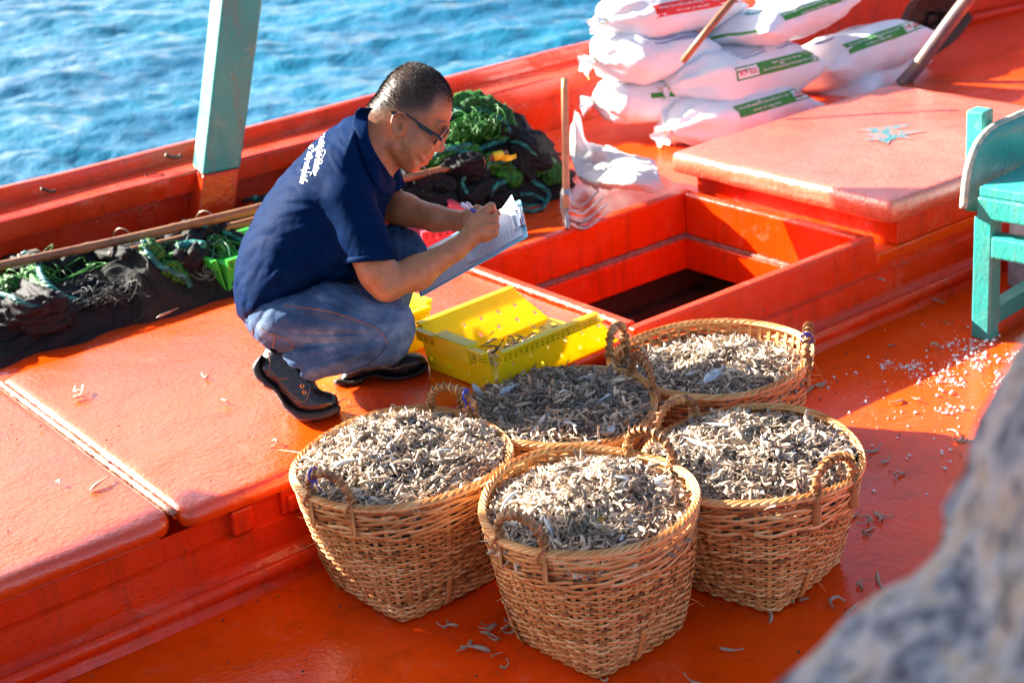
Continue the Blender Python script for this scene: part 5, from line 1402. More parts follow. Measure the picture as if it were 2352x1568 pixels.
# right side: the large pile behind the man's head
M_('fishing_net', [(2.50, 4.10), (2.70, 3.98), (2.95, 3.92), (3.12, 3.96), (3.22, 4.06), (3.30, 4.22), (3.26, 4.42), (3.1, 4.54), (2.9, 4.56), (2.6, 4.46), (2.45, 4.3)], 0.21, M['net_black'], 'large pile of black net behind the head and forearm of the man', seed=5, n=240, fold=0.05, fs=10, pw=.55)
def on_net(u, v, z0=0.1):
    dr = Vector(nrm(ray(u, v))); best = None
    for b in bvhs:
        h = b.ray_cast(Vector(CAM), dr, 12)
        if h[0] is not None and (best is None or h[3] < best[1]): best = (h[0], h[3])
    if best is None: return G(u, v)
    return np.array(best[0])
def net_roll(name, uv, r, mat, label, lift=0.35, cat='net bundle', group='green net bundles', seed=0, nn=18):
    """a bulging roll of gathered net lying on the pile along pixel points"""
    r = r * .78; c = catmull([on_net(u, v) + np.array([0, 0, r * lift]) for u, v in uv], 12); m_ = len(c)
    V, F = tube(c, [r * (0.35 + 0.75 * math.sin(math.pi * min(max((i + .5) / m_, .02), .98)) ** .5) for i in range(m_)], nn * 2, flat=1.0)
    V = np.array(V); nn2 = V - np.repeat(c, nn * 2, 0); L_ = np.linalg.norm(nn2, axis=1)[:, None]; nn2 /= np.maximum(L_, 1e-6)
    k = 0.34 * r * ridged(V[:, 0] * 42, V[:, 1] * 42, V[:, 2] * 42 + seed, 3) + 0.0045 * np.abs(np.sin(V[:, 0] * 260)) * np.abs(np.sin(V[:, 1] * 260 + V[:, 2] * 260))
    th_ = np.tile(np.arange(nn * 2) * math.pi / nn, m_); sa_ = np.repeat(np.arange(m_) / m_, nn * 2); rr_ = np.minimum(L_[:, 0], r)
    k = k * .6 + 0.20 * rr_ * np.sin(th_ * 5 + sa_ * 9 + seed) + 0.10 * rr_ * np.sin(th_ * 9 - sa_ * 14)      # gathered pleats twisting along the roll
    o = obj(name, V + nn2 * k[:, None], F, mat, None, True); tag(o, label, cat, group); bvhs.append(bvh_of(V, F)); return o
net_roll('net_bundle', [(1030, 300), (1060, 262), (1110, 262), (1150, 290), (1170, 330)], 0.050, M['net_green'], 'bright green net bundle crowning the top of the big pile', seed=1)
net_roll('net_bundle', [(1025, 325), (1060, 318), (1100, 305), (1135, 300)], 0.048, M['net_green'], 'fat bright green net roll just right of the glasses', seed=2)
net_roll('net_bundle', [(985, 385), (1020, 365), (1060, 352), (1100, 350)], 0.026, M['net_green'], 'thin green net roll beside the chin of the man', seed=3)
net_roll('net_bundle', [(1105, 380), (1140, 388), (1170, 410), (1180, 440)], 0.040, M['net_green'], 'green net roll inside the teal rope loops, above the clipboard', seed=4)
net_roll('net_bundle', [(1200, 400), (1235, 385), (1262, 398), (1275, 430)], 0.036, M['net_green'], 'green net bundle at the right end of the big pile by the fork', seed=5)
net_roll('net_bundle', [(1190, 310), (1210, 335), (1235, 360)], 0.025, M['net_green'], 'dark green net strip down the right slope of the big pile', seed=6)
net_roll('net_bundle', [(45, 620), (70, 635), (95, 665), (120, 690)], 0.026, M['net_green'], 'green net strand beside teal rope, left of the grey mesh net', seed=7)
net_roll('net_bundle', [(330, 575), (350, 585), (370, 605)], 0.030, M['net_green'], 'green net tuft just right of the top of the grey mesh net', seed=8)
net_roll('net_bundle', [(370, 620), (400, 628), (430, 650)], 0.026, M['net_green'], 'green net tuft between the grey mesh net and the filament tangle', seed=9)
net_roll('net_bundle', [(385, 600), (415, 592), (440, 585)], 0.018, M['net_green'], 'small green net tuft under the bamboo poles', seed=10)
net_roll('net_bundle', [(480, 560), (510, 575), (528, 600)], 0.030, M['net_green'], 'green net tuft directly above the lime green crate', seed=11)
net_roll('net_bundle', [(0, 640), (25, 655), (50, 660)], 0.02, M['net_green'], 'dull green net tuft at the left picture edge', seed=12)
for i, (uv, r, lab) in enumerate((([(950, 430), (985, 425), (1020, 430), (1040, 450)], .035, 'black net roll just above the writing forearm'), ([(1080, 470), (1100, 445), (1140, 440), (1160, 460)], .032, 'black net coil beside the top of the clipboard'), ([(1060, 395), (1090, 400), (1120, 395)], .03, 'grey sheened black net roll under the short bamboo pole'),
                               ([(20, 715), (70, 720), (130, 715), (170, 740)], .035, 'black net roll on the deck at the lower left'), ([(400, 590), (430, 610), (455, 590), (470, 570)], .03, 'black net twist above the filament tangle'), ([(1200, 360), (1230, 375), (1265, 375)], .03, 'black net fold near the dark rope end'))):
    net_roll('net_roll', uv, r, M['net_black'], lab, group='black net rolls', seed=20 + i)
for i, (uv, r) in enumerate((([(1010, 395), (1040, 385), (1080, 380), (1110, 372)], .03), ([(1175, 345), (1200, 380), (1215, 420)], .035), ([(1150, 300), (1190, 320), (1220, 350), (1245, 390)], .03), ([(930, 460), (965, 450), (1010, 470), (1050, 462)], .03), ([(1120, 455), (1150, 465), (1190, 450)], .03), ([(1040, 270), (1035, 290), (1060, 300)], .03),
                               ([(5, 600), (50, 615), (110, 610), (140, 640)], .03), ([(0, 655), (60, 670), (110, 700), (150, 700)], .03), ([(0, 745), (50, 738), (110, 748), (165, 735)], .035), ([(140, 630), (170, 600), (230, 585), (300, 590)], .028), ([(430, 570), (470, 545), (520, 520)], .03), ([(20, 700), (60, 715), (120, 705)], .03))):
    net_roll('net_roll', uv, r, M['net_black'] if i != 9 else M['net_grey'], 'twisted roll of gathered dark net among the piles', group='dark net rolls among the piles', seed=40 + i)

def rope(name, uv, r, label, mat=None, lift=1.0, cat='rope', group='teal ropes on the nets', strands=3, extra=None, wpts=None):
    r = r * .85; c = catmull([on_net(u, v) + np.array([0, 0, r * lift + (extra or 0)]) for u, v in uv] if wpts is None else wpts, 10)
    # resample evenly
    s = np.concatenate([[0], np.cumsum(np.linalg.norm(np.diff(c, axis=0), axis=1))]); n = int(s[-1] / 0.006) + 4; t = np.linspace(0, s[-1], n)
    c = np.stack([np.interp(t, s, c[:, k]) for k in range(3)], 1); k = np.ones(5) / 5
    for a in range(3): c[2:-2, a] = np.convolve(c[:, a], k, 'valid')
    tg = np.gradient(c, axis=0); tg /= np.linalg.norm(tg, axis=1)[:, None]; up = np.array([.1, .2, 1.0]); a1 = np.cross(tg, up); a1 /= np.linalg.norm(a1, axis=1)[:, None]; a2 = np.cross(a1, tg)
    mb = MB()
    for q in range(strands):
        ph = t / (r * 5.5) * 2 * math.pi / 1.2 + q * 2 * math.pi / strands
        mb.tube(c + r * 0.5 * (np.cos(ph)[:, None] * a1 + np.sin(ph)[:, None] * a2), r * 0.58, 6, tone=0.25 + 0.5 * (q % 2) + .1 * q)
    o = mb.build(name, mat or M['rope'], None, True, True); return tag(o, label, cat, group)
rope('rope', [(1045, 262), (1080, 258), (1120, 265), (1155, 285), (1172, 310), (1155, 330), (1120, 340), (1090, 355), (1040, 352), (1015, 340)], .011, 'thick teal rope looping round the top of the big net pile')
rope('rope', [(985, 372), (1010, 355), (1045, 345), (1080, 338)], .010, 'teal rope laid beside the chin of the man')
rope('rope', [(1170, 330), (1200, 335), (1230, 360), (1255, 400)], .008, 'teal rope running down the right slope of the big pile')
rope('rope', [(1112, 410), (1120, 385), (1150, 378), (1190, 395), (1230, 425), (1262, 450), (1250, 475), (1215, 480), (1180, 470)], .010, 'long teal rope curving down to the right above the clipboard')
rope('rope', [(1125, 455), (1140, 432), (1165, 420), (1180, 416)], .010, 'short bright teal rope end above the clipboard')
rope('rope', [(1180, 455), (1215, 450), (1245, 462), (1250, 480), (1220, 490), (1190, 484)], .008, 'lower teal rope coil right of the clipboard top')
rope('rope', [(1075, 450), (1062, 425), (1075, 405), (1100, 398)], .008, 'teal rope loop half sunk in black net left of the clipboard')
rope('rope', [(55, 590), (85, 600), (95, 640), (120, 670), (160, 695), (205, 700)], .012, 'teal rope crossing the net left of the grey mesh')
rope('rope', [(120, 598), (135, 580), (160, 575), (175, 590)], .010, 'teal rope loop at the knot on the poles')
rope('rope', [(0, 680), (30, 690), (60, 705), (110, 715)], .009, 'teal rope in the black bundle at the left picture edge')
rope('rope', [(330, 560), (350, 600), (380, 625), (420, 640), (440, 665)], .011, 'teal rope falling over the right side of the grey mesh')
rope('rope', [(470, 495), (500, 480), (540, 472), (590, 460)], .010, 'teal rope under the arm side of the teal post')
rope('rope', [(470, 530), (485, 515), (520, 540), (560, 560)], .010, 'teal rope between the poles and the lime green crate')
rope('rope', [(410, 575), (440, 568), (470, 572)], .014, 'frayed bright teal rope end in the black net', strands=5)
rope('rope', [(1245, 355), (1270, 356), (1300, 358), (1330, 356)], .006, 'thin dark rope leading past the fork handle', mat=M['net_black'], group='thin dark ropes')
rope('rope', [(1262, 400), (1285, 392), (1292, 375)], .006, 'dark rope stub behind the fork handle', mat=M['net_black'], group='thin dark ropes')

# filament tangle: loops of thin line
def tangle(c, sx, sy, sz, n, r, mat, label, seed):
    rs = np.random.default_rng(seed); mb = MB()
    pts = [np.array(c)]
    for k in range(n):
        a = rs.random() * 6.28; q = np.array(c) + rs.normal(size=3) * (sx, sy, sz * .5) * .55 + (0, 0, sz * .5); q[2] = max(q[2], -0.03)
        rad = 0.015 + 0.03 * rs.random(); axis = rs.normal(size=3); axis /= np.linalg.norm(axis); u_ = np.cross(axis, [0, 0, 1.0]); u_ /= np.linalg.norm(u_); w_ = np.cross(axis, u_)
        for t in np.linspace(0, 5.2, 9): p_ = q + rad * (math.cos(t + a) * u_ + math.sin(t + a) * w_); p_[2] = max(p_[2], -.031); pts.append(p_)
    mb.tube(catmull(pts, 3), r, 4)
    return tag(mb.build('filament_tangle', mat, None, True), label, 'net tangle')
tangle(P(478, 632, .0), .07, .07, .07, 190, .0011, M['mono'], 'pale green filament net tangle against the lime green crate', 3)
tangle(P(430, 668, -.03), .06, .04, .012, 60, .0008, M['mono'], 'thin clear filament loops spread on the wet deck', 4)

M['strand'] = simple('dark net twine', (0.012, 0.015, 0.015), 0.6, 0.4, 60, 0)
tangle(P(90, 700, .02), .22, .05, .03, 90, .0014, M['strand'], 'loose loops of dark twine over the black bundle at the left edge', 11)
tangle(P(260, 690, .03), .14, .04, .03, 45, .0012, M['strand'], 'loose loops of dark twine over the faded grey mesh net', 12)
tangle(P(430, 610, .03), .14, .05, .03, 60, .0014, M['strand'], 'loose loops of dark twine beside the lime green crate', 13)
M['gstrand'] = simple('green net twine', (0.03, 0.22, 0.015), 0.5, 0.4, 60, 0)
tangle(P(1090, 300, .22), .13, .06, .04, 80, .0018, M['gstrand'], 'loose green twine loops on top of the big net pile', 15)
tangle(P(440, 600, .05), .12, .05, .03, 90, .0018, M['gstrand'], 'loose green twine loops above the filament tangle', 16)
tangle(P(70, 660, .05), .12, .05, .03, 90, .0018, M['gstrand'], 'loose green twine loops at the left picture edge', 17)

# bamboo poles
def pole(name, a, b, r0, r1, label, mat=None, knots=6, group='bamboo poles across the nets', cat='bamboo pole'):
    a, b = np.array(a), np.array(b); n = 60; t = np.linspace(0, 1, n); L_ = np.linalg.norm(b - a)
    rr = r0 + (r1 - r0) * t; kn = (t * knots) % 1.0; rr = rr * (1 + 0.10 * np.exp(-((kn - .5) / .035) ** 2)); c = a + (b - a) * t[:, None]; c[:, 2] -= 0.006 * np.sin(t * math.pi) * L_
    V, F = tube(c, rr, 12); return tag(obj(name, V, F, mat or M['pole'], None, True), label, cat, group)
pole('bamboo_pole', P(-60, 622, 0.135), P(640, 468, 0.165), .0130, .0155, 'longest brown bamboo pole crossing behind the man to the left edge', knots=7)
pole('bamboo_pole', P(250, 586, 0.105), P(640, 492, 0.13), .011, .013, 'second paler bamboo pole just under the longest one', knots=5)
pole('bamboo_pole', P(860, 425, 0.12), P(1166, 352, 0.15), .0135, .0120, 'brown bamboo pole with yellow tape at its tip behind the chin', knots=4)
M['tape'] = simple('yellow tape', (0.90, 0.68, 0.02), 0.35, 0.1, 20, 0.1)
def pole_ring(u, v, z, r, mat, label, tilt=0.5, name='metal_ring', rt=.0022, cat='ring', group='wire rings on the poles'):
    c = P(u, v, z); V, F = tube([c + r * (math.cos(t) * np.array([0, 0, 1.0]) + math.sin(t) * nrm([tilt, -.9, 0])) for t in np.linspace(0, 2 * math.pi, 26, endpoint=False)], rt, 6, True)
    return tag(obj(name, V, F, mat, None, True), label, cat, group)
M['ringm'] = simple('pale rusty wire', (0.50, 0.34, 0.24), 0.35, 0.4, 60, 0.2, metallic=0.6)
pole_ring(283, 549, .095, .034, M['ringm'], 'wire ring round both bamboo poles above the grey mesh net')
pole_ring(474, 510, .10, .036, M['ringm'], 'wire ring on the poles left of the man under the teal post')
pole_ring(316, 568, .07, .022, M['ringm'], 'small wire ring hanging just right of the poles over the grey net')
pole_ring(968, 402, .125, .030, M['ringm'], 'pale ring on the bamboo pole below the chin', name='metal_ring')
pole_ring(1095, 372, .145, .030, M['ringm'], 'thin ring on the taped bamboo pole near its yellow tape', rt=.0014)
c = P(1147, 357, .150); d_ = P(1166, 352, .15) - P(860, 425, .12); d_ /= np.linalg.norm(d_)
tb = empty('yellow_tape', c, 0, 'yellow tape tied round the tip of the taped bamboo pole', 'tape')
V, F = tube([c - d_ * .02, c + d_ * .012], .0155, 12); obj('wrap', V, F, M['tape'], tb)
V = []
for k in range(8):
    t = k / 7; p = P(1150 + 36 * t, 364 - 8 * t + 5 * math.sin(t * 3), .14); V += [p + np.array([0, 0, .010 + .004 * math.sin(t * 5)]), p - np.array([0, 0, .008])]
obj('tail', V, [(2 * k, 2 * k + 1, 2 * k + 3, 2 * k + 2) for k in range(7)], M['tape'], tb)
# knotted tan cord round the pole
kc = P(75, 597, .10); pts = [kc + .026 * np.array([math.sin(t * 2) * 1.3, math.cos(t * 3), .8 * math.sin(t * 3 + 1)]) for t in np.linspace(0, 6.28, 30)]
rope('cord_knot', None, .0062, 'tan cord knotted round the longest bamboo pole at left', M['fibre_tan'], group='cords', cat='cord', wpts=pts)
# loose shell and bits
def shell_(u, v, label, s=.02):
    c = P(u, v, -.02); th = np.linspace(0, 6.28, 16, endpoint=False); V = [c + (0, 0, .006)] + [c + s * (math.cos(t) * nrm([1, .5, .6]) * 1.3 + math.sin(t) * nrm([0, -.5, .5]) * .55) for t in th]
    tag(obj('shell', V, [(0, i + 1, (i + 1) % 16 + 1) for i in range(16)], M['whitecloth']), label, 'shell')
shell_(190, 738, 'pale mussel shell at the foot of the grey mesh net')
# bits on the bulwark cap
def bit(name, uv, z, r, mat, label, cat, hgt=.006):
    c = catmull([ptd(u, v, z) for u, v in uv], 5); V, F = tube(c, r, 6); return tag(obj(name, V, F, mat, None, True), label, cat, None)
bit('rusty_hook', [(94, 434), (104, 436), (112, 440), (122, 440), (128, 438)], 4.63, .006, M['rust'], 'rusty hook lying on the bulwark cap at left', 'hook')
bit('rusty_chain', [(380, 356), (395, 362), (412, 361), (416, 355)], 4.68, .007, M['rust'], 'rusty metal bar against the bulwark lip just left of the teal post', 'metal bar')
bit('wire_loop', [(334, 404), (345, 401), (372, 400), (376, 403), (345, 406), (334, 404)], 4.60, .002, M['rust'], 'thin wire loop lying on the cap near the teal post', 'wire')
# ================================================================== crates
def crate(name, c, L_, W_, H_, rz, mat, label, cut=False, rimn=3, taper=0.02, rolled=None, group=None, tilt=None):
    root = empty(name, c, 0, label, 'crate', group)
    Rz = Matrix.Rotation(rz, 4, 'Z') if tilt is None else Matrix.Rotation(rz, 4, 'Z') @ Matrix.Rotation(tilt[0], 4, 'X') @ Matrix.Rotation(tilt[1], 4, 'Y')
    def T(v): return tuple(Vector(c) + (Rz @ Vector(v)))
    tk = .004; l, w = L_ / 2, W_ / 2
    def panel(nm, a, b, z0=0.0, holes=2, slant=(0, 0), h1=None):
        """wall from a to b (xy) with rows of square holes; slant moves the upper corners along the wall"""
        a, b = np.array(a), np.array(b); Lw = np.linalg.norm(b - a); d = (b - a) / Lw; nrm2 = np.array([d[1], -d[0]]); nx = max(6, int(Lw / .011)); nz = 9; mb = MB(); H2 = h1 or H_
        def pt(i, k, s):
            t = i / nx; z = z0 + (H2 - z0) * k / nz; x0s = slant[0] * (z / H2); x1s = -slant[1] * (z / H2)
            p = a + d * (x0s + (Lw - x0s + x1s) * t); off = taper * z / H2; q = p + nrm2 * (off + s); return T((q[0], q[1], z))
        hole = lambda i, k: (k in (2, 5)) and (i % 6 == (1 if k == 2 else 4)) and 0 < i < nx - 1
        V = [pt(i, k, s) for s in (0, tk) for i in range(nx + 1) for k in range(nz + 1)]; o2 = (nx + 1) * (nz + 1); ix = lambda i, k, s: s * o2 + i * (nz + 1) + k; F = []
        for i in range(nx):
            for k in range(nz):
                if hole(i, k):
                    for (e, f) in (((i, k), (i + 1, k)), ((i + 1, k), (i + 1, k + 1)), ((i + 1, k + 1), (i, k + 1)), ((i, k + 1), (i, k))): F.append((ix(*e, 0), ix(*f, 0), ix(*f, 1), ix(*e, 1)))
                    continue
                F.append((ix(i, k, 0), ix(i, k + 1, 0), ix(i + 1, k + 1, 0), ix(i + 1, k, 0))); F.append((ix(i, k, 1), ix(i + 1, k, 1), ix(i + 1, k + 1, 1), ix(i, k + 1, 1)))
        for i in range(nx): F.append((ix(i, 0, 0), ix(i + 1, 0, 0), ix(i + 1, 0, 1), ix(i, 0, 1))); F.append((ix(i, nz, 1), ix(i + 1, nz, 1), ix(i + 1, nz, 0), ix(i, nz, 0)))
        for k in range(nz): F.append((ix(0, k, 1), ix(0, k + 1, 1), ix(0, k + 1, 0), ix(0, k, 0))); F.append((ix(nx, k, 0), ix(nx, k + 1, 0), ix(nx, k + 1, 1), ix(nx, k, 1)))
        o = obj(nm, V, F, mat, root, False)
        # stacked rim ribs
        for j in range(rimn + 1):
            z = H2 - j * .0085; f = z / H2; x0s = slant[0] * f; x1s = -slant[1] * f; p0 = a + d * (x0s - tk); p1 = b + d * (x1s + tk); m_ = MB(); off = taper * f + tk
            A = np.array(T((*(p0 + nrm2 * (off + .006)), z))); B = np.array(T((*(p1 + nrm2 * (off + .006)), z))); m_.bar(A, B, .013 if j else .016, .0028 if j else .005); ob = m_.build('rim_rib', mat, o)
        m_ = MB()
        for i in range(0, nx + 1, 2):
            q0 = a + d * (slant[0] + (Lw - slant[0] - slant[1]) * i / nx); A = np.array(T((*(q0 + nrm2 * (taper + tk + .005)), H2 - .002))); B = np.array(T((*(q0 + nrm2 * (taper + tk + .005)), H2 - rimn * .0085))); m_.bar(A, B, .0025, .008, up=(1, 0, 0))
            if i % 4 == 0: m_.build('rim_web', mat, o); m_ = MB()
        return o
    e = .0
    if cut:
        panel('side', (-l, -w), (l, -w), slant=(0, cut)); panel('side', (l, w), (-l, w), slant=(cut, 0)); panel('end', (-l, w), (-l, -w))
    else:
        for a, b, nm in (((-l, -w), (l, -w), 'side'), ((l, -w), (l, w), 'end'), ((l, w), (-l, w), 'side'), ((-l, w), (-l, -w), 'end')): panel(nm, a, b)
    mb = MB(); mb.hexa([T(v) for v in ((-l, -w, 0), (l, -w, 0), (l, w, 0), (-l, w, 0), (-l, -w, tk), (l, -w, tk), (l, w, tk), (-l, w, tk))]); mb.build('base', mat, root)
    return root, T
cA, TA = crate('plastic_crate', (2.100, 2.885, 0.004), 0.40, 0.250, 0.112, R(4), M['yellow_plastic'], 'yellow crate cut open at one end, a little fish inside', cut=0.10, group='yellow plastic crates by the boots')
# grip on the end of the open crate
mb = MB(); mb.hexa([TA(v) for v in ((-.236, -.075, .070), (-.206, -.075, .070), (-.206, .055, .070), (-.236, .055, .070), (-.240, -.075, .119), (-.200, -.075, .119), (-.200, .055, .119), (-.240, .055, .119))]); bevel(mb.build('grip', M['yellow_plastic'], cA), .004)
cB, TB = crate('plastic_crate', (1.845, 3.235, 0.004), 0.22, 0.23, 0.115, R(4), M['yellow_plastic'], 'yellow crate half hidden behind the near knee of the man', group='yellow plastic crates by the boots')
mb = MB(); mb.hexa([TB(v) for v in ((-.105, -.11, .075), (.105, -.11, .075), (.105, .11, .075), (-.105, .11, .075), (-.10, -.105, .100), (.105, -.105, .094), (.10, .105, .104), (-.10, .105, .092))]); bevel(mb.build('liner', M['whitecloth'], cB), .01, 3)
# fish left in the open crate
rs = np.random.default_rng(9); n = 130; pos = np.array([TA((-.02 + .075 * rs.normal() * .8, -.01 + .045 * rs.normal(), .012 + .024 * rs.random())) for _ in range(n)])
V, F, T_ = scatter_mesh(pos, rot_frames(np.tile([0, 0, 1.0], (n, 1)), n, rs, .45), .7 + .5 * rs.random(n), rs, np.clip(.5 + .2 * rs.normal(size=n), .1, .95))
tag(obj('fish_remains', V, F, M['fish'], None, True, T_), 'small heap of brownish fish in the open yellow crate', 'fish heap', None, 'stuff')
cG, TG = crate('plastic_crate', P(560, 640, -.03), 0.20, 0.16, 0.11, R(2), M['green_plastic'], 'lime green crate peeping out left of the back of the man', group=None)
mb = MB(); mb.hexa([TG(v) for v in ((-.095, -.078, .01), (.095, -.078, .01), (.095, .078, .01), (-.095, .078, .01), (-.10, -.088, .094), (.10, -.088, .094), (.10, .088, .094), (-.10, .088, .094))]); bevel(mb.build('block', M['green_plastic'], cG), .006)
# pink basket behind the forearms
cP, TP = crate('plastic_crate', P(990, 545, -.03), 0.17, 0.25, 0.075, R(-12), M['pink_plastic'], 'pink plastic basket behind the forearms of the man', group=None)
# ================================================================== fork, cloth
fk = empty('garden_fork', P(1300, 522, 0.0), 0, 'four tined fork standing upright beside the open hatch, wooden handle', 'fork')
fb = P(1300, 524, -.02); dep = float(np.dot(CR.T @ (fb - CAM), [0, 0, -1]))
ftop = Dp(1297, 180, dep - .02); fmid = Dp(1300, 440, dep)
V, F = tube([fmid + (ftop - fmid) * t for t in np.linspace(-.30, 1, 14)], [.0115] * 8 + [.0112] * 5 + [.0105], 12); obj('handle', V, F, M['wood'], fk)
V, F = tube([fmid + (0, 0, .01), fmid - (0, 0, .06), Dp(1302, 505, dep)], [.0145, .0142, .010], 12); obj('socket', V, F, M['galv'], fk)
hd_ = [Dp(1290, 470, dep), Dp(1293, 500, dep), Dp(1303, 518, dep), Dp(1318, 524, dep)]
V, F = tube(catmull([Dp(1290, 440, dep + .012), Dp(1291, 480, dep + .01), Dp(1300, 512, dep), Dp(1308, 524, dep - .01)], 6), .007, 8, flat=.6); obj('frame', V, F, M['galv'], fk)
for (a, b) in (((1303, 470), (1375, 437)), ((1303, 485), (1383, 455)), ((1303, 502), (1392, 470)), ((1306, 516), (1398, 488))):
    k = (a[1] - 470) / 46; dz = dep + .05 - .09 * k
    p0 = P(a[0], a[1] + 6, .02); p1 = P(b[0], b[1], .035); pm_ = (p0 + p1) / 2 - (0, 0, .022)
    V, F = tube(catmull([p0 + (0, 0, .012), p0 * .75 + p1 * .25 - (0, 0, .016), pm_, p1], 6), np.linspace(0.0080, .0030, 19), 7); obj('tine', V, F, M['galv'], fk)
q0, q1 = P(1300, 470, .035), P(1303, 524, .03); V, F = tube([q0, (q0 + q1) / 2, q1], .0075, 8); obj('crossbar', V, F, M['galv'], fk)
# crumpled white plastic sheet: a standing corner and a spread skirt
sp_ = [[(1322, 265), (1335, 285), (1345, 330), (1370, 345), (1400, 345)], [(1312, 300), (1325, 330), (1350, 352), (1395, 355), (1440, 365)], [(1310, 330), (1322, 372), (1370, 378), (1420, 378), (1495, 372)], [(1312, 370), (1330, 405), (1385, 405), (1450, 400), (1508, 385)], [(1325, 400), (1350, 428), (1410, 435), (1470, 430), (1515, 415)], [(1345, 418), (1380, 438), (1430, 445), (1490, 450), (1527, 445)]]
zz_ = [[.22, .17, .10, .07, .03], [.16, .13, .07, .06, .03], [.10, .05, .03, .07, .04], [.05, .03, .06, .08, .05], [.01, .02, .05, .06, .05], [-.02, -.01, .01, .02, .01]]
gridp = np.array([[P(u, v, z) for (u, v), z in zip(r_, z_)] for r_, z_ in zip(sp_, zz_)]); 
rows_ = np.stack([catmull(gridp[i], 9) for i in range(6)]); allp = np.stack([catmull(rows_[:, j], 8) for j in range(rows_.shape[1])], 1); sh_ = allp.shape
pp = allp.reshape(-1, 3).copy(); pp[:, 2] += .014 * ridged(pp[:, 0] * 9, pp[:, 1] * 15, 2, 3) ; pp[:, 2] = np.maximum(pp[:, 2], -.030)
o = obj('plastic_sheet', pp, grid_faces(sh_[0], sh_[1]), M['whitecloth']); tag(o, 'crumpled white plastic sheet with one corner standing up behind the fork', 'sheet')
md = o.modifiers.new('thick', 'SOLIDIFY'); md.thickness = .0015

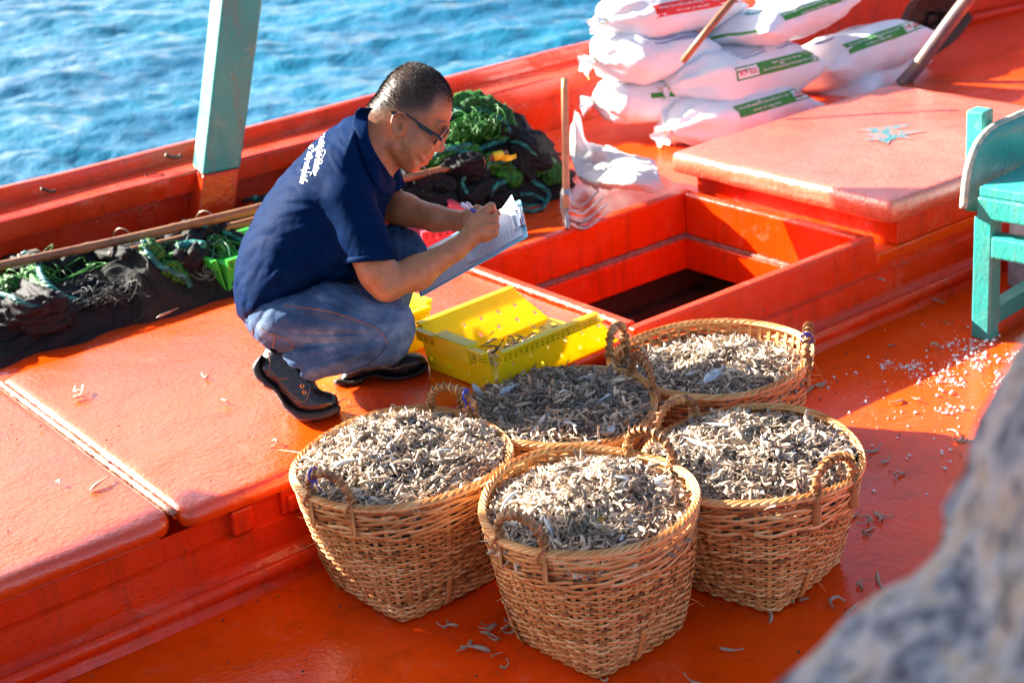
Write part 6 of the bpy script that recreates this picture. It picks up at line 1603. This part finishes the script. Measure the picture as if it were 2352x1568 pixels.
# ================================================================== feed sacks
M['sack'] = simple('white woven sack', (0.78, 0.79, 0.82), 0.5, 0.05, 18, 0.35, 0.003)
M['band_green'] = simple('green sack print', (0.03, 0.26, 0.02), 0.5, 0.1, 30, 0)
M['band_red'] = simple('red sack print', (0.70, 0.02, 0.015), 0.5, 0.1, 30, 0)
M['navy_print'] = simple('navy sack print', (0.03, 0.03, 0.25), 0.5, 0.1, 30, 0)
M['teal_print'] = simple('teal sack print', (0.01, 0.32, 0.24), 0.5, 0.1, 30, 0)
M['grey_print'] = simple('grey blue sack print', (0.22, 0.26, 0.42), 0.5, 0.1, 30, 0)
M['white_print'] = simple('white sack print', (0.85, 0.85, 0.85), 0.5, 0.02, 30, 0)
M['yellow_tie'] = simple('yellow sack string', (0.75, 0.60, 0.15), 0.5, 0.1, 30, 0)
def sack(c, L_, W_, T_, eul, label, seed, art=(), tied=True, group='white feed sacks stacked against the bulwark', sag=0.0, pinch=(0, 0)):
    root = empty('feed_sack', c, 0, label, 'sack', group)
    E = np.array(Matrix.Rotation(R(eul[0]), 3, 'Z') @ Matrix.Rotation(R(eul[1]), 3, 'Y') @ Matrix.Rotation(R(eul[2]), 3, 'X'))
    nu, nv = 72, 64; V = []
    for i in range(nu):
        s = -1 + 2 * i / (nu - 1)
        for j in range(nv):
            a = 2 * math.pi * j / nv; ca, sa = math.cos(a), math.sin(a)
            y = W_ / 2 * math.copysign(abs(ca) ** 0.62, ca); z = T_ / 2 * math.copysign(abs(sa) ** 0.85, sa)
            # seam ends: right end flattened to a stitched edge, left end gathered and tied
            kr = max(0, (s - .45) / .55); kl = max(0, (-s - .45) / .55)
            x = s * L_ / 2
            fz = (1 - 0.93 * kr ** 2.2); z *= fz; y *= 1 + .05 * kr
            if tied:
                g = 1 - 0.86 * kl ** 1.7; y *= g; z *= (1 - 0.80 * kl ** 2.2)
            else: z *= (1 - .93 * kl ** 2.2)
            V.append((x, y, z))
    V = np.array(V); s = V[:, 0] / (L_ / 2); an = np.arctan2(V[:, 2], V[:, 1])
    nrm_ = np.stack([V[:, 0] * 0, V[:, 1] / W_, V[:, 2] / T_], 1); nrm_ /= np.maximum(np.linalg.norm(nrm_, axis=1), 1e-5)[:, None]
    w = 0.010 * fbm(V[:, 0] * 7 + seed, V[:, 1] * 7, V[:, 2] * 9, 3) + 0.004 * ridged(V[:, 0] * 10, V[:, 1] * 24 + seed, V[:, 2] * 14, 2) * np.clip(np.abs(s) * 1.8 - .5, 0.1, 1)
    if tied: w += 0.012 * np.sin(an * 11 + seed) * np.clip((-s - .45) / .4, 0, 1) * np.clip((1 + s) * 6, .2, 1)
    V = V + nrm_ * w[:, None]; V[:, 2] -= sag * (V[:, 0] / (L_ / 2)) ** 2
    Vw = V @ E.T + np.array(c); F = grid_faces(nu, nv, True)
    F = [tuple(f) for f in F] + [tuple(range(nv)), tuple(range((nu - 1) * nv, nu * nv))[::-1]]
    b = obj('bag', Vw, F, M['sack'], root, True); bv = bvh_of(Vw, F)
    if tied:
        e = np.array([-L_ / 2 - .0, 0, -sag]); mb = MB()
        p0 = E @ e + np.array(c)
        V2 = []
        for i in range(8):
            q = i / 7; r_ = .012 + .034 * q ** .8
            for j in range(20): a = j / 20 * 6.283; rr_ = r_ * (1 + .28 * math.sin(a * 5 + seed)) ; V2.append(E @ (e + np.array([-.045 * q, rr_ * math.cos(a), rr_ * .7 * math.sin(a) - .012 * q])) + np.array(c))
        obj('tied_mouth', V2, grid_faces(8, 20, True), M['sack'], root, True)
        Vt, Ft = tube([E @ (e + np.array([-.004, .017 * math.cos(t), .015 * math.sin(t)])) + np.array(c) for t in np.linspace(0, 12.5, 24)] + [E @ (e + np.array([-.02, .03, -.05])) + np.array(c), E @ (e + np.array([-.0, .05, -.08])) + np.array(c)], .0025, 5); obj('string', Vt, Ft, M['yellow_tie'], root)
    # printed artwork
    for (kind, cx_, cy_, w_, h_, mat, txt, side, *rest) in art:
        off = .0012 + .0006 * {'rect': 0, 'box': 1, 'text': 2, 'moon': 1, 'mark': 1, 'lines': 1}[kind]
        flip = rest[0] if rest else 0
        if side == 'near': ax, ay, dn, org = E[:, 0], E[:, 2] * .9 + E[:, 1] * .35, E[:, 1] * .88 - E[:, 2] * .35, np.array(c) + E[:, 0] * cx_ + E[:, 2] * cy_ - E[:, 1] * .0
        else: ax, ay, dn, org = E[:, 0], E[:, 1], -E[:, 2], np.array(c) + E[:, 0] * cx_ + E[:, 1] * cy_
        if flip: ax, ay = -ax, -ay
        if kind in ('rect', 'box'): tv, tf = rect_grid(w_, h_, max(6, int(w_ / .012)), max(3, int(h_ / .012)))
        elif kind == 'text':
            tv, tf = text_mesh(txt, 1.0, 0, 0.02, 1.0); sx = w_ / max(np.ptp(tv[:, 0]), 1e-6); sy = h_ / max(np.ptp(tv[:, 1]), 1e-6); tv = (tv - (tv.max(0) + tv.min(0)) / 2) * (sx, sy, 1)
        elif kind == 'moon':
            o_ = [(math.cos(t) * w_, math.sin(t) * w_) for t in np.linspace(R(60), R(300), 18)]; i_ = [(math.cos(t) * w_ * .78 + w_ * .42, math.sin(t) * w_ * .82) for t in np.linspace(R(290), R(70), 18)]
            i_ = [(x * -1 if False else x, y) for x, y in i_]; n_ = 18; tv = np.array([(x, y, 0) for x, y in o_ + i_[::-1]]); tf = [(k, k + 1, n_ + k + 1, n_ + k) for k in range(n_ - 1)]
        elif kind == 'mark':
            p_ = [(-1, -.2), (-.7, .6), (-.4, -.5), (0, .7), (.3, -.4), (.6, .5), (1, -.1)]; up_ = [(x * w_, y * h_ + h_ * .35) for x, y in p_]; lo = [(x * w_, y * h_) for x, y in p_]; n_ = len(p_); tv = np.array([(x, y, 0) for x, y in up_ + lo]); tf = [(k, k + 1, n_ + k + 1, n_ + k) for k in range(n_ - 1)]
        else:
            tvs, tf = [], []
            nl_ = int(txt)
            for k in range(nl_):
                y_ = (k / (nl_ - 1) - .5) * h_ if nl_ > 1 else 0
                g, gf = rect_grid(w_ * (.75 + .25 * ((k * 7) % 3) / 2), h_ / nl_ * .34, 16, 2, 0, y_); tf += [tuple(i + len(tvs) * 32 for i in f) for f in gf]; tvs.append(g)
            tv = np.concatenate(tvs)
        ov, of = lay(tv, tf, org, ax, ay, dn, bv, off, .7)
        if of: 
            nm = {'rect': 'printed_band', 'box': 'printed_box', 'text': 'printed_text', 'moon': 'printed_crescent', 'mark': 'printed_mark', 'lines': 'printed_lines'}[kind]
            oo = obj(nm, ov, of, mat, b, False)
    return root
G1, RD, WH, NV, TL, GR = M['band_green'], M['band_red'], M['white_print'], M['navy_print'], M['teal_print'], M['grey_print']
def band_art(cx_, w_, mat, flip=0, cy=-.012, txt='THỨC ĂN HỖN HỢP HOÀN CHỈNH DÙNG CHO VỊT THỊT', t2='(Trên 21 ngày tuổi)', code=True, h=.050):
    a = [('rect', cx_, cy, w_, h, mat, '', 'near')]; s = -1 if flip else 1
    a.append(('text', cx_ - .055 * s * (1 if code else 0), cy + .010 * s, w_ - (.135 if code else .03), .013, WH, txt, 'near', flip)); a.append(('text', cx_ - .045 * s, cy - .011 * s, w_ * .36, .010, WH, t2, 'near', flip))
    if code: a += [('box', cx_ + (w_ / 2 - .055) * s, cy, .095, h * .76, WH, '', 'near'), ('text', cx_ + (w_ / 2 - .055) * s, cy, .078, .020, RD, 'HB 628', 'near', flip)]
    return a
D5 = lambda u, v, d: Dp(u, v, d)
sack(D5(1672, 262, 5.80), .62, .38, .18, (2, 1, 0), 'bottom front feed sack, green band and red code upright', 21, band_art(.07, .40, G1))
sack(D5(1680, 168, 5.86), .62, .40, .22, (-4, 0, 0), 'feed sack in the middle of the front stack with its green band upside down', 22, band_art(.06, .40, G1, 1, cy=-.03) + [('lines', -.02, -.05, .16, .20, GR, '12', 'top'), ('lines', .14, -.06, .12, .17, GR, '10', 'top')])
sack(D5(1478, 225, 5.84), .38, .34, .16, (-28, 3, 0), 'lowest feed sack at the back left, gathered mouth facing the fork', 23, [('rect', .06, -.02, .14, .02, G1, '', 'near')])
sack(D5(1490, 122, 5.82), .46, .38, .18, (-12, 3, 0), 'feed sack at the left of the pile with grey print across its top', 24, [('lines', .05, -.04, .30, .22, GR, '13', 'top'), ('lines', .07, .03, .26, .05, GR, '5', 'near')])
sack(D5(1520, 25, 5.85), .54, .36, .18, (-3, 2, 0), 'topmost left feed sack with a red printed band', 25, band_art(.05, .42, RD, 0, txt='THỨC ĂN HỖN HỢP HOÀN CHỈNH DÙNG CHO VỊT', t2='(Từ 1 ngày - 21 ngày tuổi)', code=False, cy=-.03) + [('moon', -.08, -.02, .04, .04, NV, '', 'top')])
sack(D5(1945, 132, 6.30), .66, .40, .20, (2, -2, -14), 'right feed sack with navy crescent and green mark above its green band', 27, band_art(.03, .46, G1, cy=-.02) + [('moon', -.17, -.055, .042, .04, NV, '', 'top'), ('mark', -.17, .015, .045, .03, TL, '', 'top'), ('text', -.02, .02, .10, .024, TL, 'TRẠI', 'top'), ('lines', .10, .0, .08, .06, GR, '4', 'top')], tied=False)
sack(D5(1965, 190, 6.40), .60, .40, .16, (16, 0, -10), 'lowest right feed sack behind the proud hatch lid, red corner print', 28, [('rect', -.22, -.06, .10, .05, RD, '', 'top'), ('lines', -.05, -.04, .10, .08, GR, '4', 'top'), ('lines', .12, .02, .08, .05, TL, '2', 'top')], tied=False)
sack(D5(1785, 52, 5.95), .58, .36, .15, (6, -1, -12), 'topmost centre feed sack with a green corner pointing at the viewer', 26, band_art(.06, .46, G1, h=.034, cy=-.035) + [('lines', -.02, .02, .06, .09, TL, '3', 'top'), ('moon', -.17, -.04, .035, .03, TL, '', 'top'), ('rect', -.285, 0, .010, .30, G1, '', 'top')], tied=False)
sack(D5(1860, -25, 6.40), .50, .34, .13, (4, 0, 0), 'feed sack at the very top of the pile, cut by the picture edge', 29, band_art(.06, .34, G1, code=False))
# stick leaning in the sacks
V, F = tube([D5(1568, 142, 5.45), D5(1625, 70, 5.45), D5(1700, -20, 5.45)], [.012, .0125, .013], 10)
tag(obj('wooden_stick', V, F, M['pole']), 'thin wooden stick leaning over the front feed sacks', 'stick')
# shovel at the upper right
sv = empty('shovel', D5(2100, 120, 6.3), 0, 'rusty round shovel with a grey steel handle leaning behind the proud lid', 'shovel')
hp = [D5(2070, 195, 6.15), D5(2110, 150, 6.1), D5(2180, 55, 6.0), D5(2245, -30, 5.9)]; M['bluegrey'] = simple('grey painted steel pipe', (0.16, 0.13, 0.16), 0.3, 0.4, 18, 0.2, metallic=.3, alt=(0.30, 0.20, 0.14))
V, F = tube(catmull(hp, 6), .028, 14); obj('handle', V, F, M['bluegrey'], sv)
oc = [(2110, -20), (2082, 15), (2066, 50), (2060, 95), (2062, 130), (2075, 150), (2092, 154), (2120, 140), (2150, 126), (2185, 102), (2212, 75), (2236, 42), (2225, 28), (2205, 5), (2190, -20)]
ct = D5(2140, 40, 6.45); ringo = [D5(u, v, 6.42) for u, v in oc]; n = len(ringo); V = []
for k, f in enumerate((1.0, .75, .5, .25)):
    for p in ringo: q = ct + (p - ct) * f; V.append(q + ray(2140, 40) * .07 * (1 - f * f))
V.append(ct + ray(2140, 40) * .07); F = [tuple(f) for f in grid_faces(4, n, True)] + [(3 * n + i, 3 * n + (i + 1) % n, 4 * n) for i in range(n)]
o = obj('blade', V, F, M['rust'], sv); md = o.modifiers.new('t', 'SOLIDIFY'); md.thickness = .006
# ================================================================== teal fish scoop bench
bn = empty('wooden_bench', P(2262, 770, DZ), 0, 'small teal painted wooden bench with a curved side board and salt beneath', 'bench')
lg = P(2262, 772, DZ); ax1 = nrm([0.95, 0.12, 0]); ax2 = np.array([ax1[1], -ax1[0], 0])   # ax1 goes right and away, ax2 towards the viewer
dl_ = float(np.dot(CR.T @ (lg - CAM), [0, 0, -1]))
def bq(a, b, z): return lg + ax1 * a + ax2 * b + np.array([0, 0, z])
def bx_(nm, a0, a1, b0, b1, z0, z1, bv=.006):
    mb = MB(); mb.hexa([bq(a0, b0, z0), bq(a1, b0, z0), bq(a1, b1, z0), bq(a0, b1, z0), bq(a0, b0, z1), bq(a1, b0, z1), bq(a1, b1, z1), bq(a0, b1, z1)][:4][::-1] + [bq(a0, b0, z1), bq(a1, b0, z1), bq(a1, b1, z1), bq(a0, b1, z1)][::-1]); o = mb.build(nm, M['teal'], bn); bevel(o, bv, 2); return o
bx_('leg', -.028, .028, -.028, .028, 0, .355)
bx_('leg', -.026, .026, .44, .50, 0, .355)
bx_('leg', .46, .515, -.028, .028, 0, .355)
bx_('back_post', .115, .17, -.14, -.085, .36, .60)
bx_('stretcher', -.034, .024, .028, .47, .245, .305)
bx_('stretcher', .028, .47, -.022, .022, .03, .085)
bx_('seat_rail', -.036, .030, -.015, .50, .352, .412)
bx_('seat', -.030, .50, -.012, .50, .413, .440, .004)
# curved side board
cv = [(0.44, -.10), (0.50, -.105), (.56, -.10), (.62, -.075), (.665, -.03), (.70, .03), (.73, .10), (.76, .20), (.79, .32), (.80, .5)]
cu_ = []; 
pr = catmull([(2213, 478), (2216, 440), (2222, 395), (2236, 350), (2256, 315), (2285, 290), (2320, 274), (2365, 255)], 5)
bbp = lg + ax2 * 0; V = []; nP = len(pr)
o0 = bq(-.03, -.05, .44); dd = float(np.dot(CR.T @ (o0 - CAM), [0, 0, -1]))
edge = [Dp(u, v, dd + (u - 2213) * .0009) for u, v in pr]; inn = [Dp(2225, 476, dd + .012)] + []
V = [tuple(p) for p in edge] + [tuple(Dp(u + 8 if u < 2240 else u + 4, max(v + 8, 0), dd + (u - 2213) * .0009 + .006)) for u, v in pr]
loE = [Dp(u, 478 + (u - 2213) * .20, dd + (u - 2213) * .0009 + .14) for u, v in pr]
mb = MB(); A_ = [np.array(p) for p in edge]; B_ = [np.array(p) for p in loE]; nn = 8; V = []
for a_, b_ in zip(A_, B_):
    for k in range(nn): V.append(a_ + (b_ - a_) * k / (nn - 1))
o = obj('side_board', V, grid_faces(nP, nn), M['teal'], bn); md = o.modifiers.new('t', 'SOLIDIFY'); md.thickness = .022; md.offset = 0
Vt, Ft = tube(edge, .011, 8); M['bare'] = simple('bare worn wood edge', (0.62, 0.50, 0.36), 0.6, 0.4, 40, 0.4, alt=(0.18, 0.30, 0.26)); obj('worn_rim', Vt, Ft, M['bare'], bn)
# ice box behind the bench
ib = MB(); q = P(2330, 560, -.05); ib.box(q[0] + .10, q[0] + .5, q[1] - .35, q[1] + .10, DZ + .002, DZ + .30)
o = ib.build('ice_box', simple('dirty white box', (.55, .62, .66), .5, .5, 20, .3)); bevel(o, .02, 3); tag(o, 'dirty white box on the deck behind the teal bench', 'box')

# ================================================================== rock in the foreground
def make_rock():
    m, nt, N, L, b = nodes_of('weathered speckled rock')
    pos = geo_pos(nt)
    c = ramp(nt, noise(nt, 20, 5, 0.6, pos), [(0.36, (0.12, 0.15, 0.22)), (0.44, (0.55, 0.60, 0.74)), (0.52, (0.88, 0.88, 0.92)), (0.60, (0.80, 0.66, 0.54)), (0.68, (0.35, 0.40, 0.52))])
    sp = ramp(nt, noise(nt, 85, 3, 0.6, pos), [(0.33, 0.0), (0.42, 1.0)])
    L.new(mix(nt, sp, (0.14, 0.12, 0.13), c), b.inputs['Base Color']); b.inputs['Roughness'].default_value = 0.9
    p = bump(nt, b, noise(nt, 40, 6, 0.7, pos), 1.0, 0.02); bump(nt, b, noise(nt, 160, 4, 0.7, pos), .8, 0.005, p)
    sil = [(2420, 690), (2352, 772), (2325, 810), (2290, 868), (2262, 930), (2242, 985), (2236, 1030), (2225, 1075), (2200, 1120), (2178, 1160), (2168, 1215), (2150, 1265), (2095, 1322), (2030, 1352), (1965, 1398), (1910, 1450), (1880, 1482), (1835, 1525), (1780, 1570), (1700, 1640)]
    c_ = catmull(sil, 10); n = len(c_); V = []; dep = 1.05
    cen = np.array([2700., 1900.]); nr = 60
    for i, (u, v) in enumerate(c_):
        for k in range(nr):
            t = (k - 8) / (nr - 9)        # negative: behind the skyline, falling away
            if t < 0: f = -t * 3.0; q = np.array([u, v]) * (1 - f * .10) + cen * f * .10; p = Dp(q[0], q[1], dep + f * .10); p = p - np.array([0, 0, f * .22])
            else:
                q = np.array([u, v]) * (1 - t) + cen * t; d_ = dep - .30 * math.sin(min(t, 1) * 1.45); p = Dp(q[0], q[1], d_)
            V.append(p)
    V = np.array(V); nz = 0.024 * fbm(V[:, 0] * 16, V[:, 1] * 16, V[:, 2] * 16, 5); kk = np.tile((np.arange(nr) != 8), n)
    V += np.array([-.5, -.6, .5])[None] * nz[:, None]
    o = obj('rock', V, grid_faces(n, nr), m); tag(o, 'blurred grey speckled boulder in the lower right foreground', 'rock')
make_rock()

# ================================================================== fish and salt scattered over the decks
def drop(u, v, z, n, lab, seed, sc=1.0, grp='small fish spilt on the decks', bright=1):
    rs = np.random.default_rng(seed)
    for k in range(n):
        p = P(u, v, z + .004) + np.array([*(rs.normal(size=2) * .012 * (n > 1)), .003 * k * .6]); ang = rs.random() * 6.28
        m3 = np.array(Matrix.Rotation(ang, 3, 'Z') @ Matrix.Rotation(rs.normal() * .12, 3, 'Y') @ Matrix.Rotation(rs.random() * 6, 3, 'X'))
        place_fish(p, m3, sc * (.85 + .4 * rs.random()), fish_meshes[rs.integers(0, 6) * 3 + bright], lab, grp)
up = 0.0035
spots = [(1030, 1430, 2, 'below the leftmost basket'), (1075, 1480, 2, 'near the bottom between the leftmost and nearest basket'), (1155, 1520, 2, 'by the bottom picture edge'), (1130, 1450, 5, 'touching the lower left of the nearest basket'), (1175, 1440, 5, 'touching the lower left of the nearest basket'),
         (1820, 1380, 3, 'below the basket nearest the rock'), (1765, 1410, 1, 'below the basket nearest the rock'), (1920, 1390, 3, 'at the lower edge of the rock'), (1680, 1490, 1, 'right of the tip of the nearest basket'), (1500, 1465, 1, 'right of the tip of the nearest basket'), (1975, 1345, 2, 'at the lower edge of the rock'), (2020, 1335, 1, 'at the lower edge of the rock'),
         (1975, 1195, 3, 'on the shaded deck right of the basket nearest the rock'), (2040, 1185, 3, 'on the shaded deck right of the basket nearest the rock'), (1990, 1218, 2, 'on the shaded deck right of the basket nearest the rock'), (1975, 1040, 4, 'at the lit patch beside the basket nearest the rock'), (2010, 1030, 1, 'on the sunlit patch'), (2035, 1055, 1, 'on the sunlit patch'), (2075, 1088, 2, 'on the sunlit patch'),
         (2205, 1010, 2, 'at the upper edge of the rock'), (2190, 990, 1, 'at the upper edge of the rock'), (2060, 920, 1, 'on the sunlit patch'), (2105, 915, 1, 'on the sunlit patch'), (1895, 888, 2, 'beside the farthest basket'), (1860, 895, 1, 'beside the farthest basket'), (1850, 738, 1, 'near the moulding behind the farthest basket'), (2050, 792, 1, 'on the deck before the teal bench'), (2145, 795, 2, 'on the deck before the teal bench'), (2150, 690, 1, 'near the moulding left of the teal bench'), (1862, 790, 1, 'behind the farthest basket'), (2180, 740, 1, 'on the deck before the teal bench'), (1590, 1560, 1, 'by the bottom picture edge'), (1385, 1555, 1, 'by the bottom picture edge')]
for i, (u, v, n, lab) in enumerate(spots): drop(u, v, DZ + up, n, 'small spilt fish ' + lab, 300 + i, 1.15, 'small fish spilt on the lower deck ' + lab)
for i, (u, v, n, lab) in enumerate(((185, 900, 5, 'clump of pale spilt fish on the broad lid near its back left corner'), (230, 1107, 1, 'dried fish curl on the left lid nearest the worn joint'), (134, 1105, 1, 'dried fish curl on the left lid, farther from the joint'), (515, 918, 1, 'pale fish scrap on the broad lid left of the heeled up boot'), (470, 862, 1, 'dark splinter of fish left of the boot'), (630, 1015, 1, 'fish scrap on the lid beside the leftmost basket'), (385, 718, 1, 'thin fish scrap behind the seat of the man'), (790, 922, 1, 'fish scrap behind the leftmost basket'))):
    drop(u, v, 0.007, n, lab, 400 + i, 1.0 + .25 * (n == 1), 'clump of fish on the lid' if n > 1 else None, 2 if i < 4 else 0)
for i, (u, v) in enumerate(((1585, 795), (1560, 640), (1700, 690))): drop(1270 + 0 * u, 750, .03, 0, '', 500 + i)
for i, (u, v, z) in enumerate(((1765, 490, -.055), (1800, 505, -.055), (1650, 452, -.055), (2010, 640, -.11))): drop(u, v, z, 2, 'fish scraps in the gap by the open hatch', 520 + i, 1.0, 'fish scraps in the gap by the open hatch')
# fish hanging over the rims
for k, (u, v), a, lab in (('left', (905, 1160), 1.2, 'fish hanging over the near rim of the leftmost basket'), ('left', (905, 935), 1.4, 'fish standing up at the back rim of the leftmost basket'), ('right', (1770, 1165), .6, 'pair of fish lying on the near rim of the basket nearest the rock'), ('front', (1118, 1110), .9, 'fish tail poking over the left rim of the nearest basket')):
    p = P(u, v, BK[k][2] + .012); m3 = np.array(Matrix.Rotation(d0_ + a, 3, 'Z') @ Matrix.Rotation(-1.0 if a == 1.4 else .5, 3, 'Y')); place_fish(p, m3, 1.25, fish_meshes[8], lab, None)
# salt and ice grains
M['salt'] = simple('white salt grains', (.80, .78, .76), .35, .1, 50, 0)
rs = np.random.default_rng(77); n = 1300; g = rs.normal(size=(n, 2)); cS = P(2262, 835, DZ); 
cl_ = rs.normal(size=(26, 2)) * (.16, .09); cp_ = cl_[rs.integers(0, 26, n)] + g * (.022, .016); xy = np.where(rs.random(n)[:, None] < .70, cS[:2] + cp_, cS[:2] + np.array([-.22, -.05]) + g * (.42, .22)); keep = (xy[:, 1] < 2.70); xy = xy[keep]; n = len(xy)
sz = (.0010 + .0050 * rs.random(n) ** 4) ; tv = np.array([(1, 0, 0), (-1, 0, 0), (0, 1, 0), (0, -1, 0), (0, 0, 1), (0, 0, -.4)]); tf = np.array([(0, 2, 4), (2, 1, 4), (1, 3, 4), (3, 0, 4), (2, 0, 5), (1, 2, 5), (3, 1, 5), (0, 3, 5)])
jit = 1 + .5 * rs.random((n, 6, 1)); V = (tv[None] * jit * sz[:, None, None]) + np.concatenate([xy, np.full((n, 1), DZ + .003)], 1)[:, None, :]
tag(obj('salt_grains', V.reshape(-1, 3), (tf[None] + (np.arange(n) * 6)[:, None, None]).reshape(-1, 3), M['salt'], None, False), 'scattered white salt grains on the deck by the teal bench', 'salt', None, 'stuff')
# tiny specks everywhere on the near decks
n = 900; xx = rs.random(n) * 3.2 + .7; yy = rs.random(n) * 1.9 + 1.7; z_ = np.where(yy > 2.80, .0065, DZ + .004); kp = (np.abs(yy - 2.78) > .05) & ~((xx > 2.35) & (yy > 2.7)) & (yy < 3.8) ; xx, yy, z_ = xx[kp], yy[kp], z_[kp]; n = len(xx)
sz = .0008 + .0022 * rs.random(n) ** 3; V = (tv[None] * (1 + .8 * rs.random((n, 6, 1))) * sz[:, None, None]) + np.stack([xx, yy, z_], 1)[:, None, :]
tag(obj('fish_crumbs', V.reshape(-1, 3), (tf[None] + (np.arange(n) * 6)[:, None, None]).reshape(-1, 3), M['fish_bed'], None, False), 'dark crumbs of fish strewn over the red decks', 'crumbs', None, 'stuff')
